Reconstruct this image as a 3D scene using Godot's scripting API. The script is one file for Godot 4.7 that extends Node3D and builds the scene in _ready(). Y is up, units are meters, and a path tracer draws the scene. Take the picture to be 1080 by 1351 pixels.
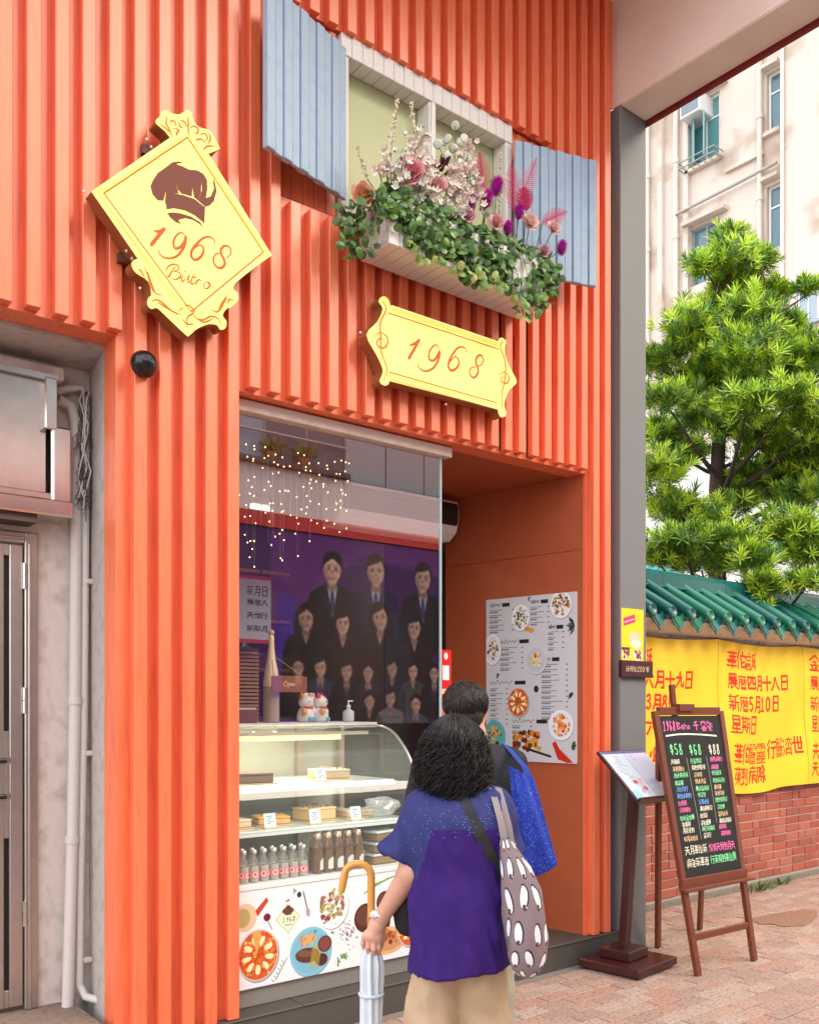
extends Node3D

# ---------------------------------------------------------------- mesh builder
class MB:
	var v := PackedVector3Array()
	var n := PackedVector3Array()
	var uv := PackedVector2Array()
	var c := PackedColorArray()
	var ix := PackedInt32Array()
	var col := Color.WHITE
	func vert(p: Vector3, nn: Vector3, u := Vector2.ZERO) -> int:
		v.push_back(p); n.push_back(nn); uv.push_back(u); c.push_back(col)
		return v.size() - 1
	func tri(a: Vector3, b: Vector3, d: Vector3, ua := Vector2.ZERO, ub := Vector2.ZERO, ud := Vector2.ZERO) -> void:
		var nn := (b - a).cross(d - a).normalized()
		var i := vert(a, nn, ua)
		vert(b, nn, ub); vert(d, nn, ud)
		ix.append_array([i, i + 2, i + 1])
	func quad(a: Vector3, b: Vector3, d: Vector3, e: Vector3, ua := Vector2(0, 1), ub := Vector2(1, 1), ud := Vector2(1, 0), ue := Vector2(0, 0)) -> void:
		var nn := (b - a).cross(d - a)
		if nn.length_squared() < 1e-14:
			nn = (d - a).cross(e - a)
		nn = nn.normalized()
		var i := vert(a, nn, ua)
		vert(b, nn, ub); vert(d, nn, ud); vert(e, nn, ue)
		ix.append_array([i, i + 2, i + 1, i, i + 3, i + 2])
	# box by centre and size, optionally chamfered, in a frame
	func box(ce: Vector3, s: Vector3, bev := 0.0, fr := Transform3D()) -> void:
		var h := s * 0.5
		var b := minf(bev, minf(h.x, minf(h.y, h.z)) * 0.9)
		for ax in 3:
			for sg in [-1.0, 1.0]:
				var u := (ax + 1) % 3
				var w := (ax + 2) % 3
				var ps := []
				for q in [[-1, -1], [1, -1], [1, 1], [-1, 1]]:
					var p := Vector3.ZERO
					p[ax] = sg * h[ax]
					p[u] = q[0] * (h[u] - b)
					p[w] = q[1] * (h[w] - b)
					ps.append(fr * (ce + p))
				var us := [Vector2(0, 1), Vector2(1, 1), Vector2(1, 0), Vector2(0, 0)]
				if sg > 0:
					quad(ps[0], ps[1], ps[2], ps[3], us[0], us[1], us[2], us[3])
				else:
					quad(ps[3], ps[2], ps[1], ps[0], us[2], us[3], us[0], us[1])
		if b <= 0.0:
			return
		for ax in 3:
			var u := (ax + 1) % 3
			var w := (ax + 2) % 3
			for su in [-1.0, 1.0]:
				for sw in [-1.0, 1.0]:
					var a := Vector3.ZERO; var d := Vector3.ZERO; var e := Vector3.ZERO; var f := Vector3.ZERO
					a[ax] = -h[ax] + b; d[ax] = h[ax] - b; e[ax] = h[ax] - b; f[ax] = -h[ax] + b
					a[u] = su * h[u]; d[u] = su * h[u]; e[u] = su * (h[u] - b); f[u] = su * (h[u] - b)
					a[w] = sw * (h[w] - b); d[w] = sw * (h[w] - b); e[w] = sw * h[w]; f[w] = sw * h[w]
					if su * sw < 0:
						quad(fr * (ce + a), fr * (ce + d), fr * (ce + e), fr * (ce + f))
					else:
						quad(fr * (ce + f), fr * (ce + e), fr * (ce + d), fr * (ce + a))
		for sx in [-1.0, 1.0]:
			for sy in [-1.0, 1.0]:
				for sz in [-1.0, 1.0]:
					var p := ce + Vector3(sx * h.x, sy * (h.y - b), sz * (h.z - b))
					var q := ce + Vector3(sx * (h.x - b), sy * h.y, sz * (h.z - b))
					var r := ce + Vector3(sx * (h.x - b), sy * (h.y - b), sz * h.z)
					if sx * sy * sz > 0:
						tri(fr * p, fr * q, fr * r)
					else:
						tri(fr * p, fr * r, fr * q)
	func bb(a: Vector3, b: Vector3, bev := 0.0) -> void:
		box((a + b) * 0.5, (b - a).abs(), bev)
	# grid of points (rows x cols), smooth normals
	func grid(pts: Array, cols: int, closed := false, uvs := true) -> void:
		var rows := pts.size() / cols
		var base := v.size()
		for r in rows:
			for k in cols:
				var p: Vector3 = pts[r * cols + k]
				var kl := k - 1 if k > 0 else (cols - 1 if closed else 0)
				var kr := k + 1 if k < cols - 1 else (0 if closed else cols - 1)
				var du: Vector3 = pts[r * cols + kr] - pts[r * cols + kl]
				var dv: Vector3 = pts[mini(r + 1, rows - 1) * cols + k] - pts[maxi(r - 1, 0) * cols + k]
				var nn := du.cross(dv)
				if nn.length_squared() < 1e-16:
					var r2 := 1 if r == 0 else rows - 2
					if rows > 2:
						var dv2: Vector3 = pts[mini(r2 + 1, rows - 1) * cols + k] - pts[maxi(r2 - 1, 0) * cols + k]
						du = pts[r2 * cols + kr] - pts[r2 * cols + kl]
						nn = du.cross(dv2)
				vert(p, nn.normalized(), Vector2(float(k) / maxf(1.0, (cols if closed else cols - 1)), float(r) / maxf(1.0, rows - 1)))
		for r in rows - 1:
			for k in (cols if closed else cols - 1):
				var k2 := (k + 1) % cols
				var a := base + r * cols + k
				var b := base + r * cols + k2
				var d := base + (r + 1) * cols + k2
				var e := base + (r + 1) * cols + k
				ix.append_array([a, d, b, a, e, d])
	# tube along a path; rad is a number or an array
	func tube(path: Array, rad, sides := 8, caps := true, flat := 1.0) -> void:
		var pts := []
		var m := path.size()
		var side := Vector3.ZERO
		var rings := []
		for i in m:
			var t: Vector3 = (path[mini(i + 1, m - 1)] - path[maxi(i - 1, 0)])
			t = t.normalized()
			if side == Vector3.ZERO:
				side = t.cross(Vector3.UP)
				if side.length() < 0.1:
					side = t.cross(Vector3.RIGHT)
			side = (side - t * side.dot(t)).normalized()
			var up := side.cross(t)
			var r: float = rad[i] if rad is Array else rad
			var ring := []
			for k in sides:
				var a := TAU * k / sides
				ring.append(path[i] + (side * cos(a) + up * sin(a) * flat) * r)
			rings.append(ring)
			pts.append_array(ring)
		grid(pts, sides, true)
		if caps:
			for e in 2:
				var ring: Array = rings[0] if e == 0 else rings[m - 1]
				var ce: Vector3 = path[0] if e == 0 else path[m - 1]
				for k in sides:
					if e == 1:
						tri(ce, ring[(k + 1) % sides], ring[k])
					else:
						tri(ce, ring[k], ring[(k + 1) % sides])
	# profile [(r, y)] turned about an axis
	func lathe(prof: Array, sides := 16, fr := Transform3D(), sq := 1.0) -> void:
		var pts := []
		for q in prof:
			for k in sides:
				var a := -TAU * k / sides
				pts.append(fr * Vector3(cos(a) * q.x, q.y, sin(a) * q.x * sq))
		grid(pts, sides, true)
	# polygon in XY, from z0 (back) to z1 (front); front face with uv from rect
	func slab(poly: PackedVector2Array, z0: float, z1: float, fr := Transform3D(), rect := Rect2(), front := true, sides := true) -> void:
		var p := poly
		if Geometry2D.is_polygon_clockwise(p):
			p = poly.duplicate()
			p.reverse()
		var r := rect
		if r.size == Vector2.ZERO:
			r = Rect2(p[0], Vector2.ZERO)
			for q in p:
				r = r.expand(q)
		var t := Geometry2D.triangulate_polygon(p)
		if front:
			for i in range(0, t.size(), 3):
				var tr := [p[t[i]], p[t[i + 1]], p[t[i + 2]]]
				if (tr[1] - tr[0]).cross(tr[2] - tr[0]) < 0:
					tr = [tr[0], tr[2], tr[1]]
				var us := []
				for q in tr:
					us.append(Vector2((q.x - r.position.x) / r.size.x, 1.0 - (q.y - r.position.y) / r.size.y))
				tri(fr * Vector3(tr[0].x, tr[0].y, z1), fr * Vector3(tr[1].x, tr[1].y, z1), fr * Vector3(tr[2].x, tr[2].y, z1), us[0], us[1], us[2])
		if sides:
			for i in range(0, t.size(), 3):
				var tr := [p[t[i]], p[t[i + 1]], p[t[i + 2]]]
				if (tr[1] - tr[0]).cross(tr[2] - tr[0]) < 0:
					tr = [tr[0], tr[2], tr[1]]
				tri(fr * Vector3(tr[2].x, tr[2].y, z0), fr * Vector3(tr[1].x, tr[1].y, z0), fr * Vector3(tr[0].x, tr[0].y, z0))
			for i in p.size():
				var a := p[i]
				var b := p[(i + 1) % p.size()]
				quad(fr * Vector3(a.x, a.y, z0), fr * Vector3(b.x, b.y, z0), fr * Vector3(b.x, b.y, z1), fr * Vector3(a.x, a.y, z1))
	func blob(ce: Vector3, r: Vector3, lat := 8, lon := 12, fr := Basis()) -> void:
		var pts := []
		for i in lat + 1:
			var th := PI * i / lat
			for k in lon:
				var a := -TAU * k / lon
				pts.append(ce + fr * (Vector3(cos(a) * sin(th), -cos(th), sin(a) * sin(th)) * r))
		grid(pts, lon, true)
	func add(o: MB, tr: Transform3D) -> void:
		var base := v.size()
		for i in o.v.size():
			v.push_back(tr * o.v[i]); n.push_back((tr.basis * o.n[i]).normalized()); uv.push_back(o.uv[i]); c.push_back(o.c[i] * col)
		for i in o.ix:
			ix.push_back(i + base)
	func mesh() -> ArrayMesh:
		var a := []
		a.resize(Mesh.ARRAY_MAX)
		a[Mesh.ARRAY_VERTEX] = v
		a[Mesh.ARRAY_NORMAL] = n
		a[Mesh.ARRAY_TEX_UV] = uv
		a[Mesh.ARRAY_COLOR] = c
		a[Mesh.ARRAY_INDEX] = ix
		var m := ArrayMesh.new()
		m.add_surface_from_arrays(Mesh.PRIMITIVE_TRIANGLES, a)
		return m

# ---------------------------------------------------------------- picture painter (flat print only)
class Paint:
	var im: Image
	var w: int
	var h: int
	func _init(ww: int, hh: int, c: Color) -> void:
		w = ww; h = hh
		im = Image.create(w, h, false, Image.FORMAT_RGB8)
		im.fill(c)
	func rect(x: float, y: float, ww: float, hh: float, c: Color) -> void:
		im.fill_rect(Rect2i(int(x), int(y), maxi(1, int(ww)), maxi(1, int(hh))), c)
	func poly(p: PackedVector2Array, c: Color) -> void:
		var y0 := 1e9
		var y1 := -1e9
		for q in p:
			y0 = minf(y0, q.y); y1 = maxf(y1, q.y)
		var m := p.size()
		for y in range(maxi(0, int(y0)), mini(h - 1, int(y1)) + 1):
			var fy := y + 0.5
			var xs := []
			for i in m:
				var a := p[i]
				var b := p[(i + 1) % m]
				if (a.y <= fy) != (b.y <= fy):
					xs.append(a.x + (fy - a.y) / (b.y - a.y) * (b.x - a.x))
			xs.sort()
			for k in range(0, xs.size() - 1, 2):
				var xa := maxi(0, roundi(xs[k]))
				var xb := mini(w, roundi(xs[k + 1]))
				if xb > xa:
					im.fill_rect(Rect2i(xa, y, xb - xa, 1), c)
	func oval(cx: float, cy: float, rx: float, ry: float, c: Color, rot := 0.0) -> void:
		var p := PackedVector2Array()
		var m := 14 if maxf(rx, ry) < 20 else 28
		for i in m:
			p.append(Vector2(cx, cy) + Vector2(cos(TAU * i / m) * rx, sin(TAU * i / m) * ry).rotated(rot))
		poly(p, c)
	func blot(cx: float, cy: float, r: float, c: Color, g: RandomNumberGenerator, ell := 1.0) -> void:
		var p := PackedVector2Array()
		for i in 9:
			p.append(Vector2(cx, cy) + Vector2(cos(TAU * i / 9), sin(TAU * i / 9) * ell) * r * g.randf_range(0.6, 1.15))
		poly(p, c)
	# line of a given width through points, round ends; taper makes ends thin
	func line(p: PackedVector2Array, wd: float, c: Color, taper := false) -> void:
		var m := p.size()
		for i in m - 1:
			var a := p[i]
			var b := p[i + 1]
			var ra := wd * 0.5
			var rb := wd * 0.5
			if taper:
				ra *= 0.35 + 0.65 * sin(PI * float(i) / (m - 1))
				rb *= 0.35 + 0.65 * sin(PI * float(i + 1) / (m - 1))
			var d := (b - a)
			if d.length() < 0.01:
				continue
			var s := d.normalized().orthogonal()
			poly([a + s * ra, b + s * rb, b - s * rb, a - s * ra], c)
			if ra > 0.8:
				oval(a.x, a.y, ra, ra, c)
			if rb > 0.8:
				oval(b.x, b.y, rb, rb, c)
	func curve(p: PackedVector2Array, wd: float, c: Color, taper := false) -> void:
		line(smooth(p), wd, c, taper)
	static func smooth(p: PackedVector2Array, k := 6) -> PackedVector2Array:
		var o := PackedVector2Array()
		var m := p.size()
		for i in m - 1:
			for j in k:
				o.append(p[i].cubic_interpolate(p[i + 1], p[maxi(i - 1, 0)], p[mini(i + 2, m - 1)], float(j) / k))
		o.append(p[m - 1])
		return o
	func tex() -> ImageTexture:
		return ImageTexture.create_from_image(im)

# ---------------------------------------------------------------- objects
var taken := {}
var mats := {}
func numbered(called: String) -> String:
	taken[called] = taken.get(called, -1) + 1
	return called if taken[called] == 0 else "%s_%03d" % [called, taken[called]]
func tag(o: Node3D, label: String, category: String, group := "") -> Node3D:
	o.set_meta("label", label); o.set_meta("category", category)
	if group:
		o.set_meta("group", group)
	return o
func thing(called: String, label: String, category: String, at := Vector3.ZERO, turn := 0.0, group := "") -> Node3D:
	var o := Node3D.new()
	o.name = numbered(called)
	add_child(o)
	o.position = at; o.rotation.y = turn
	return tag(o, label, category, group)
func part(parent: Node3D, called: String, m, mat: Material, tr := Transform3D()) -> MeshInstance3D:
	var o := MeshInstance3D.new()
	o.name = called
	o.mesh = m.mesh() if m is MB else m
	o.material_override = mat
	o.transform = tr
	parent.add_child(o, true)
	return o
func structure(called: String, m, mat: Material) -> MeshInstance3D:
	var o := part(self, numbered(called), m, mat)
	o.set_meta("kind", "structure")
	return o
func copy_of(o: Node3D, base: String, label := "") -> Node3D:
	var d: Node3D = o.duplicate()
	d.name = numbered(base)
	add_child(d)
	if label:
		d.set_meta("label", label)
	return d

# ---------------------------------------------------------------- materials
func lin(r: float, g: float, b: float) -> Color:
	return Color(r, g, b).linear_to_srgb()
func m_(r: float, g: float, b: float, rough := 0.6, metal := 0.0, spec := 0.5) -> StandardMaterial3D:
	var m := StandardMaterial3D.new()
	m.albedo_color = lin(r, g, b)
	m.roughness = rough
	m.metallic = metal
	m.metallic_specular = spec
	return m
var noises := {}
# mottled multiply texture between two greys (sRGB), seamless
func mottle(key: String, freq: float, lo: float, hi: float, oct := 4, size := 512, stops := []) -> Texture2D:
	if noises.has(key):
		return noises[key]
	var f := FastNoiseLite.new()
	f.seed = hash(key) % 9999
	f.noise_type = FastNoiseLite.TYPE_SIMPLEX_SMOOTH
	f.frequency = freq
	f.fractal_octaves = oct
	var t := NoiseTexture2D.new()
	t.width = size; t.height = size
	t.seamless = true
	t.noise = f
	var g := Gradient.new()
	if stops:
		g.offsets = PackedFloat32Array(stops[0])
		g.colors = PackedColorArray(stops[1])
	else:
		g.offsets = PackedFloat32Array([0.2, 0.8])
		g.colors = PackedColorArray([Color(lo, lo, lo), Color(hi, hi, hi)])
	t.color_ramp = g
	noises[key] = t
	return t
func mot(m: StandardMaterial3D, t: Texture2D, scale: float, world := true, bump := 0.0) -> StandardMaterial3D:
	m.albedo_texture = t
	m.uv1_triplanar = true
	m.uv1_world_triplanar = world
	m.uv1_scale = Vector3.ONE * scale
	if bump > 0.0:
		m.heightmap_enabled = true
		m.heightmap_texture = t
		m.heightmap_scale = bump
	return m
func printed(t: Texture2D, rough := 0.5) -> StandardMaterial3D:
	var m := StandardMaterial3D.new()
	m.albedo_texture = t
	m.roughness = rough
	m.texture_repeat = false
	return m
func glassy(alpha := 0.06, tint := Color(0.9, 1, 0.97)) -> StandardMaterial3D:
	var m := StandardMaterial3D.new()
	m.transparency = BaseMaterial3D.TRANSPARENCY_ALPHA
	m.albedo_color = Color(tint.r, tint.g, tint.b, alpha)
	m.roughness = 0.02
	return m
func V(x: float, y: float, z: float) -> Vector3:
	return Vector3(x, y, z)
func at_(p: Vector3, rx := 0.0, ry := 0.0, rz := 0.0, s := 1.0) -> Transform3D:
	return Transform3D(Basis.from_euler(Vector3(rx, ry, rz)).scaled(Vector3.ONE * s), p)
func rng(s: int) -> RandomNumberGenerator:
	var g := RandomNumberGenerator.new()
	g.seed = s
	return g

# ================================================================ the scene
func _ready() -> void:
	# camera: level, lens shifted up
	var cam := Camera3D.new()
	cam.name = "camera"
	cam.projection = Camera3D.PROJECTION_FRUSTUM
	cam.near = 0.1
	cam.far = 400.0
	cam.size = 1351.0 / 1227.0 * 0.1
	cam.frustum_offset = Vector2(0, (935.0 - 675.5) / 1227.0 * 0.1)
	add_child(cam)
	cam.position = V(0, 1.6, 3.92)
	cam.rotation.y = -atan2(1227.0, 1520.0)
	cam.current = true
	# bright overcast sky
	var we := WorldEnvironment.new()
	we.name = "environment"
	var env := Environment.new()
	env.background_mode = Environment.BG_SKY
	var sm := ProceduralSkyMaterial.new()
	sm.sky_top_color = Color(0.93, 0.95, 0.98)
	sm.sky_horizon_color = Color(0.97, 0.97, 0.97)
	sm.sky_curve = 0.2
	sm.sky_energy_multiplier = 1.15
	sm.ground_bottom_color = Color(0.45, 0.42, 0.4)
	sm.ground_horizon_color = Color(0.7, 0.68, 0.66)
	var sky := Sky.new()
	sky.sky_material = sm
	env.sky = sky
	env.tonemap_mode = Environment.TONE_MAPPER_LINEAR
	env.tonemap_exposure = 2.5
	env.sdfgi_enabled = true
	env.ssao_enabled = true
	env.ssil_enabled = true
	we.environment = env
	add_child(we)
	var sun := DirectionalLight3D.new()
	sun.name = "sun"
	sun.light_energy = 0.38
	sun.light_angular_distance = 28.0
	sun.light_color = Color(1.0, 0.95, 0.87)
	sun.shadow_enabled = true
	add_child(sun)
	sun.look_at_from_position(V(4.4, 6.0, 6.4), V(0, 0, 0))
	make_materials()
	build_ground()
	build_facade()
	build_canopy()
	build_utility_recess()
	build_window()
	build_shop()
	build_temple()
	build_far_building()
	build_opposite()
	build_tree()
	build_signs()
	build_flowers()
	build_case()
	build_counter_items()
	build_street_items()
	build_people()

var M := {}
func make_materials() -> void:
	var soft := mottle("soft", 0.012, 0.965, 1.0, 4)
	var grime := mottle("grime", 0.02, 0.0, 0.0, 5, 512, [[0.0, 0.25, 0.45, 0.7, 1.0], [Color(0.80, 0.77, 0.75), Color(0.9, 0.88, 0.87), Color(0.97, 0.965, 0.96), Color(1, 1, 1), Color(0.95, 0.945, 0.94)]])
	var speck := mottle("speck", 0.09, 0.0, 0.0, 3, 512, [[0.0, 0.3, 0.5, 1.0], [Color(0.86, 0.85, 0.84), Color(0.95, 0.945, 0.94), Color(1, 1, 1), Color(0.97, 0.97, 0.97)]])
	M.orange = mot(m_(0.86, 0.178, 0.072, 0.38, 0.0, 0.58), mottle("streak", 0.02, 0.0, 0.0, 5, 512, [[0.0, 0.25, 0.42, 0.6, 1.0], [Color(0.9, 0.88, 0.87), Color(0.955, 0.945, 0.94), Color(0.985, 0.985, 0.985), Color(1, 1, 1), Color(0.98, 0.985, 0.99)]]), 1.0)
	M.orange.uv1_scale = V(2.6, 0.22, 2.6)
	M.shaded_orange = mot(m_(0.42, 0.088, 0.030, 0.5), soft, 0.9)  # facade orange darkened; the shade of the recess is put into the colour
	M.plinth = mot(m_(0.085, 0.075, 0.065, 0.5), speck, 2.0)
	M.plinth_brown = mot(m_(0.11, 0.075, 0.06, 0.45), speck, 2.0)
	M.grey = mot(m_(0.19, 0.19, 0.185, 0.55), speck, 3.0, true, 0.15)
	M.pink = mot(m_(0.90, 0.74, 0.65, 0.75), soft, 0.35)
	M.cream = mot(m_(0.86, 0.77, 0.70, 0.7), soft, 0.35)
	M.redtrim = m_(0.22, 0.02, 0.02, 0.6)
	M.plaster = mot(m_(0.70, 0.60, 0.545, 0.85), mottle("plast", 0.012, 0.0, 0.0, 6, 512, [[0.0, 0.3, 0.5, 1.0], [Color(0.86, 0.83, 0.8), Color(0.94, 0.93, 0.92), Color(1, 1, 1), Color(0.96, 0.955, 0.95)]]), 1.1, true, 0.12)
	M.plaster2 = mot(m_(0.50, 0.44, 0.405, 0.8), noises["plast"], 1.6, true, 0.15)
	M.pipe = mot(m_(0.64, 0.57, 0.53, 0.5), speck, 3.0)
	M.steel = mot(m_(0.78, 0.74, 0.70, 0.16, 1.0), soft, 2.0)
	M.steel_door = mot(m_(0.56, 0.49, 0.45, 0.3, 0.9), soft, 2.0)
	M.dark = m_(0.012, 0.01, 0.01, 0.5)
	M.black = m_(0.012, 0.011, 0.012, 0.35)
	M.wire = m_(0.09, 0.06, 0.05, 0.6)
	M.white_wood = mot(m_(0.78, 0.74, 0.71, 0.6), speck, 2.0)
	M.blue_wood = mot(m_(0.33, 0.44, 0.56, 0.55), mottle("woodb", 0.03, 0.0, 0.0, 4, 512, [[0.0, 0.35, 0.5, 1.0], [Color(0.93, 0.94, 0.95), Color(0.97, 0.975, 0.98), Color(1, 1, 1), Color(1, 0.99, 0.98)]]), 0.6)
	M.green_pane = m_(0.52, 0.54, 0.30, 0.6)
	M.white = m_(0.78, 0.77, 0.75, 0.5)
	M.cable = m_(0.03, 0.012, 0.012, 0.5)
	M.mortar = mot(m_(0.54, 0.46, 0.41, 0.9), speck, 3.0)
	M.leaf_grass = m_(0.10, 0.20, 0.03, 0.6)
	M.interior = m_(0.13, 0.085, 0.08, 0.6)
	M.glass = glassy()
	var half := StandardMaterial3D.new()  # shop pane: mirror-coated window glass
	half.transparency = BaseMaterial3D.TRANSPARENCY_ALPHA
	var one := Image.create(4, 4, false, Image.FORMAT_RGB8)
	one.fill(Color.WHITE)
	half.albedo_texture = ImageTexture.create_from_image(one)
	half.albedo_color = Color(0.98, 0.96, 0.98, 0.29)
	half.metallic = 1.0
	half.roughness = 0.0
	M.mirror_pane = half

# ---------------------------------------------------------------- ground
func build_ground() -> void:
	var g := MB.new()
	g.quad(V(-60, -0.012, 60), V(120, -0.012, 60), V(120, -0.012, -60), V(-60, -0.012, -60))
	var ground := structure("ground", g, mot(m_(0.20, 0.15, 0.125, 0.9), mottle("soil", 0.05, 0.7, 1.0, 5), 1.5))
	# footway of brick pavers in running bond
	
	var bed := MB.new()
	bed.bb(V(0.5, -0.03, -0.6), V(12.5, -0.006, 4.2))
	var foot := structure("pavement", bed, mot(m_(0.26, 0.205, 0.175, 0.95), noises["speck"], 3.0))
	var shapes := []
	var r := rng(5)
	for k in 4:
		var b := MB.new()
		b.box(V(0, -0.012, 0), V(0.2, 0.024, 0.1), 0.004)
		shapes.append(b.mesh())
	var tones := []
	var cols := [[0.46, 0.285, 0.225], [0.48, 0.315, 0.25], [0.44, 0.295, 0.24], [0.50, 0.345, 0.28], [0.42, 0.275, 0.22], [0.48, 0.35, 0.295], [0.46, 0.265, 0.205], [0.40, 0.265, 0.22]]
	var wear := mottle("wear", 0.035, 0.0, 0.0, 5, 512, [[0.0, 0.3, 0.42, 0.6, 1.0], [Color(0.6, 0.55, 0.5), Color(0.82, 0.78, 0.75), Color(0.95, 0.94, 0.92), Color(1, 1, 1), Color(0.9, 0.93, 0.95)]])
	for c in cols:
		tones.append(mot(m_(c[0], c[1], c[2], 0.8), wear, 2.2, true, 0.12))
	var spots := []
	var L := 0.205
	var W := 0.105
	for j in range(-5, 40):
		var z := -0.6 + W * (j + 5.5)
		if z > 4.1:
			break
		for i in 60:
			var x := 0.6 + L * i + (L * 0.5 if j % 2 else 0.0)
			if x > 12.2:
				break
			var d := V(x, 0, z) - V(0, 1.6, 3.92)
			var dz := d.x * 0.628 - d.z * 0.778
			var dx := d.x * 0.778 + d.z * 0.628
			if dz < 1.0:
				continue
			var px := 540.0 + 1227.0 * dx / dz
			var py := 935.0 + 1227.0 * 1.6 / dz
			if (x < 4.95 and z < 0.1) or (x < 4.9 and z < 0.06):
				continue
			var seen := px > 420 and px < 1110 and py < 1385
			spots.append([dz if seen else dz + 50.0, x, z])
	spots.sort_custom(func(a, b): return a[0] < b[0])
	var rest := MB.new()
	var one := MB.new()
	one.box(V(0, -0.012, 0), V(0.2, 0.024, 0.1))
	for i in spots.size():
		var s: Array = spots[i]
		var tr := at_(V(s[1] + r.randf_range(-0.002, 0.002), r.randf_range(-0.002, 0.0025), s[2] + r.randf_range(-0.0015, 0.0015)), r.randf_range(-0.012, 0.012), r.randf_range(-0.012, 0.012), r.randf_range(-0.008, 0.008))
		if i < 300:
			part(foot, "paver", shapes[i % 4], tones[r.randi() % tones.size()], tr)
		else:
			var c: Array = cols[r.randi() % cols.size()]
			rest.col = Color(c[0], c[1], c[2])
			rest.add(one, tr)
	var rm := mot(m_(1, 1, 1, 0.85), wear, 2.2)
	rm.vertex_color_use_as_albedo = true
	var ro := part(foot, "farther_pavers", rest, rm)
	ro.set_meta("kind", "stuff")
	# damp patch where water was spilt, and tufts of weed at the wall foot
	var damp := MB.new()
	var pol := PackedVector2Array()
	for i in 26:
		var a := TAU * i / 26
		pol.append(Vector2(cos(a) * 0.36, sin(a) * 0.17) * (1.0 + 0.16 * sin(a * 3.0 + 1.0) + r.randf_range(-0.1, 0.1)))
	damp.slab(pol, 0.0, 0.0035, Transform3D(Basis(V(1, 0, 0), V(0, 0, -1), V(0, 1, 0)), V(6.7, 0.003, 0.22)))
	var dm := structure("damp_patch", damp, mot(m_(0.33, 0.19, 0.14, 0.5), noises["wear"], 2.0))
	for w in [[7.55, -0.52, 0.14, 60, "low green weed growing at the brick wall foot, the bigger tuft"], [7.95, -0.54, 0.07, 22, "tiny weed sprig at the brick wall foot beside the bigger tuft"]]:
		var t := thing("weed_tuft", w[4], "weed", V(w[0], 0, w[1]), 0, "weeds at the wall foot")
		var mb := MB.new()
		for i in w[3]:
			var a := r.randf() * TAU
			var q: float = r.randf() * w[2]
			var p0 := V(cos(a) * q * 1.3, 0.0, sin(a) * q * 0.5)
			var hh := r.randf_range(0.03, 0.09)
			var dv := V(cos(a) * 0.05 + r.randf_range(-0.03, 0.03), hh, sin(a) * 0.03 + 0.02)
			var s := V(r.randf_range(-1, 1), 0, r.randf_range(-1, 1)).normalized() * 0.008
			mb.quad(p0 - s * 0.4, p0 + s * 0.4, p0 + dv * 0.6 + s, p0 + dv * 0.6 - s)
			mb.tri(p0 + dv * 0.6 - s, p0 + dv * 0.6 + s, p0 + dv)
		var fo := part(t, "foliage", mb, M.leaf_grass)
		fo.set_meta("kind", "stuff")

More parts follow.
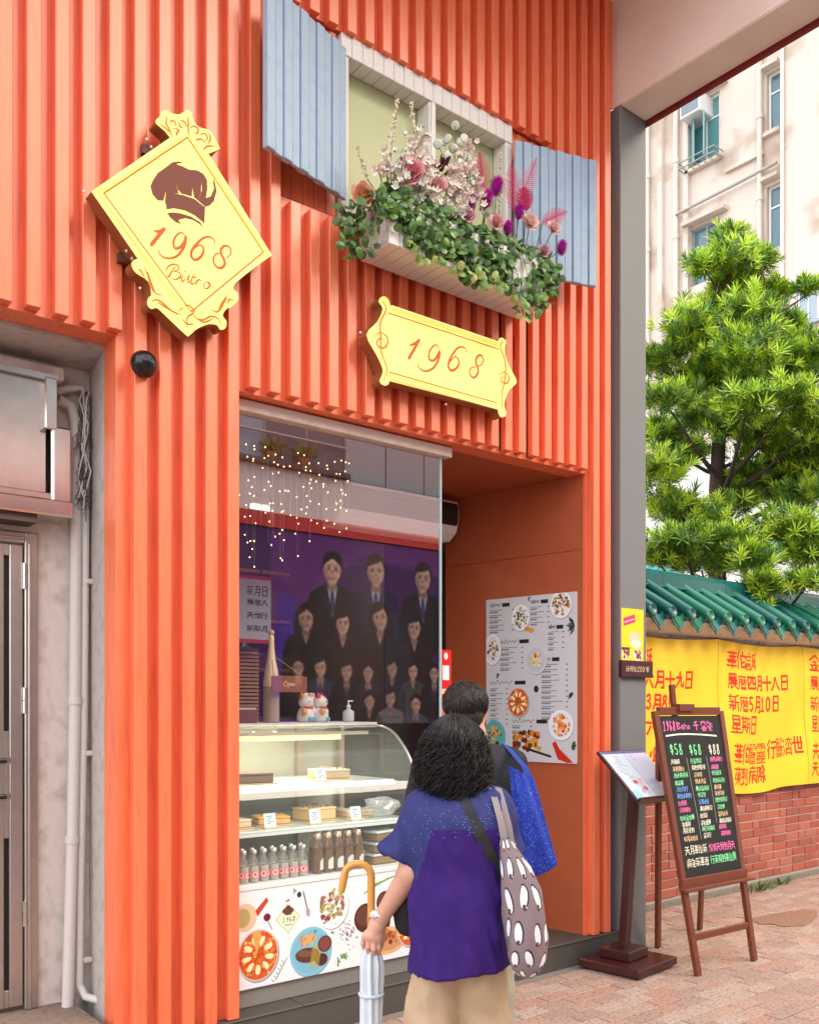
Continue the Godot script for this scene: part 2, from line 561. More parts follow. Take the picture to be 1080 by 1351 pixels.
# ---------------------------------------------------------------- orange facade
const PITCH := 0.1122
func build_facade() -> void:
	var f := thing("shop_facade", "glossy orange shop front clad in vertical battens, with window and doorway openings", "facade")
	for q in [[0.2, 3.21, 1.536, 6.25], [1.536, 0.152, 2.12, 6.25], [2.12, 3.10, 4.605, 4.10], [2.12, 4.10, 2.36, 5.06], [4.24, 4.10, 4.605, 5.06], [2.12, 5.06, 4.605, 6.25], [4.605, 0.152, 4.822, 6.25], [4.8222, 5.541, 4.879, 6.25]]:
		var b := MB.new()
		b.bb(V(q[0], q[1], -0.13), V(q[2], q[3], 0.0))
		part(f, "wall_panel", b, M.orange)
	# boards behind the shutters
	for q in [[2.36, 2.70, 5], [3.93, 4.24, 5]]:
		var w: float = (q[1] - q[0]) / q[2]
		for i in q[2]:
			var b := MB.new()
			b.bb(V(q[0] + w * i + 0.0025, 4.112, -0.1), V(q[0] + w * (i + 1) - 0.0025, 5.05, -0.014), 0.003)
			part(f, "board", b, M.orange)
	for q in [[2.362, 2.70], [3.93, 4.238]]:
		var bk := MB.new()
		bk.bb(V(q[0], 4.102, -0.13), V(q[1], 5.058, -0.102))
		part(f, "board_backing", bk, M.orange)
	var meshes := {}
	var r := rng(9)
	for k in range(-8, 33):
		var x := 1.152 + PITCH * k
		var segs := []
		if k <= 3:
			segs = [[3.222, 6.2]]
		elif k <= 8 or k >= 31:
			segs = [[0.155, 6.2]]
		elif k >= 11 and k <= 27:
			segs = [[3.115, 4.066], [5.046, 6.2]]
		else:
			segs = [[3.115, 6.2]]
		for s in segs:
			var key := "%.3f" % (s[1] - s[0])
			if not meshes.has(key):
				var b := MB.new()
				b.bb(V(0, 0, 0), V(0.058, s[1] - s[0], 0.05), 0.0035)
				meshes[key] = b.mesh()
			part(f, "batten", meshes[key], M.orange, at_(V(x + r.randf_range(-0.0012, 0.0012), s[0] + (r.randf_range(-0.004, 0.004) if s[0] > 1.0 else 0.0), 0.0003), 0, 0, r.randf_range(-0.0004, 0.0004)))
	# recessed strip beside the pilaster
	var gr := MB.new()
	gr.bb(V(4.8225, 0.152, -0.3), V(4.879, 5.54, -0.2))
	part(f, "recessed_strip", gr, M.orange)
	var core := MB.new()
	core.bb(V(4.66, 0.1425, -3.2), V(4.8785, 6.25, -0.31))
	part(f, "party_wall", core, M.cream)
	# granite threshold and plinth
	var pl := thing("plinth", "dark granite plinth and step under the orange shop front", "step")
	var p := MB.new()
	p.bb(V(2.12, -0.02, -3.0), V(4.878, 0.142, 0.052))
	part(pl, "step", p, M.plinth)
	p = MB.new()
	p.bb(V(1.5, -0.02, -0.2), V(2.1195, 0.142, 0.052))
	part(pl, "pier_base", p, M.plinth_brown)
	var slabs := [[1.5, 2.45], [2.453, 3.45], [3.453, 4.878]]
	for q in slabs:
		p = MB.new()
		p.bb(V(q[0], 0.1425, -1.19), V(q[1], 0.152, 0.062), 0.003)
		part(pl, "nosing", p, M.plinth)
	p = MB.new()
	p.bb(V(2.125, 0.153, -0.16), V(3.31, 0.245, -0.075), 0.003)
	part(pl, "kick_rail", p, mot(m_(0.25, 0.23, 0.21, 0.4), noises["speck"], 2.0))
	# grey pilaster
	var c := thing("pilaster", "plain dark grey rendered pilaster at the end of the orange front", "pillar")
	p = MB.new()
	p.bb(V(4.8795, -0.02, -0.5), V(5.152, 5.54, 0.062), 0.005)
	part(c, "shaft", p, M.grey)
	# cables in three of the grooves
	for q in [[3.842, "thin dark cable in a facade groove, first below the flower box end"], [3.962, "thin dark cable in a facade groove, between two other cables"], [4.071, "thin dark cable in a facade groove, the one nearest the grey pilaster"]]:
		var cb := MB.new()
		cb.tube([V(0, 0, 0), V(0.001, 0.3, 0), V(-0.001, 0.6, 0), V(0, 0.93, 0)], 0.005, 6)
		cb.tube([V(0.012, 0, -0.001), V(0.013, 0.4, -0.001), V(0.012, 0.93, -0.001)], 0.004, 6)
		var o := part(self, numbered("cable"), cb, M.cable, at_(V(q[0], 3.115, 0.007)))
		tag(o, q[1], "cable", "cables in the facade grooves")

func build_canopy() -> void:
	var t := thing("canopy", "pink painted concrete canopy with a deep end beam edged in dark red", "canopy")
	var b := MB.new()
	b.bb(V(4.8795, 5.542, 0.0), V(5.146, 6.55, 1.5))
	part(t, "end_beam", b, M.pink)
	b = MB.new()
	b.bb(V(4.884, 5.534, 0.07), V(5.135, 5.5415, 1.495))
	part(t, "beam_underside", b, M.cream)
	b = MB.new()
	b.bb(V(5.1465, 5.50, 0.0), V(5.16, 5.60, 1.5))
	part(t, "red_edge", b, M.redtrim)
	b = MB.new()
	b.bb(V(-1.0, 6.255, -0.13), V(4.879, 6.55, 1.5))
	part(t, "slab", b, M.cream)

# ---------------------------------------------------------------- utility recess at the left
func build_utility_recess() -> void:
	var t := thing("recess_wall", "scuffed grey plaster recess round the steel service door", "wall")
	var b := MB.new()
	b.slab(PackedVector2Array([Vector2(1.537, 0.1305), Vector2(1.585, 0.449), Vector2(1.585, 0.62), Vector2(1.89, 0.62), Vector2(1.89, 0.1305)]), 0.15, 3.3, Transform3D(Basis(V(1, 0, 0), V(0, 0, -1), V(0, 1, 0)), Vector3.ZERO))
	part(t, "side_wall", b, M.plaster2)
	b = MB.new()
	b.bb(V(1.345, 0.24, -0.60), V(1.584, 3.19, -0.45))
	part(t, "back_wall", b, M.plaster)
	b = MB.new()
	b.bb(V(0.0, 2.40, -0.60), V(1.345, 3.2, -0.452))
	part(t, "upper_wall", b, M.plaster)
	b = MB.new()
	b.bb(V(0.0, 3.19, -0.60), V(1.584, 3.4, -0.131))
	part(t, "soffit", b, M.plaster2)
	b = MB.new()
	b.bb(V(0.0, 3.09, -0.452), V(1.44, 3.15, -0.36), 0.006)
	part(t, "ledge", b, M.plaster)
	b = MB.new()
	b.bb(V(0.0, -0.02, -0.75), V(1.5, 0.24, 0.0), 0.01)
	part(t, "door_step", b, mot(m_(0.24, 0.17, 0.13, 0.85), noises["grime"], 2.5, true, 0.3))
	b = MB.new()
	b.bb(V(0.0, 0.24, -0.75), V(1.34, 2.5, -0.70))
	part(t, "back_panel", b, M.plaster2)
	# steel service door
	var d := thing("service_door", "brushed steel service door with tall dark glass slots beside the plaster", "door")
	b = MB.new()
	b.bb(V(1.285, 0.242, -0.50), V(1.343, 2.395, -0.425), 0.004); b.bb(V(0.2, 2.345, -0.50), V(1.284, 2.395, -0.425), 0.004)
	b.bb(V(1.298, 0.242, -0.4245), V(1.312, 2.345, -0.415), 0.003); b.bb(V(0.2, 2.362, -0.4245), V(1.312, 2.372, -0.415), 0.003)
	part(d, "frame", b, M.steel_door)
	b = MB.new()
	b.bb(V(1.222, 0.262, -0.475), V(1.280, 2.338, -0.435), 0.004)
	b.bb(V(1.13, 0.262, -0.475), V(1.199, 2.338, -0.435), 0.004)
	for q in [[0.262, 0.34], [1.02, 1.50], [2.285, 2.338]]:
		b.bb(V(1.1995, q[0], -0.473), V(1.2215, q[1], -0.437), 0.003)
	b.bb(V(0.6, 0.262, -0.475), V(1.1295, 2.338, -0.437))
	part(d, "leaf", b, M.steel_door)
	b = MB.new()
	b.bb(V(1.1995, 0.34, -0.468), V(1.2215, 2.285, -0.458))
	part(d, "glass_slot", b, M.black)
	for y in [0.62, 1.58, 2.14]:
		b = MB.new()
		b.tube([V(1.283, y, -0.424), V(1.283, y + 0.055, -0.424)], 0.009, 8)
		b.tube([V(1.283, y + 0.058, -0.424), V(1.283, y + 0.115, -0.424)], 0.009, 8)
		part(d, "hinge", b, M.steel)
	for y in [1.21, 1.37]:
		b = MB.new()
		b.tube([V(1.175, y, -0.431), V(1.208, y, -0.431)], 0.012, 8)
		part(d, "bolt", b, M.black)
	# steel hood above the door
	var h := thing("steel_hood", "boxy stainless steel hood fixed above the service door", "hood")
	b = MB.new()
	b.bb(V(0.1, 2.53, -0.44), V(1.345, 3.06, -0.33))
	part(h, "panel", b, M.steel)
	b = MB.new()
	b.bb(V(1.36, 2.50, -0.44), V(1.45, 2.86, -0.29), 0.01); b.bb(V(1.33, 2.84, -0.44), V(1.385, 3.07, -0.285), 0.006)
	part(h, "side_channel", b, M.steel)
	b = MB.new()
	b.bb(V(0.1, 2.455, -0.44), V(1.452, 2.528, -0.27), 0.008)
	b.bb(V(0.1, 2.5285, -0.3295), V(1.36, 2.56, -0.30), 0.004)
	part(h, "gutter", b, M.steel)
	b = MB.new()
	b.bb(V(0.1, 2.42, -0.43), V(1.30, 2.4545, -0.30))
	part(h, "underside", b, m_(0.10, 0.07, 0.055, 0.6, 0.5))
	b = MB.new()
	b.bb(V(0.1, 3.062, -0.44), V(1.39, 3.088, -0.30))
	part(h, "top_rail", b, M.steel)
	# pipes
	var p := thing("drain_pipe", "thick painted drain pipe in the plaster recess corner", "pipe")
	b = MB.new()
	var path := [V(1.455, 0.2, -0.37), V(1.468, 0.5, -0.38), V(1.485, 1.0, -0.39), V(1.50, 1.6, -0.4), V(1.506, 2.3, -0.405), V(1.508, 2.93, -0.41), V(1.49, 3.0, -0.42), V(1.43, 3.02, -0.42)]
	b.tube(path, 0.027, 12)
	part(p, "pipe", b, M.pipe)
	for y in [[1.484, 0.98, -0.39], [1.501, 1.62, -0.4]]:
		b = MB.new()
		b.tube([V(y[0], y[1], y[2]), V(y[0], y[1] + 0.035, y[2])], 0.032, 12)
		part(p, "collar", b, M.pipe)
	p = thing("conduit", "thinner painted conduit with clips beside the drain pipe", "pipe")
	b = MB.new()
	b.tube([V(1.60, 0.255, -0.25), V(1.535, 0.27, -0.36), V(1.515, 0.33, -0.385), V(1.52, 0.7, -0.39), V(1.54, 1.5, -0.4), V(1.549, 2.3, -0.405), V(1.553, 3.02, -0.405), V(1.535, 3.09, -0.41), V(1.47, 3.08, -0.42), V(1.42, 3.05, -0.42)], 0.019, 10)
	part(p, "pipe", b, M.pipe)
	for y in [0.42, 1.38, 2.18]:
		b = MB.new()
		b.bb(V(1.515 + y * 0.014, y, -0.42), V(1.572 + y * 0.006, y + 0.024, -0.376), 0.004)
		part(p, "clip", b, M.pipe)
	var r := rng(21)
	var wl := thing("loose_wires", "tangle of thin loose wires hanging over the recess pipes", "wires")
	for i in 9:
		b = MB.new()
		var pts := [V(1.53 + r.randf_range(-0.03, 0.03), 3.07, -0.378)]
		for k in 8:
			var y := 3.02 - k * r.randf_range(0.05, 0.085)
			pts.append(V(1.528 + r.randf_range(-0.028, 0.034), y, -0.368 + r.randf_range(-0.004, 0.012)))
		b.tube(pts, 0.0022 if i > 2 else 0.004, 5)
		part(wl, "wire", b, M.wire if i > 2 else M.pipe)
	for q in [[2.70, 0.05], [2.86, 0.06], [2.60, 0.05]]:
		b = MB.new()
		var pts2 := []
		for k in 16:
			var a := k * 1.9
			pts2.append(V(1.525 + cos(a) * q[1] * 0.7 + r.randf_range(-0.01, 0.01), q[0] - k * 0.004 + sin(a) * q[1], -0.366))
		b.tube(pts2, 0.002, 4)
		part(wl, "wire", b, M.wire)

# ---------------------------------------------------------------- window with shutters
func build_window() -> void:
	var t := thing("window", "pale green blind window in a white plank frame above the flower box", "window")
	var b := MB.new()
	b.bb(V(2.70, 4.12, -0.13), V(3.93, 5.05, -0.09))
	part(t, "pane", b, M.green_pane)
	# plank frame: short white boards along the top and the bottom
	for row in [[4.938, 5.045], [4.102, 4.165]]:
		var n := 18
		var w := 1.228 / n
		for i in n:
			b = MB.new()
			b.bb(V(2.701 + w * i + 0.0012, row[0], -0.088), V(2.701 + w * (i + 1) - 0.0012, row[1], 0.022), 0.003)
			part(t, "frame_board", b, M.white_wood)
	for x in [2.701, 3.876]:
		b = MB.new()
		b.bb(V(x, 4.166, -0.088), V(x + 0.052, 4.937, 0.018), 0.004)
		part(t, "jamb", b, M.white_wood)
	b = MB.new()
	b.bb(V(3.29, 4.166, -0.088), V(3.342, 4.937, 0.014), 0.004)
	b.bb(V(3.302, 4.166, 0.0145), V(3.330, 4.937, 0.022), 0.003)
	part(t, "mullion", b, M.white_wood)
	# shutters, both ajar
	for s in [[2.706, PI + 0.2525, "light blue plank shutter standing ajar, the one over the diamond sign side"], [3.912, -0.2855, "light blue plank shutter standing ajar on the grey pilaster side"]]:
		var sh := thing("shutter", s[2], "shutter", V(s[0], 4.172, 0.05), s[1], "window shutters")
		var n := 10
		var w := 0.565 / n
		var side := -1.0 if s[0] < 3.0 else 1.0
		for i in n:
			b = MB.new()
			b.box(V(w * (i + 0.5), 0.385, side * 0.0), V(w - 0.004, 0.77, 0.020 + 0.016 * (i % 2)), 0.004)
			part(sh, "plank", b, M.blue_wood)
		b = MB.new()
		b.box(V(0.2825, 0.385, -side * 0.0005), V(0.555, 0.762, 0.014))
		part(sh, "backing", b, m_(0.14, 0.22, 0.34, 0.7))

# ---------------------------------------------------------------- shop interior shell, glazing, air conditioner
func build_shop() -> void:
	var t := thing("shop_room", "dim shop room behind the glass and the entrance recess", "room")
	var b := MB.new()
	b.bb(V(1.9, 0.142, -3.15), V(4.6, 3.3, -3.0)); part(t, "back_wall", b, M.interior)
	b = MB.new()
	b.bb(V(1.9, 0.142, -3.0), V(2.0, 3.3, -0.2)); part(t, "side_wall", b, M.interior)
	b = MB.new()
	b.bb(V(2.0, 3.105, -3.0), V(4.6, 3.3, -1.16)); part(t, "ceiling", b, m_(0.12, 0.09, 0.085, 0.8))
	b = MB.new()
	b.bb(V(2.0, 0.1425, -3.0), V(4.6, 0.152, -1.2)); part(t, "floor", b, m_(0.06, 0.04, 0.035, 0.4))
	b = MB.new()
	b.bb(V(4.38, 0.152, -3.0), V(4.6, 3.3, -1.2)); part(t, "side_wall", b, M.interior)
	# entrance recess
	var e := thing("entrance_recess", "orange lined entrance recess, shade put into its colour, with the menu on its wall", "recess")
	b = MB.new()
	b.bb(V(2.12, 3.101, -1.15), V(4.66, 3.3, -0.131)); part(e, "soffit", b, M.shaded_orange)
	b = MB.new()
	b.bb(V(2.12, 3.0995, -0.1305), V(4.604, 3.103, -0.0005)); part(e, "soffit_edge", b, M.orange)
	var seam := 2.62
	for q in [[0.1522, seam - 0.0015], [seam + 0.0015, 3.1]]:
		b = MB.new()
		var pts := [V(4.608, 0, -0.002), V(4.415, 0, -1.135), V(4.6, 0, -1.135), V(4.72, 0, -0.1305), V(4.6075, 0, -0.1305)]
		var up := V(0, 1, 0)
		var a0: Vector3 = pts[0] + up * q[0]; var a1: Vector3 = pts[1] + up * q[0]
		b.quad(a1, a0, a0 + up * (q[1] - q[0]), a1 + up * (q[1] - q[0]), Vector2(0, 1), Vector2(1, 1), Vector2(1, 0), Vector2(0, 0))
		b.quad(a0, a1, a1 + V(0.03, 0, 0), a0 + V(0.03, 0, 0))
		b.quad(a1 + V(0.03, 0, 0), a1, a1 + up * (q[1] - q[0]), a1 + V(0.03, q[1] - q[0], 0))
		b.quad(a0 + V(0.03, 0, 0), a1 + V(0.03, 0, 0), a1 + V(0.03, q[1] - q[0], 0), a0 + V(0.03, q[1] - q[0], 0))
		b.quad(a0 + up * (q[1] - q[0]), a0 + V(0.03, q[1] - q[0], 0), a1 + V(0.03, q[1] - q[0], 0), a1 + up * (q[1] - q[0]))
		part(e, "wall_panel", b, M.shaded_orange)
	b = MB.new()
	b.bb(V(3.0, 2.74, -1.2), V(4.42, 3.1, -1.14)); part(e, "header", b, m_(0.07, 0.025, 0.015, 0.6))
	b = MB.new()
	b.bb(V(4.37, 0.153, -1.2), V(4.43, 2.739, -1.137)); part(e, "door_post", b, M.black)
	b = MB.new()
	b.bb(V(3.9, 0.153, -1.19), V(4.369, 2.739, -1.18)); part(e, "door_leaf", b, m_(0.02, 0.014, 0.016, 0.15))
	# glazing
	var g := thing("shop_window", "tall frameless shop window pane mirroring the building across the street", "window")
	b = MB.new()
	b.quad(V(2.121, 1.52, -0.1), V(3.468, 1.52, -0.1), V(3.468, 3.034, -0.1), V(2.121, 3.034, -0.1))
	part(g, "pane", b, M.mirror_pane)
	b = MB.new()
	b.bb(V(3.4685, 1.50, -0.108), V(3.4745, 3.034, -0.092)); part(g, "polished_edge", b, m_(0.45, 0.58, 0.58, 0.2))
	b = MB.new()
	b.bb(V(2.121, 3.035, -0.125), V(3.53, 3.092, -0.062), 0.004); part(g, "top_rail", b, mot(m_(0.62, 0.50, 0.43, 0.5), noises["soft"], 1.0))
	# air conditioner
	var ac := thing("air_conditioner", "white wall air conditioner with a dark front above the entrance", "air conditioner", V(3.36, 2.78, -1.139))
	b = MB.new()
	var prof := PackedVector2Array([Vector2(0, 0), Vector2(0.12, 0), Vector2(0.19, 0.05), Vector2(0.215, 0.12), Vector2(0.22, 0.2), Vector2(0.2, 0.265), Vector2(0, 0.27)])
	b.slab(prof, 0.0, 0.99, Transform3D(Basis(V(0, 0, 1), V(0, 1, 0), V(1, 0, 0)), V(0, 0, 0)))
	part(ac, "casing", b, M.white)
	b = MB.new()
	b.slab(PackedVector2Array([Vector2(0.2145, 0.095), Vector2(0.2235, 0.12), Vector2(0.2285, 0.2), Vector2(0.212, 0.25), Vector2(0.19, 0.25), Vector2(0.19, 0.095)]), 0.012, 0.978, Transform3D(Basis(V(0, 0, 1), V(0, 1, 0), V(1, 0, 0)), V(0, 0, 0)))
	part(ac, "front_cover", b, m_(0.025, 0.018, 0.016, 0.25))
	b = MB.new()
	b.box(V(0.93, 0.03, 0.178), V(0.07, 0.025, 0.004), 0.0, Transform3D(Basis(V(1, 0, 0), -0.6), V(0, 0.06, 0.0)))
	part(ac, "badge", b, m_(0.05, 0.07, 0.2, 0.4))
	# shelves with jars, and two lit tubes, deeper in the room
	var sh := thing("jar_shelf", "wooden wall shelves deep in the shop behind the glass", "shelf", V(2.9, 1.5, -2.98))
	for k in 4:
		b = MB.new()
		b.bb(V(-0.7, 0.4 * k, 0), V(1.2, 0.4 * k + 0.03, 0.25), 0.003)
		part(sh, "plank", b, m_(0.30, 0.15, 0.07, 0.6))
	var jr := rng(19)
	for k in 3:
		for i in 5:
			var jh := jr.randf_range(0.14, 0.27)
			var jn := thing("jar", "%s jar on the %s wooden shelf deep in the shop" % [["brown", "green", "cream", "amber", "maroon"][(i + k * 2) % 5], ["lowest", "middle", "upper"][k]], "jar", V(2.45 + 0.33 * i + jr.randf_range(-0.06, 0.06), 1.5305 + 0.4 * k, -2.86), 0, "jars on the back shelves")
			b = MB.new()
			b.lathe([Vector2(0, 0), Vector2(0.05, 0), Vector2(0.055, 0.02), Vector2(0.052, jh * 0.6), Vector2(0.022, jh * 0.8), Vector2(0.022, jh), Vector2(0, jh)], 12)
			var jc: Array = [[0.3, 0.12, 0.05], [0.1, 0.22, 0.1], [0.55, 0.5, 0.42], [0.4, 0.28, 0.08], [0.2, 0.05, 0.06]][(i + k * 2) % 5]
			part(jn, "body", b, m_(jc[0], jc[1], jc[2], 0.2))
	var tubem := m_(1, 1, 1, 0.5)
	tubem.emission_enabled = true
	tubem.emission = Color(1.0, 0.93, 0.85)
	tubem.emission_energy_multiplier = 1.6
	for q in [[2.75, -1.9, "lit ceiling tube lamp inside the shop, over the price board"], [3.55, -1.9, "lit ceiling tube lamp inside the shop, toward the entrance"]]:
		var tl := thing("tube_lamp", q[2], "lamp", V(q[0], 3.03, q[1]), 0, "ceiling tube lamps in the shop")
		b = MB.new()
		b.bb(V(-0.3, 0.02, -0.03), V(0.3, 0.07, 0.03), 0.004)
		part(tl, "batten", b, M.white)
		b = MB.new()
		b.tube([V(-0.29, 0, 0), V(0.29, 0, 0)], 0.014, 10)
		part(tl, "lamp_tube", b, tubem)
		var al := AreaLight3D.new()
		al.name = "tube_light"
		al.area_size = Vector2(0.58, 0.03)
		al.light_color = Color(1.0, 0.93, 0.85)
		al.light_energy = 0.25
		al.shadow_enabled = true
		al.position = V(0, -0.02, 0)
		al.rotation.x = -PI / 2
		tl.add_child(al)
	# fairy lights hanging behind the pane
	var fl := thing("fairy_lights", "curtain of tiny warm fairy lights hanging behind the shop window", "lights")
	var r := rng(33)
	var wm := m_(0.3, 0.3, 0.28, 0.4)
	var bulbm := m_(1, 0.9, 0.6, 0.4)
	bulbm.emission_enabled = true
	bulbm.emission = Color(1.0, 0.83, 0.5)
	bulbm.emission_energy_multiplier = 3.5
	for i in 22:
		var x := 2.26 + 0.034 * i + r.randf_range(-0.015, 0.015)
		var y1 := 2.98 - 0.02 * r.randf()
		var y0: float = 2.32 + r.randf_range(0.0, 0.3) + clampf((i - 9) * 0.03, 0.0, 0.25)
		var st := MB.new()
		st.tube([V(x, y1, -0.3), V(x + r.randf_range(-0.01, 0.01), (y0 + y1) / 2, -0.3), V(x, y0, -0.3)], 0.0008, 4, false)
		var wire := part(fl, "light_string", st, wm)
		var bl := MB.new()
		var y := y0
		while y < y1:
			bl.blob(V(x + r.randf_range(-0.012, 0.012), y, -0.3 + r.randf_range(-0.01, 0.01)), V(0.0032, 0.0036, 0.0032), 4, 6)
			y += r.randf_range(0.03, 0.14)
		part(wire, "bulbs", bl, bulbm)

# ---------------------------------------------------------------- written characters: strokes on a 10 x 10 grid, tens = x, ones = y (downwards)
const GLYPH := {
	"十": [[4, 94], [50, 59]], "八": [[41, 35, 9], [51, 65, 99]], "日": [[20, 29], [20, 80, 89], [24, 84], [29, 89]],
	"月": [[30, 35, 19], [30, 80, 89, 69], [33, 83], [36, 86]], "四": [[11, 18], [11, 91, 98], [41, 44, 26], [61, 65, 85], [18, 98]],
	"六": [[50, 61], [3, 93], [45, 19], [65, 99]], "九": [[40, 45, 9], [13, 63, 67, 78, 98, 96]],
	"星": [[20, 24], [20, 80, 84], [22, 82], [24, 84], [25, 17], [25, 85], [27, 87], [54, 59], [9, 99]],
	"期": [[1, 51], [10, 16], [40, 46], [13, 43], [15, 45], [6, 56], [17, 9], [37, 58], [61, 66, 59], [61, 91, 99], [64, 94], [66, 96]],
	"新": [[20, 21], [1, 51], [12, 23], [43, 34], [4, 54], [6, 56], [34, 39], [26, 8], [36, 48], [90, 61, 66, 58], [64, 94], [84, 89]],
	"曆": [[11, 91], [11, 15, 9], [23, 53], [42, 46], [43, 25], [43, 55], [63, 93], [72, 76], [73, 65], [73, 95], [36, 39], [36, 86, 89], [38, 88], [39, 89]],
	"農": [[10, 13], [10, 80, 83], [30, 33], [60, 63], [12, 82], [13, 83], [14, 94], [14, 16, 9], [35, 85], [26, 96], [36, 39, 58], [56, 99], [86, 67]],
	"華": [[1, 91], [30, 32], [60, 62], [23, 83], [5, 95], [33, 36], [63, 66], [16, 86], [8, 98], [52, 59]],
	"佗": [[20, 3], [12, 19], [60, 61], [42, 44], [42, 92, 93], [54, 58, 98, 96], [85, 56]],
	"誕": [[20, 21], [2, 42], [4, 34], [6, 36], [7, 9], [7, 37, 39], [9, 39], [51, 61, 54, 64, 49], [56, 99], [90, 71], [81, 87], [84, 94], [73, 77], [77, 97]],
	"醫": [[0, 40], [0, 4], [4, 44], [21, 12], [12, 42], [22, 4], [22, 44], [60, 53], [60, 80, 82, 92], [54, 84, 55], [64, 95], [5, 95], [16, 19], [16, 86, 89], [36, 38], [66, 68], [18, 88], [19, 89]],
	"靈": [[10, 80], [1, 3], [1, 91, 93], [50, 53], [22, 32], [62, 82], [14, 16], [14, 34, 36], [16, 36], [44, 46], [44, 64, 66], [46, 66], [74, 76], [74, 94, 96], [76, 96], [7, 97], [57, 59], [27, 18], [27, 38], [77, 68], [77, 88], [9, 99]],
	"行": [[20, 2], [23, 5], [14, 19], [41, 91], [44, 94], [74, 79, 59]],
	"濟": [[1, 12], [4, 15], [9, 26], [60, 61], [31, 91], [52, 34], [72, 94], [63, 65], [45, 39], [85, 89], [46, 86], [48, 88]],
	"世": [[3, 93], [20, 28, 98], [50, 56], [80, 86], [56, 86]],
	"藥": [[1, 91], [30, 32], [60, 62], [43, 45], [43, 63, 65], [44, 64], [45, 65], [23, 14, 24, 15], [83, 74, 84, 75], [6, 96], [55, 59], [56, 19], [56, 99]],
	"到": [[1, 51], [31, 13, 43], [42, 54], [5, 55], [34, 38], [9, 58], [71, 76], [91, 99, 79]],
	"病": [[50, 51], [21, 91], [21, 25, 9], [3, 14], [7, 15], [33, 93], [45, 49], [45, 95, 99], [64, 66, 48], [66, 88]],
	"除": [[11, 19], [11, 41, 33, 45, 26], [70, 43], [70, 93], [54, 84], [46, 96], [73, 79, 69], [57, 48], [87, 98]],
	"必": [[70, 46, 19], [33, 38, 78, 76], [14, 6], [42, 53], [84, 96]], "金": [[50, 3], [50, 93], [34, 64], [16, 86], [54, 59], [27, 38], [77, 68], [9, 99]],
	"寶": [[50, 51], [1, 3], [1, 91, 93], [23, 43], [25, 45], [33, 35], [63, 83], [65, 85], [73, 75], [26, 28], [26, 76, 78], [27, 77], [28, 78], [38, 19], [68, 89]],
	"夫": [[12, 82], [5, 95], [50, 54, 9], [55, 99]], "天": [[11, 81], [4, 94], [51, 54, 9], [54, 99]],
	"汝": [[1, 12], [4, 15], [9, 26], [60, 46, 89], [73, 65, 39], [34, 94]], "州": [[20, 25, 9], [50, 59], [80, 89], [13, 15], [34, 45], [64, 75]],
	"街": [[20, 3], [22, 5], [14, 19], [33, 63], [51, 55], [35, 65], [37, 67], [56, 59], [39, 69], [72, 92], [74, 94], [84, 89, 79]],
	"號": [[11, 13], [11, 41, 43], [13, 43], [4, 54], [24, 26, 46, 49, 39], [70, 72], [71, 91], [52, 92], [52, 56, 49], [73, 75, 95], [64, 84], [66, 58], [66, 86, 88, 98]],
	"千": [[70, 21], [4, 94], [50, 59]], "套": [[1, 91], [50, 4], [51, 94], [35, 75], [36, 76], [7, 97], [48, 29], [68, 89], [29, 89]], "餐": [[30, 3], [22, 62], [53, 93], [54, 6], [54, 96], [36, 39], [36, 66, 68], [37, 67], [39, 89]],
	"1": [[32, 50, 59], [29, 79]], "5": [[70, 30, 24, 54, 75, 77, 59, 28]], "0": [[40, 22, 27, 49, 59, 77, 72, 50, 40]], "3": [[21, 40, 60, 72, 54, 34], [54, 76, 77, 59, 39, 28]], "8": [[50, 31, 33, 54, 76, 78, 59, 39, 28, 26, 54, 72, 71, 50]],
	"2": [[22, 31, 50, 61, 72, 63, 19], [19, 79]], "6": [[61, 40, 23, 27, 49, 59, 77, 65, 45, 26]], "9": [[73, 64, 44, 32, 31, 50, 60, 72, 75, 58, 39]], "$": [[72, 51, 31, 23, 34, 64, 76, 67, 47, 26], [50, 59]],
}
func write_(p: Paint, text: String, x: float, y: float, w: float, h: float, c: Color, wd: float, gap := 1.12, slant := 0.0) -> void:
	for ch in text:
		if ch != " ":
			var n: int = GLYPH[ch].size()
			var pen := wd * clampf(1.12 - 0.036 * n, 0.55, 1.0)
			for s in GLYPH[ch]:
				var q := PackedVector2Array()
				for k in s:
					var gx := float(k / 10) / 9.0
					var gy := float(k % 10) / 9.0
					q.append(Vector2(x + gx * w + (1.0 - gy) * slant * h, y + gy * h))
				p.line(q, pen, c)
		x += w * gap

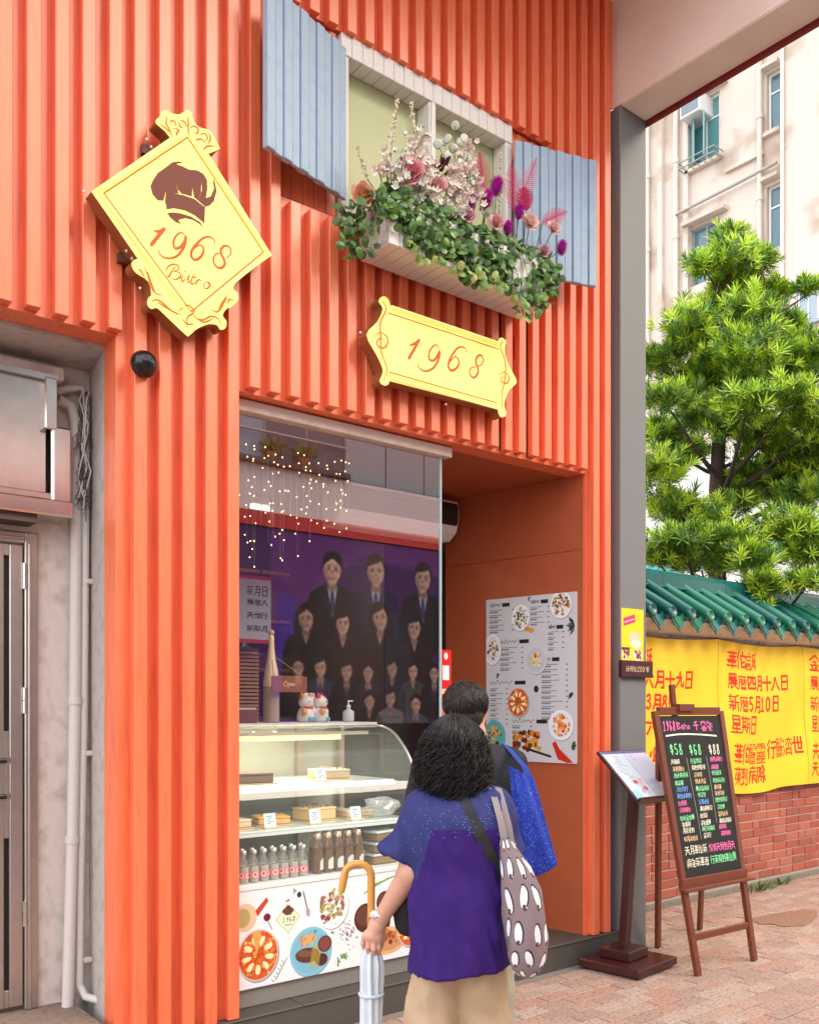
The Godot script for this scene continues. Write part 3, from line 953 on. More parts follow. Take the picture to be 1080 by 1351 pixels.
# ---------------------------------------------------------------- temple wall, banner
func build_temple() -> void:
	var t := thing("temple_wall", "red brick boundary wall with a green glazed tile coping", "wall")
	var b := MB.new()
	b.bb(V(4.6, -0.02, -0.95), V(12.0, 2.16, -0.612))
	part(t, "core", b, M.mortar)
	var r := rng(12)
	var shapes := {}
	var tones := []
	var bt := mottle("brickface", 0.05, 0.0, 0.0, 4, 512, [[0.0, 0.3, 0.5, 0.8, 1.0], [Color(0.7, 0.62, 0.6), Color(0.88, 0.85, 0.83), Color(1, 1, 1), Color(1, 0.98, 0.96), Color(1.0, 0.9, 0.86)]])
	for c in [[0.46, 0.125, 0.08], [0.42, 0.105, 0.07], [0.50, 0.155, 0.10], [0.38, 0.11, 0.08], [0.47, 0.17, 0.12]]:
		tones.append(mot(m_(c[0], c[1], c[2], 0.85), bt, 3.0, true, 0.25))
	var rows := range(1, 14)
	rows.append(28)
	for j in rows:
		var y: float = 0.0755 * j + 0.002
		var x := 5.55 + (0.11 if j % 2 else 0.0)
		var k := 0
		while x < 9.35:
			var head: bool = (k + j * 2) % 5 == 3
			var w := 0.103 if head else 0.215
			var key := "h" if head else "s"
			if not shapes.has(key):
				var m := MB.new()
				m.bb(V(0, 0, 0), V(w, 0.065, 0.05), 0.004)
				shapes[key] = m.mesh()
			if j < 28 or x > 5.9:
				part(t, "brick", shapes[key], tones[r.randi() % tones.size()], at_(V(x + r.randf_range(-0.002, 0.002), y + r.randf_range(-0.0015, 0.0015), -0.655 + r.randf_range(0.0, 0.006)), 0, r.randf_range(-0.006, 0.006), r.randf_range(-0.008, 0.008)))
			x += w + 0.0105
			k += 1
	var far := MB.new()
	for j in range(1, 28):
		var y: float = 0.0755 * j + 0.002
		var x0 := 9.4 + (0.11 if j % 2 else 0.0)
		while x0 < 11.9:
			far.bb(V(x0, y, -0.655), V(x0 + 0.215, y + 0.065, -0.603))
			x0 += 0.2255
	part(t, "farther_bricks", far, tones[0]).set_meta("kind", "stuff")
	b = MB.new()
	b.bb(V(4.6, -0.015, -0.6115), V(12.0, 0.055, -0.59), 0.005)
	part(t, "footing", b, mot(m_(0.25, 0.22, 0.18, 0.9), noises["grime"], 2.0))
	# plaster cove under the eave
	b = MB.new()
	var prof := PackedVector2Array([Vector2(-0.95, 2.16), Vector2(-0.605, 2.16), Vector2(-0.585, 2.19), Vector2(-0.50, 2.215), Vector2(-0.42, 2.25), Vector2(-0.39, 2.285), Vector2(-0.95, 2.285)])
	b.slab(prof, 4.6, 12.0, Transform3D(Basis(V(0, 0, 1), V(0, 1, 0), V(1, 0, 0)), V(0, 0, 0)))
	part(t, "plaster_cove", b, mot(m_(0.66, 0.60, 0.55, 0.8), noises["grime"], 1.2))
	# glazed coping
	var teal := mot(m_(0.006, 0.12, 0.105, 0.22), noises["speck"], 2.0)
	var teal2 := mot(m_(0.014, 0.18, 0.105, 0.22), noises["speck"], 2.0)
	var teal3 := mot(m_(0.008, 0.115, 0.10, 0.25), noises["speck"], 2.0)
	b = MB.new()
	b.slab(PackedVector2Array([Vector2(-0.82, 2.286), Vector2(-0.39, 2.286), Vector2(-0.40, 2.31), Vector2(-0.80, 2.58)]), 4.6, 12.0, Transform3D(Basis(V(0, 0, 1), V(0, 1, 0), V(1, 0, 0)), V(0, 0, 0)))
	part(t, "tile_bed", b, m_(0.012, 0.06, 0.06, 0.5))
	for i in 8:
		b = MB.new()
		var x0 := 4.6 + 0.92 * i
		b.slab(PackedVector2Array([Vector2(-0.96, 2.56), Vector2(-0.755, 2.56), Vector2(-0.735, 2.60), Vector2(-0.735, 2.70), Vector2(-0.77, 2.745), Vector2(-0.93, 2.745), Vector2(-0.96, 2.70)]), x0, x0 + 0.915, Transform3D(Basis(V(0, 0, 1), V(0, 1, 0), V(1, 0, 0)), V(0, 0, 0)))
		b.tube([V(x0, 2.605, -0.725), V(x0 + 0.915, 2.605, -0.725)], 0.016, 8)
		part(t, "ridge_tile", b, teal)
	var roll := MB.new()
	roll.tube([V(0, 0.0, 0.0), V(0, 0.135, -0.21), V(0, 0.27, -0.42)], 0.047, 12)
	roll.lathe([Vector2(0, 0.006), Vector2(0.026, 0.006), Vector2(0.03, 0.012), Vector2(0.044, 0.012), Vector2(0.052, 0.004), Vector2(0.052, -0.012)], 14, Transform3D(Basis(V(1, 0, 0), deg_to_rad(90 - 12)), V(0, -0.004, 0.006)))
	var drip := MB.new()
	var dp := PackedVector2Array([Vector2(-0.075, 0.05), Vector2(-0.078, 0.0), Vector2(-0.055, -0.045), Vector2(-0.02, -0.07), Vector2(0, -0.1), Vector2(0.02, -0.07), Vector2(0.055, -0.045), Vector2(0.078, 0.0), Vector2(0.075, 0.05), Vector2(0.04, 0.028), Vector2(0, 0.02), Vector2(-0.04, 0.028)])
	drip.slab(dp, -0.012, 0.0)
	var dp2 := PackedVector2Array()
	for q in dp:
		dp2.append(q * 0.72)
	drip.slab(dp2, -0.002, 0.005)
	var rm := roll.mesh()
	var dm := drip.mesh()
	for i in 26:
		var x := 5.01 + 0.25 * i
		var mt: Material = [teal, teal2, teal3, teal, teal2][r.randi() % 5]
		part(t, "roll_tile", rm, mt, at_(V(x, 2.345, -0.345), r.randf_range(-0.02, 0.02), r.randf_range(-0.02, 0.02)))
		part(t, "drip_tile", dm, [teal, teal2, teal3][r.randi() % 3], at_(V(x + 0.125, 2.295, -0.372), -0.16, r.randf_range(-0.05, 0.05)))
	# banner
	var p := Paint.new(2048, 640, Color(0.98, 0.80, 0.16))
	var red := Color(0.90, 0.14, 0.05)
	for q in [["華佗誕", 1022, 37, 66, 70], ["農曆四月十八日", 1033, 134, 60, 60], ["新曆", 1033, 223, 60, 66], ["5", 1165, 228, 42, 58], ["月", 1212, 224, 58, 66], ["1", 1268, 228, 42, 58], ["0", 1316, 228, 42, 58], ["日", 1362, 224, 58, 64], ["星期日", 1033, 311, 64, 70], ["華佗醫靈", 1050, 430, 62, 82], ["行醫濟世", 1340, 420, 62, 78], ["藥到", 1050, 528, 60, 74], ["病除", 1196, 524, 54, 72],
		["誕", 446, 46, 62, 66], ["六月十九日", 450, 134, 62, 64], ["3", 462, 230, 46, 54], ["月", 510, 228, 52, 58], ["8", 560, 230, 46, 54], ["日", 606, 228, 50, 58], ["星期六", 330, 318, 64, 66], ["必", 490, 424, 66, 74], ["病除", 380, 520, 64, 70], ["農曆", 310, 134, 62, 64], ["新曆", 310, 228, 62, 60], ["觀", 0, 0, 0, 0],
		["金華", 1688, 34, 70, 70], ["農曆四月", 1692, 136, 60, 60], ["新曆5月", 1692, 230, 60, 66], ["星期日", 1692, 322, 64, 70], ["夫行八世", 1692, 444, 64, 78], ["天月日到", 1692, 538, 60, 62]]:
		if q[0] == "觀":
			continue
		write_(p, q[0], q[1], q[2], q[3], q[4], red, 11.0, 1.11)
	for sx in [258, 945, 1632]:
		p.line(PackedVector2Array([Vector2(sx, 8), Vector2(sx + 6, 300), Vector2(sx + 10, 632)]), 4, Color(0.62, 0.42, 0.03))
	b = MB.new()
	var pts := []
	var cols := 90
	var rws := 16
	for j in rws + 1:
		for i in cols:
			var u := float(i) / (cols - 1)
			var v := float(j) / rws
			var x := 5.0 + 4.2 * u
			var sag := 0.028 * absf(sin((x - 5.53) / 1.4 * PI)) * (1.0 - v)
			var y := 2.185 - v * 1.30 - sag + (v * 0.018 * sin(x * 2.3) - v * 0.012 * sin(x * 5.1 + 1.0))
			var z := -0.555 + 0.016 * sin(x * 4.5 + v * 1.3) * (0.3 + v) + 0.012 * sin(x * 11.0 + v * 5.0) * (0.25 + v) + 0.009 * sin(v * 9.0 + x * 3.0) + 0.006 * sin(x * 23.0 - v * 7.0) * (1.0 - v) + v * 0.012
			pts.append(V(x, y, z))
	# rows run downwards so that the print faces the street
	var flip := []
	for j in rws + 1:
		for i in cols:
			flip.append(pts[(rws - j) * cols + i])
	b.grid(flip, cols)
	for i in b.uv.size():
		b.uv[i].y = 1.0 - b.uv[i].y
	var bn := thing("banner", "yellow cloth banner with red Chinese dates tied along the brick wall", "banner")
	var bm := printed(p.tex(), 0.62)
	part(bn, "cloth", b, bm)
	for x in [5.6, 6.3, 6.93, 7.6, 8.32, 9.0]:
		b = MB.new()
		b.tube([V(x, 2.172, -0.553), V(x + 0.004, 2.2, -0.57), V(x + 0.002, 2.23, -0.52)], 0.004, 5)
		part(bn, "tie", b, M.wire)

# ---------------------------------------------------------------- beige building behind the temple
func build_far_building() -> void:
	var t := thing("apartment_building", "sunlit cream apartment block with drain pipes and an air conditioned window", "building")
	var wm := mot(m_(0.66, 0.57, 0.49, 0.85), mottle("far", 0.01, 0.0, 0.0, 6, 512, [[0.0, 0.3, 0.42, 0.6, 1.0], [Color(0.78, 0.73, 0.69), Color(0.92, 0.895, 0.87), Color(0.99, 0.985, 0.98), Color(1, 1, 1), Color(0.985, 0.98, 0.97)]]), 0.12)
	var pm := m_(0.72, 0.62, 0.53, 0.6)
	# wall with the openings left free: strips round four windows (z is across, facing -x)
	var wins := [[-10.42, -9.58, 15.68, 17.35], [-10.40, -9.55, 12.62, 14.12], [-8.25, -7.90, 15.62, 17.05], [-8.25, -7.90, 12.75, 14.3]]
	var b := MB.new()
	for q in [[-12.4, 0.0, -10.42, 26.0], [-10.42, 0.0, -9.55, 12.62], [-10.42, 14.12, -9.55, 15.68], [-10.42, 17.35, -9.55, 26.0], [-9.55, 0.0, -8.26, 26.0], [-8.26, 0.0, -7.88, 12.75], [-8.26, 14.3, -7.88, 15.62], [-8.26, 17.05, -7.88, 26.0], [-7.88, 0.0, -7.46, 26.0]]:
		b.bb(V(21.0, q[1], q[0]), V(21.5, q[3], q[2]))
	part(t, "wall", b, wm)
	b = MB.new()
	b.bb(V(20.3, 0, -7.459), V(23, 26, 6.0))
	part(t, "projecting_block", b, wm)
	b = MB.new()
	b.bb(V(20.9, 0, -13.5), V(23, 26, -12.401))
	part(t, "side_block", b, wm)
	# ribs and ledges
	for z in [-11.35, -10.55]:
		b = MB.new()
		b.bb(V(20.88, 0, z), V(20.999, 26, z + 0.14))
		part(t, "rib", b, wm)
	for q in [[-10.55, -9.3, 17.42, 0.22], [-10.55, -9.3, 14.2, 0.22], [-9.35, -8.3, 15.12, 0.1], [-8.3, -7.88, 17.12, 0.2], [-8.3, -7.88, 14.4, 0.2], [-8.3, -7.88, 15.5, 0.12], [-10.5, -9.45, 15.58, 0.12]]:
		b = MB.new()
		b.bb(V(21.0 - q[3], q[2], q[0]), V(20.999, q[2] + 0.09, q[1]))
		part(t, "ledge", b, wm)
	for z in [-10.78, -8.38, -11.7]:
		b = MB.new()
		b.tube([V(20.9, 0, z), V(20.9, 26, z)], 0.065, 8)
		for y in range(8, 24, 2):
			b.tube([V(20.9, y, z), V(20.9, y + 0.12, z)], 0.085, 8)
		part(t, "drain_pipe", b, pm)
	b = MB.new()
	b.tube([V(20.25, 0, -7.43), V(20.25, 26, -7.43)], 0.045, 8)
	part(t, "drain_pipe", b, pm)
	b = MB.new()
	b.tube([V(20.85, 14.62, -10.75), V(20.85, 14.66, -9.0), V(20.85, 14.7, -7.9)], 0.04, 6)
	part(t, "cable_conduit", b, m_(0.4, 0.36, 0.32, 0.7))
	var gm := m_(0.10, 0.19, 0.24, 0.08)
	var gm2 := m_(0.13, 0.30, 0.31, 0.1)
	for i in wins.size():
		var q: Array = wins[i]
		var wn := MB.new()
		var fw := 0.05
		wn.bb(V(21.1, q[2], q[0]), V(21.18, q[2] + fw, q[1])); wn.bb(V(21.1, q[3] - fw, q[0]), V(21.18, q[3], q[1]))
		wn.bb(V(21.1, q[2] + fw, q[0]), V(21.18, q[3] - fw, q[0] + fw)); wn.bb(V(21.1, q[2] + fw, q[1] - fw), V(21.18, q[3] - fw, q[1]))
		var mid: float = (q[0] + q[1]) / 2
		if i < 2:
			wn.bb(V(21.1, q[2] + fw, mid - 0.025), V(21.18, q[3] - fw, mid + 0.025))
		wn.bb(V(21.105, q[2] + (q[3] - q[2]) * 0.66, q[0] + fw), V(21.175, q[2] + (q[3] - q[2]) * 0.66 + 0.04, q[1] - fw))
		var wo := part(t, "window", wn, M.white if i != 1 else m_(0.28, 0.3, 0.3, 0.5))
		wn = MB.new()
		wn.bb(V(21.13, q[2] + fw, q[0] + fw), V(21.14, q[3] - fw, q[1] - fw))
		part(wo, "pane", wn, gm2 if i == 0 else gm)
	# open casements and rack of the upper window
	for q in [[-10.42, 0.75], [-9.98, 0.45]]:
		b = MB.new()
		b.box(V(-0.2, 0, 0), V(0.4, 1.15, 0.03), 0.0, Transform3D(Basis(V(0, 1, 0), q[1]), V(21.05, 16.28, q[0])))
		part(t, "casement", b, m_(0.22, 0.42, 0.42, 0.15))
	b = MB.new()
	for y in [15.6, 15.75]:
		b.tube([V(21.0, y, -10.5), V(20.6, y, -10.5), V(20.6, y, -9.45), V(21.0, y, -9.45)], 0.018, 5)
	for k in 6:
		b.tube([V(21.0, 15.6, -10.4 + 0.18 * k), V(20.6, 15.6, -10.4 + 0.18 * k)], 0.012, 5)
	part(t, "laundry_rack", b, m_(0.35, 0.33, 0.3, 0.6))
	b = MB.new()
	b.bb(V(20.2, 10.3, -7.05), V(20.302, 11.25, -6.0))
	var wo2 := part(t, "window", b, m_(0.3, 0.36, 0.42, 0.2))
	b = MB.new()
	for k in 5:
		b.bb(V(20.18, 10.35, -7.0 + 0.22 * k), V(20.199, 11.2, -6.97 + 0.22 * k))
	part(wo2, "bars", b, M.white)
	var ac := thing("window_air_conditioner", "white boxy air conditioner jutting from the cream block upper window", "air conditioner", V(20.55, 16.83, -10.12))
	b = MB.new()
	b.bb(V(0, 0, -0.3), V(0.6, 0.5, 0.3), 0.02)
	part(ac, "casing", b, M.white)
	b = MB.new()
	b.bb(V(-0.012, 0.06, -0.25), V(-0.001, 0.44, 0.25))
	for k in 8:
		b.bb(V(-0.02, 0.08 + 0.045 * k, -0.25), V(-0.0125, 0.1 + 0.045 * k, 0.25))
	part(ac, "grille", b, m_(0.28, 0.33, 0.38, 0.6))
	# darker neighbour whose flank shows past the pilaster
	var nb := thing("old_building", "weathered brown tenement flank showing beside the grey pilaster", "building")
	b = MB.new()
	b.bb(V(24, 0, -22), V(30, 24, -13.9))
	part(nb, "wall", b, mot(m_(0.45, 0.34, 0.27, 0.9), noises["far"], 0.2))
	for y in [9.0, 12.5, 16.0]:
		b = MB.new()
		b.bb(V(23.6, y, -16.5), V(23.999, y + 1.9, -14.0))
		part(nb, "bay", b, m_(0.13, 0.10, 0.08, 0.8))
	# pale low house behind the tree
	var hs := thing("pale_house", "pale low building glimpsed between the tree branches", "building")
	b = MB.new()
	b.bb(V(15, 0, -13.8), V(18.8, 6.2, -3.0))
	part(hs, "wall", b, mot(m_(0.80, 0.78, 0.74, 0.85), noises["grime"], 0.3))
	b = MB.new()
	b.bb(V(14.98, 4.2, -13.0), V(14.999, 4.5, -3.5))
	part(hs, "painted_band", b, m_(0.1, 0.4, 0.45, 0.6))

# ---------------------------------------------------------------- building across the street, mirrored in the shop pane
func build_opposite() -> void:
	var t := thing("street_building", "pink and red building across the street, mirrored in the shop window", "building")
	var b := MB.new()
	b.bb(V(-4, 5.25, 11.0), V(26, 6.12, 11.3)); part(t, "spandrel", b, m_(0.84, 0.64, 0.58, 0.8))
	b = MB.new()
	b.bb(V(-4, 4.98, 10.95), V(26, 5.249, 11.3)); part(t, "red_fascia", b, m_(0.62, 0.03, 0.03, 0.5))
	b = MB.new()
	b.bb(V(-4, 6.121, 10.85), V(10.6, 6.22, 11.3)); part(t, "balcony_slab", b, m_(0.10, 0.08, 0.07, 0.8))
	b = MB.new()
	b.bb(V(-4, 0, 12.4), V(26, 7.699, 12.6)); part(t, "back_wall", b, m_(0.25, 0.2, 0.19, 0.8))
	b = MB.new()
	b.bb(V(-4, 7.7, 10.9), V(26, 8.0, 12.6)); part(t, "roof", b, M.cream)
	b = MB.new()
	b.bb(V(-4, 4.9, 11.31), V(26, 4.97, 12.39)); part(t, "arcade_ceiling", b, m_(0.4, 0.34, 0.32, 0.8))
	# glazed upper floor: dark bay with curtains, then perforated shutters
	for i in 5:
		b = MB.new()
		var x := 10.62 + i * 1.02
		b.bb(V(x, 6.15, 11.05), V(x + 0.98, 7.68, 11.12))
		part(t, "screen_panel", b, mot(m_(0.62, 0.70, 0.70, 0.5), mottle("screen", 0.25, 0.0, 0.0, 1, 256, [[0.0, 0.45, 0.55, 1.0], [Color(0.35, 0.33, 0.33), Color(0.45, 0.42, 0.42), Color(1, 1, 1), Color(1, 1, 1)]]), 1.2))
	for i in 7:
		b = MB.new()
		var x := 4.2 + i * 0.92
		b.bb(V(x, 6.23, 11.1), V(x + 0.04, 7.68, 11.16))
		part(t, "window_post", b, m_(0.3, 0.27, 0.25, 0.5))
		b = MB.new()
		b.bb(V(x + 0.041, 6.23, 11.125), V(x + 0.919, 7.68, 11.135))
		part(t, "window_pane", b, m_(0.10, 0.14, 0.17, 0.15) if i % 3 != 1 else m_(0.24, 0.34, 0.40, 0.3))
	b = MB.new()
	b.tube([V(4.2, 6.75, 11.0), V(10.6, 6.75, 11.0)], 0.025, 6)
	part(t, "balcony_rail", b, m_(0.5, 0.5, 0.5, 0.4, 0.6))
	var r := rng(77)
	for x in [8.9, 9.6]:
		var pt := thing("balcony_plant", "leafy potted plant on the balcony across the street, %s the grey screens" % ("nearer" if x > 9.0 else "farther from"), "plant", V(x, 6.22, 10.98), 0, "balcony plants across the street")
		b = MB.new()
		b.lathe([Vector2(0, 0), Vector2(0.08, 0), Vector2(0.11, 0.16), Vector2(0, 0.16)], 10)
		part(pt, "pot", b, m_(0.3, 0.12, 0.07, 0.8))
		b = MB.new()
		for k in 90:
			var d := V(r.randf_range(-1, 1), r.randf_range(0.1, 1), r.randf_range(-1, 1)).normalized()
			var p0 := V(0, 0.16, 0) + d * r.randf_range(0.02, 0.25)
			var s := d.cross(V(r.randf_range(-1, 1), 0.3, 1)).normalized() * 0.03
			b.quad(p0 - s, p0 + s, p0 + d * 0.12 + s * 0.4, p0 + d * 0.12 - s * 0.4)
		part(pt, "foliage", b, m_(0.13, 0.22, 0.05, 0.6))
	# shop hoarding with portraits, printed
	var p := Paint.new(1024, 768, Color(0.26, 0.10, 0.36))
	p.poly(PackedVector2Array([Vector2(150, 0), Vector2(1024, 0), Vector2(1024, 120), Vector2(560, 60), Vector2(280, 300), Vector2(160, 640)]), Color(0.42, 0.16, 0.46))
	p.poly(PackedVector2Array([Vector2(180, 240), Vector2(260, 240), Vector2(260, 768), Vector2(150, 768)]), Color(0.30, 0.14, 0.60))
	p.curve(PackedVector2Array([Vector2(200, 760), Vector2(210, 540), Vector2(300, 260), Vector2(480, 110), Vector2(800, 60), Vector2(1024, 90)]), 5, Color(0.45, 0.30, 0.55))
	var bust := func(x: float, y: float, s: float, suit: Color, style: int, skin: Color, tilt: float):
		var T := func(a: float, b: float) -> Vector2: return Vector2(x, y) + Vector2(a, b).rotated(tilt) * s
		var B := func(a: float, b: float) -> Vector2: return Vector2(x, y) + Vector2(a, b) * s
		var hairc := Color(0.07, 0.05, 0.05) if style != 3 else Color(0.16, 0.13, 0.12)
		if style == 1 or style == 2:  # long hair falls behind the shoulders
			p.poly([T.call(-0.7, -0.5), T.call(-0.95, 0.6), T.call(-1.0, 1.7 if style == 1 else 0.9), T.call(1.0, 1.7 if style == 1 else 0.9), T.call(0.95, 0.6), T.call(0.7, -0.5), T.call(0, -1.05)], hairc)
		p.poly([B.call(-0.3, 0.75), B.call(-0.8, 0.98), B.call(-1.35, 1.25), B.call(-1.7, 2.4), B.call(-1.75, 4.2), B.call(1.75, 4.2), B.call(1.7, 2.4), B.call(1.35, 1.2), B.call(0.8, 0.95), B.call(0.3, 0.75)], suit)
		p.poly([B.call(-1.35, 1.25), B.call(-1.7, 2.4), B.call(-1.75, 4.2), B.call(-0.9, 4.2), B.call(-0.85, 2.0)], suit.darkened(0.35))
		if style == 0 or style == 3:
			p.poly([B.call(-0.34, 0.8), B.call(0.0, 2.6), B.call(0.36, 0.8)], Color(0.82, 0.82, 0.88))
			p.poly([B.call(-0.1, 1.0), B.call(-0.14, 2.0), B.call(0.0, 2.4), B.call(0.14, 2.0), B.call(0.1, 1.0)], Color(0.2, 0.22, 0.4) if s > 60 else Color(0.4, 0.15, 0.18))
			p.line([B.call(-0.34, 0.82), B.call(-0.5, 1.5), B.call(0.0, 2.6)], s * 0.1, suit.lightened(0.12)); p.line([B.call(0.36, 0.82), B.call(0.5, 1.5), B.call(0.0, 2.6)], s * 0.1, suit.lightened(0.12))
		else:
			p.poly([B.call(-0.34, 0.8), B.call(0.0, 1.7), B.call(0.34, 0.8)], skin.darkened(0.1))
		p.poly([T.call(-0.27, 0.4), B.call(-0.3, 1.0), B.call(0, 1.25), B.call(0.3, 1.0), T.call(0.27, 0.4)], skin.darkened(0.28))
		var f := PackedVector2Array()
		for i in 26:
			var a := TAU * i / 26
			var jaw := 0.56 - 0.14 * maxf(0.0, sin(a)) * maxf(0.0, sin(a))
			f.append(T.call(cos(a) * jaw, sin(a) * (0.82 if sin(a) > 0 else 0.78)))
		p.poly(f, skin)
		p.poly([T.call(-0.55, -0.2), T.call(-0.5, 0.3), T.call(-0.28, 0.7), T.call(-0.1, 0.8), T.call(-0.2, 0.4), T.call(-0.34, 0.0)], skin.darkened(0.2))
		p.oval(T.call(0.28, 0.2).x, T.call(0.28, 0.2).y, s * 0.15, s * 0.2, skin.lightened(0.12))
		p.oval(T.call(0.05, -0.42).x, T.call(0.05, -0.42).y, s * 0.28, s * 0.13, skin.lightened(0.12))
		var part_x: float = [-0.2, 0.15, -0.05, 0.2][style]
		p.poly([T.call(-0.6, 0.05), T.call(-0.62, -0.45), T.call(-0.4, -0.85), T.call(0.05, -1.0), T.call(0.45, -0.82), T.call(0.62, -0.42), T.call(0.6, 0.05), T.call(0.5, -0.3), T.call(part_x + 0.2, -0.62), T.call(part_x, -0.5), T.call(-0.48, -0.28)], hairc)
		for e in [-1.0, 1.0]:
			p.oval(T.call(e * 0.23, -0.05).x, T.call(e * 0.23, -0.05).y, s * 0.12, s * 0.06, skin.darkened(0.35), tilt)
			p.oval(T.call(e * 0.23, -0.05).x, T.call(e * 0.23, -0.05).y, s * 0.055, s * 0.05, Color(0.1, 0.07, 0.06))
			p.line([T.call(e * 0.12, -0.19), T.call(e * 0.34, -0.2)], maxf(1.5, s * 0.05), skin.darkened(0.4))
		p.poly([T.call(-0.05, 0.0), T.call(-0.12, 0.22), T.call(0.1, 0.24)], skin.darkened(0.2))
		p.line([T.call(-0.17, 0.42), T.call(0.0, 0.46), T.call(0.18, 0.4)], maxf(1.5, s * 0.06), skin.darkened(0.32))
		if style == 0 or style == 3:
			p.line([T.call(-0.14, 0.56), T.call(0.12, 0.57)], s * 0.05, skin.darkened(0.18))
	var sk := Color(0.90, 0.70, 0.58)
	var people := [[425, 128, 74, Color(0.07, 0.07, 0.1), 0, 0.06], [634, 116, 76, Color(0.11, 0.12, 0.26), 3, -0.05], [878, 124, 74, Color(0.06, 0.06, 0.08), 3, 0.1],
		[305, 326, 60, Color(0.05, 0.05, 0.07), 2, -0.12], [474, 336, 58, Color(0.16, 0.10, 0.09), 1, 0.08], [655, 302, 66, Color(0.06, 0.05, 0.06), 1, -0.16], [832, 334, 60, Color(0.12, 0.08, 0.10), 1, 0.14],
		[271, 513, 46, Color(0.10, 0.09, 0.12), 0, 0.1], [370, 510, 48, Color(0.22, 0.24, 0.32), 3, -0.06], [492, 521, 47, Color(0.07, 0.07, 0.09), 3, 0.04], [596, 525, 46, Color(0.16, 0.16, 0.19), 0, 0.12], [716, 506, 46, Color(0.10, 0.08, 0.09), 1, -0.1], [825, 513, 45, Color(0.30, 0.28, 0.28), 2, 0.08], [940, 520, 46, Color(0.08, 0.08, 0.1), 0, 0.0],
		[602, 640, 45, Color(0.05, 0.05, 0.06), 2, -0.05], [708, 626, 46, Color(0.5, 0.48, 0.46), 1, 0.08], [840, 650, 46, Color(0.34, 0.34, 0.36), 0, -0.08]]
	var tone := 0
	for q in people:
		bust.call(float(q[0]), float(q[1]), float(q[2]), q[3], q[4], sk.darkened(0.04 * (tone % 4)), q[5])
		tone += 1
	var hb := thing("portrait_hoarding", "large purple hoarding with suited portraits across the street, mirrored in the window", "billboard", V(8.1, 1.1, 10.99))
	b = MB.new()
	b.quad(V(5.2, 0, 0), V(0, 0, 0), V(0, 3.86, 0), V(5.2, 3.86, 0), Vector2(1, 1), Vector2(0, 1), Vector2(0, 0), Vector2(1, 0))
	for y in 260:
		p.rect(0, y * 3, 1024, 1, Color(0.2, 0.1, 0.26)) if y % 9 == 0 else null
	p.im.resize(118, 88, Image.INTERPOLATE_LANCZOS)
	p.im.resize(512, 384, Image.INTERPOLATE_CUBIC)
	part(hb, "print", b, printed(p.tex(), 0.5))
	b = MB.new()
	b.bb(V(-0.05, -0.05, 0.003), V(5.25, 3.87, 0.08))
	part(hb, "frame", b, M.black)

# a pixel of the photograph as a direction; depth comes from a plane or a distance
func at_depth(x: float, y: float, d: float) -> Vector3:
	var s := (x - 540.0) / 1227.0
	return V(0, 1.6, 3.92) + (V(0.628, 0, -0.778) + V(0.778, 0, 0.628) * s + V(0, (935.0 - y) / 1227.0, 0)) * d
func on_z(x: float, y: float, z: float) -> Vector3:
	var s := (x - 540.0) / 1227.0
	return at_depth(x, y, (z - 3.92) / (-0.778 + 0.628 * s))

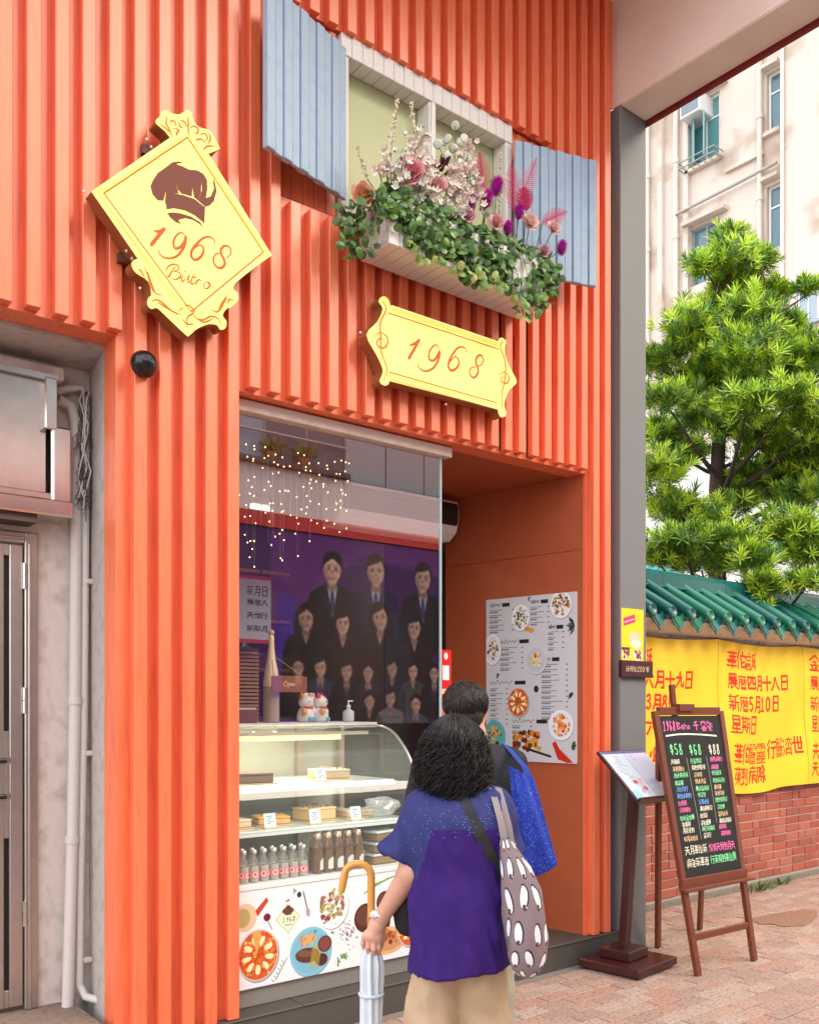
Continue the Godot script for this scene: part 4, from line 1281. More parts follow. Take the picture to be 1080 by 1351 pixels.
# ---------------------------------------------------------------- yew-like pine behind the wall
func build_tree() -> void:
	var t := thing("pine_tree", "bushy green pine with pale yellow-green shoots behind the temple wall", "tree", V(8.9, 0, -1.75))
	var o := V(8.9, 0, -1.75)
	var bark := mot(m_(0.075, 0.05, 0.04, 0.9), noises["speck"], 4.0)
	var b := MB.new()
	var tp := []
	var tr := []
	for i in 15:
		var y := 0.5 * i
		tp.append(V(0.05 * sin(y * 1.3), y, 0.05 * cos(y * 0.9)) )
		tr.append(0.13 * (1.0 - y / 8.2) + 0.012)
	tp[14].y = 6.55
	b.tube(tp, tr, 10)
	part(t, "trunk", b, bark)
	# pads of foliage: pixel, depth, half sizes, share of new shoots
	var pads := [[963, 318, 10.0, 0.16, 0.16, 0.6], [965, 345, 9.9, 0.30, 0.2, 0.55], [930, 350, 9.8, 0.2, 0.12, 0.6], [1000, 345, 10.0, 0.22, 0.12, 0.5], [968, 375, 10.1, 0.26, 0.14, 0.05],
		[905, 432, 9.6, 0.28, 0.22, 0.6], [935, 415, 10.2, 0.25, 0.2, 0.2], [990, 420, 9.7, 0.34, 0.25, 0.5], [1018, 388, 10.1, 0.17, 0.11, 0.45], [1035, 430, 10.3, 0.22, 0.16, 0.2], [1066, 380, 9.9, 0.13, 0.08, 0.6], [920, 455, 10.0, 0.25, 0.16, 0.0],
		[990, 468, 9.4, 0.42, 0.3, 0.4], [868, 478, 10.0, 0.3, 0.16, 0.2], [940, 495, 9.9, 0.36, 0.24, 0.15], [1052, 468, 9.8, 0.32, 0.2, 0.35], [905, 510, 10.3, 0.3, 0.14, 0.02], [1020, 505, 10.2, 0.45, 0.22, 0.1],
		[985, 532, 9.0, 0.34, 0.13, 0.75], [1040, 525, 9.1, 0.32, 0.14, 0.7], [880, 528, 9.3, 0.32, 0.13, 0.5], [1070, 560, 9.4, 0.32, 0.26, 0.3], [930, 555, 10.1, 0.4, 0.2, 0.05], [1000, 575, 9.8, 0.45, 0.26, 0.05], [870, 575, 10.0, 0.28, 0.16, 0.05],
		[1045, 610, 10.0, 0.4, 0.24, 0.03], [905, 600, 10.2, 0.3, 0.14, 0.02], [985, 635, 10.2, 0.34, 0.2, 0.0], [870, 622, 9.0, 0.28, 0.19, 0.65], [885, 668, 9.3, 0.3, 0.18, 0.08], [925, 690, 9.6, 0.35, 0.18, 0.02], [1060, 655, 9.7, 0.3, 0.17, 0.05],
		[900, 715, 8.7, 0.34, 0.14, 0.7], [955, 712, 8.8, 0.3, 0.13, 0.7], [985, 740, 8.6, 0.26, 0.17, 0.6], [1006, 775, 8.5, 0.16, 0.17, 0.75], [1060, 770, 8.6, 0.22, 0.1, 0.75], [1040, 700, 9.2, 0.4, 0.2, 0.06], [1068, 730, 9.2, 0.3, 0.17, 0.05], [925, 745, 9.0, 0.4, 0.1, 0.15], [870, 735, 8.9, 0.25, 0.14, 0.35], [965, 665, 10.0, 0.28, 0.14, 0.0], [1030, 650, 10.3, 0.4, 0.2, 0.0],
		[1100, 480, 9.8, 0.4, 0.3, 0.3], [1110, 600, 9.7, 0.4, 0.35, 0.2], [1110, 720, 9.2, 0.4, 0.25, 0.2]]
	# limbs reach from the trunk into each pad
	for q in pads:
		var p := at_depth(q[0], q[1] + 8.0, q[2]) - o
		var d := V(p.x, 0, p.z).length()
		var y0 := clampf(p.y - d * 0.55, 1.2, 6.2)
		var a := V(0.03, y0, 0)
		b = MB.new()
		var m := a.lerp(p, 0.5) + V(0, -0.06 * d, 0)
		var rad := 0.014 + 0.02 * clampf(d, 0.0, 1.6)
		b.tube([a, a.lerp(m, 0.55) + V(0, -0.02, 0), m, m.lerp(p, 0.55) + V(0, 0.01, 0), p], [rad, rad * 0.8, rad * 0.6, rad * 0.4, rad * 0.18], 6)
		part(t, "limb", b, bark)
	# a shoot: narrow leaves in a whorl
	var r := rng(3)
	var shoot := MB.new()
	for i in 17:
		var a := i * 2.4
		var el := 0.25 + 1.15 * float(i) / 17.0
		var d := V(cos(a) * cos(el), sin(el), sin(a) * cos(el))
		var s := d.cross(V(0, 1, 0)).normalized() * 0.0058
		var p0 := V(0, 0.035 * float(i) / 17.0 - 0.02, 0) + d * 0.006
		var L := r.randf_range(0.07, 0.115)
		var bend := V(0, -0.006, 0)
		shoot.quad(p0 - s * 0.5, p0 + s * 0.5, p0 + d * L * 0.55 + s, p0 + d * L * 0.55 - s)
		shoot.quad(p0 + d * L * 0.55 - s, p0 + d * L * 0.55 + s, p0 + d * L + s * 0.15 + bend, p0 + d * L - s * 0.15 + bend)
	var lists := [[], []]
	var cols := [[], []]
	for q in pads:
		var ce := at_depth(q[0], q[1], q[2]) - o
		var n := int(150.0 * (q[3] * q[4] / 0.06) ** 0.8) + 36
		for i in n:
			var u := V(r.randfn(), r.randfn() * 0.9 + 0.2, r.randfn()).normalized() * pow(r.randf(), 0.45) * (1.0 if r.randf() < 0.72 else 1.45)
			# break the pad into clumps
			var cl := sin(u.x * 6.0 + q[0]) * sin(u.z * 6.5 + q[1]) * 0.12
			var p := ce + V(u.x * q[3] * 0.9, u.y * q[4] * 0.85 + cl * q[4], u.z * q[3] * 0.8)
			var up := (V(u.x * 0.7, 0.75 + u.y * 0.3, u.z * 0.7) + V(r.randfn(), r.randfn(), r.randfn()) * 0.22).normalized()
			var side := up.cross(V(r.randfn(), 0.2, r.randfn())).normalized()
			var bs := Basis(side, up, side.cross(up)).scaled(V(1, 1, 1) * r.randf_range(0.7, 1.3))
			var young: bool = r.randf() < 0.52
			lists[0].append(Transform3D(bs, p))
			if young:
				var k := r.randf()
				cols[0].append(Color(0.38 + 0.22 * k, 0.60 + 0.13 * k, 0.035 + 0.03 * k))
			else:
				var k := r.randf()
				cols[0].append(Color(0.075 + 0.06 * k, 0.175 + 0.10 * k, 0.02 + 0.014 * k))
	var mm := MultiMesh.new()
	mm.transform_format = MultiMesh.TRANSFORM_3D
	mm.use_colors = true
	mm.mesh = shoot.mesh()
	mm.instance_count = lists[0].size()
	for i in lists[0].size():
		mm.set_instance_transform(i, lists[0][i])
		mm.set_instance_color(i, cols[0][i])
	var lm := m_(1, 1, 1, 0.45)
	lm.vertex_color_use_as_albedo = true
	lm.backlight_enabled = true
	lm.backlight = Color(0.5, 0.5, 0.3)
	var mi := MultiMeshInstance3D.new()
	mi.name = "crown"
	mi.multimesh = mm
	mi.material_override = lm
	mi.set_meta("kind", "stuff")
	t.add_child(mi)

# ---------------------------------------------------------------- light box signs: outlines and print in millimetres from the sign's centre
const D_OUT := [[-418,-7,-76,345,-102,364,-140,381,-138,400,-128,411,-115,440,-93,455,-76,452,-41,458,-19,475,3,496,23,492,26,468,57,443,103,448,122,438,154,396,154,381,103,343,426,-8,249,-178,225,-219,249,-238,249,-268,215,-307,192,-322,173,-357,192,-378,187,-409,163,-423,145,-407,103,-414,48,-449,12,-487,-5,-487,-93,-432,-136,-407,-162,-418,-179,-402,-174,-373,-162,-357,-174,-305,-229,-284,-248,-258,-241,-236,-220,-222]]
const D_BORDER := [[-367,3,3,376,381,-8,21,-381,-367,3],[-392,-2,-23,370],[48,393,403,-12,48,-378],[-392,-2,-23,-389]]
const D_DIGIT := [[-101,-54,-129,-78,-152,-82],[-105,-59,-134,-102,-162,-145],[-5,-61,-21,-49,-44,-64,-62,-99,-55,-126,-31,-114,-10,-83,-5,-61,-10,-97,-34,-144,-68,-173,-104,-182,-126,-172,-132,-154],[130,-51,132,-33,108,-25,75,-43,43,-81,22,-117,24,-143,43,-147,67,-125,80,-94,72,-76,51,-83,27,-110],[165,-82,141,-90,127,-117,135,-142,160,-149,182,-128,179,-103,165,-82,165,-62,185,-40,210,-43,213,-68,191,-95]]
const D_SMALL := [[-52,-203,-73,-238,-86,-260,-96,-254],[-89,-245,-92,-224,-68,-200,-42,-197,-37,-211,-62,-230],[-60,-229,-34,-226,-31,-243,-52,-261,-73,-262],[-15,-226,-26,-253,-18,-259,-8,-246],[-10,-213,-8,-214],[-2,-252,12,-225,5,-240,12,-252,-1,-262],[35,-209,19,-253,27,-258,37,-245],[22,-227,46,-225],[49,-232,40,-259],[44,-246,56,-231,69,-231],[94,-229,80,-247,89,-261,105,-250,110,-234,98,-228,110,-240,125,-240]]
const D_HAT := [[-167,102,-157,129,-134,171,-98,208,-68,241,-39,256,-15,260,-49,240,-15,241,11,238,48,249,80,244,96,224,98,185,91,142,113,156,130,196,124,239,113,253,135,228,143,191,130,141,108,113,87,101,84,26,37,46,-10,52,-62,44,-94,28,-97,49,-104,62,-134,53,-157,70],[-91,15,-78,-2,-52,-13,-26,-14,-39,1,-10,18,27,23,59,16,80,6,64,25,22,36,-26,34,-62,27]]
const D_SPIKE := [[-97,107,-110,52,-101,55],[-51,165,-44,133,-23,119,-39,117],[27,163,23,122,34,123],[69,205,72,171,52,115,67,155],[-60,109,-15,122,37,124,87,101,80,101,37,118,-15,117]]
const D_ORN := [[-194,-249,-177,-282,-162,-325,-142,-346,-111,-345],[-221,-264,-207,-272,-192,-294],[-179,-264,-164,-307,-147,-340],[-162,-390,-142,-373,-111,-379,-70,-401,-23,-408],[-137,-381,-96,-394,-44,-411],[-39,-395,3,-357,35,-378,3,-411,3,-460],[-23,-423,3,-440,35,-430],[30,-399,73,-403,116,-376,149,-377,166,-398],[40,-401,83,-410,127,-381],[116,-346,149,-347,166,-308,194,-260],[199,-299,205,-277,227,-276],[160,-339,177,-300,196,-269],[7,383,6,470],[-27,363,-49,368,-38,392,-63,389],[-91,431,-95,396,-81,379,-66,347],[-123,385,-95,376,-74,365],[-81,408,-66,422,-52,416,-50,400],[-38,429,-31,411,-20,409],[-31,437,-9,437,-2,419],[16,420,31,436,53,434,49,412,31,409],[60,410,83,424,98,414,90,391],[38,367,53,387,75,392,90,380],[79,349,98,373,135,387],[105,434,113,413,101,385]]
const R_OUT := [[-532,3,-466,85,-430,161,-455,190,-445,214,-419,228,-393,216,-383,186,383,193,395,217,421,227,450,214,440,180,446,122,485,66,533,8,511,-25,466,-67,434,-147,450,-194,434,-218,402,-222,383,-185,-388,-196,-399,-219,-430,-226,-450,-210,-435,-178,-430,-144,-466,-86]]
const R_LINE := [[-393,150,389,155],[-388,-152,376,-151],[-381,170,386,173],[-385,-166,379,-167],[-435,200,-409,166,-445,91,-445,17,-440,-64,-404,-138,-425,-200],[421,207,402,166,440,102,440,1,414,-96,421,-195],[-481,8,-445,37,-399,20,-409,-23,-445,-41,-471,-22,-445,9,-419,-1],[395,9,434,36,472,13,453,-24,414,-23,408,-2,440,10]]
const R_DIGIT := [[-255,18,-223,35,-188,66],[-192,62,-223,9,-261,-50],[-50,34,-73,66,-118,26,-123,-22,-84,-17,-50,34,-61,-16,-101,-68,-157,-94,-195,-81,-203,-58],[143,76,131,100,83,88,36,33,11,-25,36,-47,77,-18,89,19,60,34,19,-10],[221,17,179,0,167,-33,197,-49,227,-20,230,12,215,36,221,68,249,88,270,71,258,39,225,20]]
func mm_poly(a: Array) -> PackedVector2Array:
	var p := PackedVector2Array()
	for i in range(0, a.size(), 2):
		p.append(Vector2(a[i], a[i + 1]) * 0.001)
	return p
func sign_box(called: String, label: String, at: Vector3, outline: Array, depth: float, draw: Callable) -> Node3D:
	var raw := mm_poly(outline)
	var ring := PackedVector2Array(raw)
	ring.append(raw[0])
	var poly := PackedVector2Array()
	for i in raw.size():  # soften the short ornamental runs, keep the long edges straight
		var a := raw[i]
		var b := raw[(i + 1) % raw.size()]
		if a.distance_to(b) > 0.12:
			poly.append(a)
		else:
			for k in 3:
				poly.append(a.cubic_interpolate(b, raw[(i - 1 + raw.size()) % raw.size()] if a.distance_to(raw[(i - 1 + raw.size()) % raw.size()]) < 0.12 else a, raw[(i + 2) % raw.size()] if b.distance_to(raw[(i + 2) % raw.size()]) < 0.12 else b, k / 3.0))
	var rect := Rect2(poly[0], Vector2.ZERO)
	for q in poly:
		rect = rect.expand(q)
	var k := 1000.0 / maxf(rect.size.x, rect.size.y)
	var yellow := Color(1.0, 0.94, 0.50)
	var p := Paint.new(int(rect.size.x * k), int(rect.size.y * k), yellow)
	draw.call(p, rect, k)
	var t := thing(called, label, "sign", at)
	var b := MB.new()
	b.slab(poly, -depth, -0.004, Transform3D(), rect, false, true)
	part(t, "box_side", b, mot(m_(0.30, 0.10, 0.035, 0.45), noises["soft"], 3.0))
	b = MB.new()
	b.slab(poly, -0.0038, 0.0, Transform3D(), rect, true, true)
	var m := printed(p.tex(), 0.55)
	m.metallic_specular = 0.35
	m.emission_enabled = true
	m.emission = Color.BLACK
	m.emission_texture = m.albedo_texture
	m.emission_energy_multiplier = 0.15
	part(t, "lit_face", b, m)
	return t
func build_signs() -> void:
	var line := Color(0.78, 0.36, 0.08)
	var strokes := func(p: Paint, rect: Rect2, k: float, list: Array, wd: float, c: Color, smooth: bool, taper := false):
		for s in list:
			var q := PackedVector2Array()
			for v in mm_poly(s):
				q.append(Vector2((v.x - rect.position.x) * k, (rect.end.y - v.y) * k))
			if smooth:
				p.curve(q, wd, c, taper)
			else:
				p.line(q, wd, c)
	var fills := func(p: Paint, rect: Rect2, k: float, list: Array, c: Color):
		for s in list:
			var q := PackedVector2Array()
			for v in mm_poly(s):
				q.append(Vector2((v.x - rect.position.x) * k, (rect.end.y - v.y) * k))
			p.poly(q, c)
	var d := sign_box("diamond_sign", "yellow diamond light box sign with a chef hat, reading 1968 Bistro", V(1.795, 3.72, 0.15), D_OUT[0], 0.072, func(p: Paint, rect: Rect2, k: float):
		strokes.call(p, rect, k, [D_BORDER[0]], 7.0, line, false)
		strokes.call(p, rect, k, [D_BORDER[1], D_BORDER[2], D_BORDER[3]], 3.0, Color(0.88, 0.6, 0.2), false)
		strokes.call(p, rect, k, D_ORN, 9.0, Color(0.70, 0.33, 0.10), true, true)
		fills.call(p, rect, k, D_HAT, Color(0.40, 0.20, 0.15))
		fills.call(p, rect, k, D_SPIKE, Color(1.0, 0.85, 0.45))
		strokes.call(p, rect, k, D_DIGIT, 13.0, Color(0.80, 0.28, 0.10), true, true)
		strokes.call(p, rect, k, [D_DIGIT[1]], 16.0, Color(0.80, 0.28, 0.10), true)
		strokes.call(p, rect, k, D_SMALL, 7.5, Color(0.72, 0.25, 0.10), true, true))
	var gold := m_(0.86, 0.74, 0.24, 0.4)
	gold.emission_enabled = true
	gold.emission = Color(1.0, 0.94, 0.5)
	gold.emission_energy_multiplier = 0.16
	var ring := mm_poly(D_BORDER[0])
	for i in 4:
		var mo := MB.new()
		var ra := ring[i]
		var rb := ring[i + 1]
		var outw := (ra + rb).normalized() * 0.018
		bar(mo, V(ra.x + outw.x, ra.y + outw.y, 0.003), V(rb.x + outw.x, rb.y + outw.y, 0.003), 0.014, 0.01)
		part(d, "moulding", mo, gold)
	var br := MB.new()
	for q in [[-0.15, 0.3], [-0.255, -0.2], [0.2, 0.05], [-0.13, -0.33]]:
		br.bb(V(q[0] - 0.02, q[1] - 0.02, -0.15), V(q[0] + 0.02, q[1] + 0.02, -0.0725))
	part(d, "brackets", br, m_(0.12, 0.04, 0.02, 0.6)).set_meta("kind", "stuff")
	var screws := MB.new()
	for q in [[-0.44, -0.002], [-0.27, 0.125], [-0.15, 0.29], [-0.17, 0.315], [-0.235, -0.215], [-0.26, -0.19], [-0.2, -0.33]]:
		screws.blob(V(q[0], q[1], -0.03), V(0.006, 0.006, 0.006), 5, 8)
	part(d, "screws", screws, M.white).set_meta("kind", "stuff")
	var s := sign_box("number_sign", "yellow scroll-edged light box sign reading 1968 under the flower box", V(3.30, 3.475, 0.15), R_OUT[0], 0.072, func(p: Paint, rect: Rect2, k: float):
		strokes.call(p, rect, k, [R_LINE[0], R_LINE[1]], 7.0, line, false)
		strokes.call(p, rect, k, [R_LINE[2], R_LINE[3]], 4.0, Color(0.9, 0.62, 0.2), false)
		strokes.call(p, rect, k, R_LINE.slice(4), 11.0, Color(0.78, 0.4, 0.12), true, true)
		strokes.call(p, rect, k, R_DIGIT, 14.0, Color(0.80, 0.28, 0.10), true, true)
		strokes.call(p, rect, k, [R_DIGIT[1]], 16.0, Color(0.80, 0.28, 0.10), true))
	for i in 2:
		var ln := mm_poly(R_LINE[2 + i])
		var mo2 := MB.new()
		var up := V(0, 0.016 if i == 0 else -0.016, 0)
		bar(mo2, V(ln[0].x, ln[0].y, 0.003) + up, V(ln[1].x, ln[1].y, 0.003) + up, 0.014, 0.01)
		part(s, "moulding", mo2, gold)
	br = MB.new()
	for q in [[-0.4, 0.12], [-0.4, -0.12], [0.35, 0.0]]:
		br.bb(V(q[0] - 0.02, q[1] - 0.02, -0.15), V(q[0] + 0.02, q[1] + 0.02, -0.0725))
	part(s, "brackets", br, m_(0.12, 0.04, 0.02, 0.6)).set_meta("kind", "stuff")
	screws = MB.new()
	for q in [[-0.55, 0.02], [0.02, -0.225]]:
		screws.blob(V(q[0], q[1], -0.03), V(0.006, 0.006, 0.006), 5, 8)
	part(s, "screws", screws, M.white).set_meta("kind", "stuff")
	# black motion sensor on the pier
	var ms := thing("motion_sensor", "black egg-shaped sensor fixed on the orange pier battens", "sensor", V(1.633, 3.09, 0.05))
	var b := MB.new()
	b.lathe([Vector2(0, 0.062), Vector2(0.025, 0.058), Vector2(0.045, 0.045), Vector2(0.056, 0.022), Vector2(0.058, 0.0), Vector2(0.055, -0.002), Vector2(0, -0.002)], 20, Transform3D(Basis(V(1, 0, 0), PI / 2), V(0, 0, 0.012)))
	part(ms, "dome", b, m_(0.012, 0.008, 0.01, 0.22))
	b = MB.new()
	b.lathe([Vector2(0, 0.012), Vector2(0.05, 0.012), Vector2(0.052, 0.0), Vector2(0, 0)], 20, Transform3D(Basis(V(1, 0, 0), PI / 2), V(0, 0, 0.0005)))
	part(ms, "base", b, M.black)
	b = MB.new()
	b.tube([V(0.03, -0.03, 0.045), V(0.042, 0.0, 0.045), V(0.04, 0.03, 0.042)], 0.0025, 5)
	part(ms, "seam", b, m_(0.25, 0.12, 0.1, 0.4))

# ---------------------------------------------------------------- flower box
func interp(tab: Array, x: float) -> float:
	for i in tab.size() - 1:
		if x <= tab[i + 1][0]:
			return lerpf(tab[i][1], tab[i + 1][1], clampf((x - tab[i][0]) / (tab[i + 1][0] - tab[i][0]), 0.0, 1.0))
	return tab[tab.size() - 1][1]
func petal(mb: MB, tr: Transform3D, L: float, W: float, cup: float) -> void:
	var pts := []
	for j in 4:
		var v := j / 3.0
		for i in 4:
			var u := i / 3.0 * 2.0 - 1.0
			var w := W * sin(PI * (0.12 + 0.78 * v)) * 0.5
			pts.append(tr * V(u * w, v * L, cup * (v * v) * L - cup * 0.5 * u * u * w))
	mb.grid(pts, 4)
func rose(mb: MB, r: float, g: RandomNumberGenerator) -> void:
	for k in 22:
		var f := k / 22.0
		var a := k * 2.4
		var open := 0.2 + 1.25 * f
		var bs := Basis(V(0, 1, 0), a) * Basis(V(1, 0, 0), open)
		petal(mb, Transform3D(bs, V(0, -r * 0.25, 0) + V(sin(a), 0, cos(a)) * r * 0.16 * f), r * (0.75 + 0.35 * f), r * (0.7 + 0.6 * f), -0.45 + 0.2 * f)
func globe(mb: MB, r: float, g: RandomNumberGenerator) -> void:
	for k in 150:
		var y := 1.0 - 2.0 * (k + 0.5) / 150.0
		var a := k * 2.39996
		var d := V(cos(a) * sqrt(1 - y * y), y * 1.1, sin(a) * sqrt(1 - y * y))
		var s := d.cross(V(0.1, 1, 0.2)).normalized() * r * 0.14
		var p := d * r * 0.62
		mb.quad(p - s, p + s, p + d * r * g.randf_range(0.36, 0.56) + s * 0.35 + V(0, r * 0.06, 0), p + d * r * 0.45 - s * 0.35 + V(0, r * 0.06, 0))
	mb.blob(Vector3.ZERO, V(r * 0.66, r * 0.72, r * 0.66), 8, 10)
func stem_to(t: Node3D, from: Vector3, m: Material) -> void:
	# thin stem from the bloom (origin of t) down into the soil
	var b := MB.new()
	var d := from - t.position
	b.tube([V(0, -0.005, 0), d * 0.5 + V(0.008, 0.01, 0.012), d], 0.0028, 5)
	part(t, "stem", b, m)
func build_flowers() -> void:
	var g := rng(41)
	var fb := thing("flower_box", "white slatted wooden flower box fixed under the green window", "planter", V(2.785, 3.884, 0.06))
	var W := 1.135
	var D := 0.25
	var H := 0.235
	var b: MB
	for i in 16:
		var w := W / 16
		b = MB.new()
		b.bb(V(w * i + 0.0015, 0, D - 0.016), V(w * (i + 1) - 0.0015, H, D + 0.002 * (i % 2)), 0.003)
		part(fb, "front_slat", b, M.white_wood)
		b = MB.new()
		b.bb(V(w * i + 0.0015, 0.0, 0.012), V(w * (i + 1) - 0.0015, 0.014 + 0.001 * (i % 2), D - 0.017), 0.002)
		part(fb, "bottom_slat", b, M.white_wood)
	for x in [0.0, W - 0.014]:
		for i in 4:
			b = MB.new()
			b.bb(V(x, 0.0155, 0.002 + 0.0575 * i), V(x + 0.0135, H, 0.058 + 0.0575 * i), 0.002)
			part(fb, "end_slat", b, M.white_wood)
	b = MB.new()
	b.bb(V(0.015, 0.016, 0.001), V(W - 0.015, H, 0.0115))
	part(fb, "back", b, M.white_wood)
	b = MB.new()
	b.bb(V(0.015, 0.12, 0.013), V(W - 0.015, 0.19, D - 0.0175))
	part(fb, "soil", b, m_(0.05, 0.035, 0.025, 0.95))
	# trailing ivy
	var top := [[20, 610], [130, 580], [200, 530], [350, 560], [500, 630], [620, 690], [760, 750], [900, 790], [960, 830], [1005, 900]]
	var bot := [[20, 700], [60, 850], [190, 800], [235, 640], [285, 690], [345, 800], [410, 880], [500, 850], [600, 955], [740, 975], [790, 990], [830, 1140], [900, 1130], [950, 1090], [1005, 960]]
	var iv := thing("trailing_ivy", "round-leaved green ivy spilling over the white flower box", "plant", V(3.3, 4.08, 0.31))
	var o := V(3.3, 4.08, 0.31)
	var leaf := MB.new()
	var rim := []
	for i in 10:
		var a := TAU * i / 10
		rim.append(V(cos(a) * 0.024, sin(a) * 0.026 * (1.0 if sin(a) > -0.5 else 1.12) + 0.024, -0.004 - 0.004 * absf(cos(a))))
	for i in 10:
		leaf.tri(V(0, 0.024, 0), rim[i], rim[(i + 1) % 10])
	leaf.tube([V(0, 0, -0.004), V(0, -0.018, -0.014)], 0.0012, 4, false)
	var leafm := leaf.mesh()
	var greens := []
	for c in [[0.055, 0.15, 0.022], [0.085, 0.20, 0.03], [0.035, 0.095, 0.018], [0.12, 0.24, 0.045], [0.16, 0.24, 0.04], [0.26, 0.28, 0.05]]:
		var m := m_(c[0], c[1], c[2], 0.4)
		m.backlight_enabled = true
		m.backlight = Color(0.35, 0.4, 0.2)
		greens.append(m)
	var inner := MB.new()
	var count := 0
	for i in 1500:
		var zx := g.randf_range(20, 1005)
		var y0 := interp(top, zx)
		var y1 := interp(bot, zx)
		var v := g.randf()
		var zy := lerpf(y0, y1, v)
		var front := i < 300
		if front and g.randf() < 0.0:
			continue
		var z := 0.335 + g.randf_range(0.0, 0.05) if front else g.randf_range(0.315, 0.345)
		if v < 0.35:
			z = g.randf_range(0.15, 0.37)
		if zx < 230:
			z = g.randf_range(0.1, 0.33)
		var p := on_z(440.0 + zx / 3.375, 90.0 + zy / 3.375, z)
		var yaw := g.randfn() * 0.5 + 0.3
		var pit := g.randfn() * 0.45 - 0.25
		var tr := Transform3D(Basis.from_euler(V(pit, -yaw, g.randf() * TAU)).scaled(V(1, 1, 1) * g.randf_range(0.62, 1.05)), p - o)
		if not front and (v > 0.8 or (zx > 780 and v > 0.45) or zx < 235):
			if g.randf() < 0.7:
				continue
		var gi := g.randi() % 4
		if v > 0.72 and zx > 330:
			gi = 3 + g.randi() % 3
		if zx < 235 and g.randf() < 0.6:
			gi = 2
		if front:
			part(iv, "leaf", leafm, greens[gi], tr)
		else:
			var cc: Array = [[0.055, 0.14, 0.022], [0.08, 0.18, 0.03], [0.03, 0.085, 0.016]][g.randi() % 3]
			inner.col = Color(cc[0], cc[1], cc[2])
			inner.add(leaf, tr)
	var im := m_(1, 1, 1, 0.45)
	im.vertex_color_use_as_albedo = true
	part(iv, "farther_leaves", inner, im).set_meta("kind", "stuff")
	for i in 34:
		var zx := g.randf_range(40, 990)
		var y0 := interp(top, zx) + 60
		var y1 := interp(bot, zx) - 10
		if y1 - y0 < 80:
			continue
		b = MB.new()
		var pts := []
		for k in 6:
			var f := k / 5.0
			pts.append(on_z(440.0 + (zx + 18.0 * sin(f * 5.0 + i)) / 3.375, 90.0 + lerpf(y0, y1, f) / 3.375, 0.325 + 0.012 * sin(f * 4.0 + i)) - o)
		b.tube(pts, 0.0016, 4, false)
		part(iv, "vine", b, greens[4])
	# blooms: pixel of the photo, distance of their stem from the wall, size
	var sm := m_(0.09, 0.14, 0.04, 0.6)
	var bloom := func(called: String, label: String, cat: String, x: float, y: float, z: float, group: String, mb: MB, m: Material, pt: String, tilt := 0.5):
		var p := on_z(x, y, z)
		var t := thing(called, label, cat, p, 0.0, group)
		part(t, pt, mb, m, Transform3D(Basis.from_euler(V(tilt, -0.55 + g.randf_range(-0.3, 0.3), 0)), Vector3.ZERO))
		stem_to(t, V(clampf(p.x, 2.86, 3.86), 4.06, 0.19), sm)
		return t
	for q in [[540.7, 226, 0.30, 0.062, [0.80, 0.34, 0.40], "large pink rose in the flower box, the fullest one", 0.9], [577, 246, 0.31, 0.042, [0.80, 0.47, 0.48], "smaller pale pink rose beside the full pink rose", 0.8], [479, 257, 0.22, 0.05, [0.82, 0.42, 0.24], "peach coloured rose at the window side of the ivy", 1.0], [699, 293, 0.30, 0.042, [0.82, 0.58, 0.50], "blush pink round rose among the magenta globes", 0.8], [730, 301, 0.30, 0.034, [0.80, 0.56, 0.52], "small blush bud rose beside the fern tip", 0.8], [655, 293, 0.33, 0.036, [0.80, 0.48, 0.46], "salmon pink rose low among the magenta globes", 0.9], [618, 284, 0.33, 0.032, [0.70, 0.40, 0.46], "dusky pink rose low in the ivy under the globes", 0.9], [718, 331, 0.33, 0.030, [0.60, 0.36, 0.40], "faded mauve rose hanging low over the box end", 0.9]]:
		var mb := MB.new()
		rose(mb, q[3] * 1.18, g)
		var c: Array = q[4]
		var m := m_(c[0], c[1], c[2], 0.55)
		m.backlight_enabled = true
		m.backlight = Color(0.4, 0.3, 0.3)
		bloom.call("rose", q[5], "flower", q[0], q[1], q[2], "roses in the flower box", mb, m, "petals", q[6] + 0.55)
	var gm := m_(0.52, 0.02, 0.42, 0.5)
	for q in [[654.8, 246, 0.27, 0.041, "magenta globe flower on the tallest stem below the cream candle spike"], [641.5, 263, 0.30, 0.04, "magenta globe flower, right-hand one of a close pair in the box"], [619, 267, 0.29, 0.038, "magenta globe flower nestled beside the white daisies"], [684.4, 279, 0.28, 0.035, "magenta globe flower at the foot of the red ferns"], [669.6, 301, 0.32, 0.032, "magenta globe flower low down beside the salmon rose"], [740.7, 327, 0.30, 0.035, "magenta globe flower hanging past the end of the box"]]:
		var mb := MB.new()
		globe(mb, q[3] * 1.1, g)
		bloom.call("globe_flower", q[4], "flower", q[0], q[1], q[2], "magenta globe flowers", mb, gm, "head", 0.2)
	# red ferns: foot and tip
	var fm := m_(0.50, 0.015, 0.085, 0.6)
	for q in [[637, 252, 632, 200, 0.22, "short dark red fern frond beside the silver leaves"], [677, 276, 674, 214, 0.24, "upright dark red fern frond, partner of the longer leaning one"], [683, 272, 708, 207, 0.25, "long crimson fern frond leaning over the blue shutter"], [694, 278, 690, 246, 0.27, "small crimson fern frond between the two tall ones"], [715, 294, 748, 279, 0.28, "crimson fern frond lying almost level past the box end"]]:
		var a := on_z(q[0], q[1], q[4])
		var e := on_z(q[2], q[3], q[4] + 0.02)
		var t := thing("fern_frond", q[5], "fern", a, 0, "red fern fronds")
		b = MB.new()
		var d := e - a
		var n := d.normalized()
		var s := n.cross(V(-0.5, -0.42, 0.75)).normalized()
		b.tube([Vector3.ZERO, d * 0.5 + V(0, 0.004, 0.006), d], 0.0016, 4)
		part(t, "stalk", b, fm)
		b = MB.new()
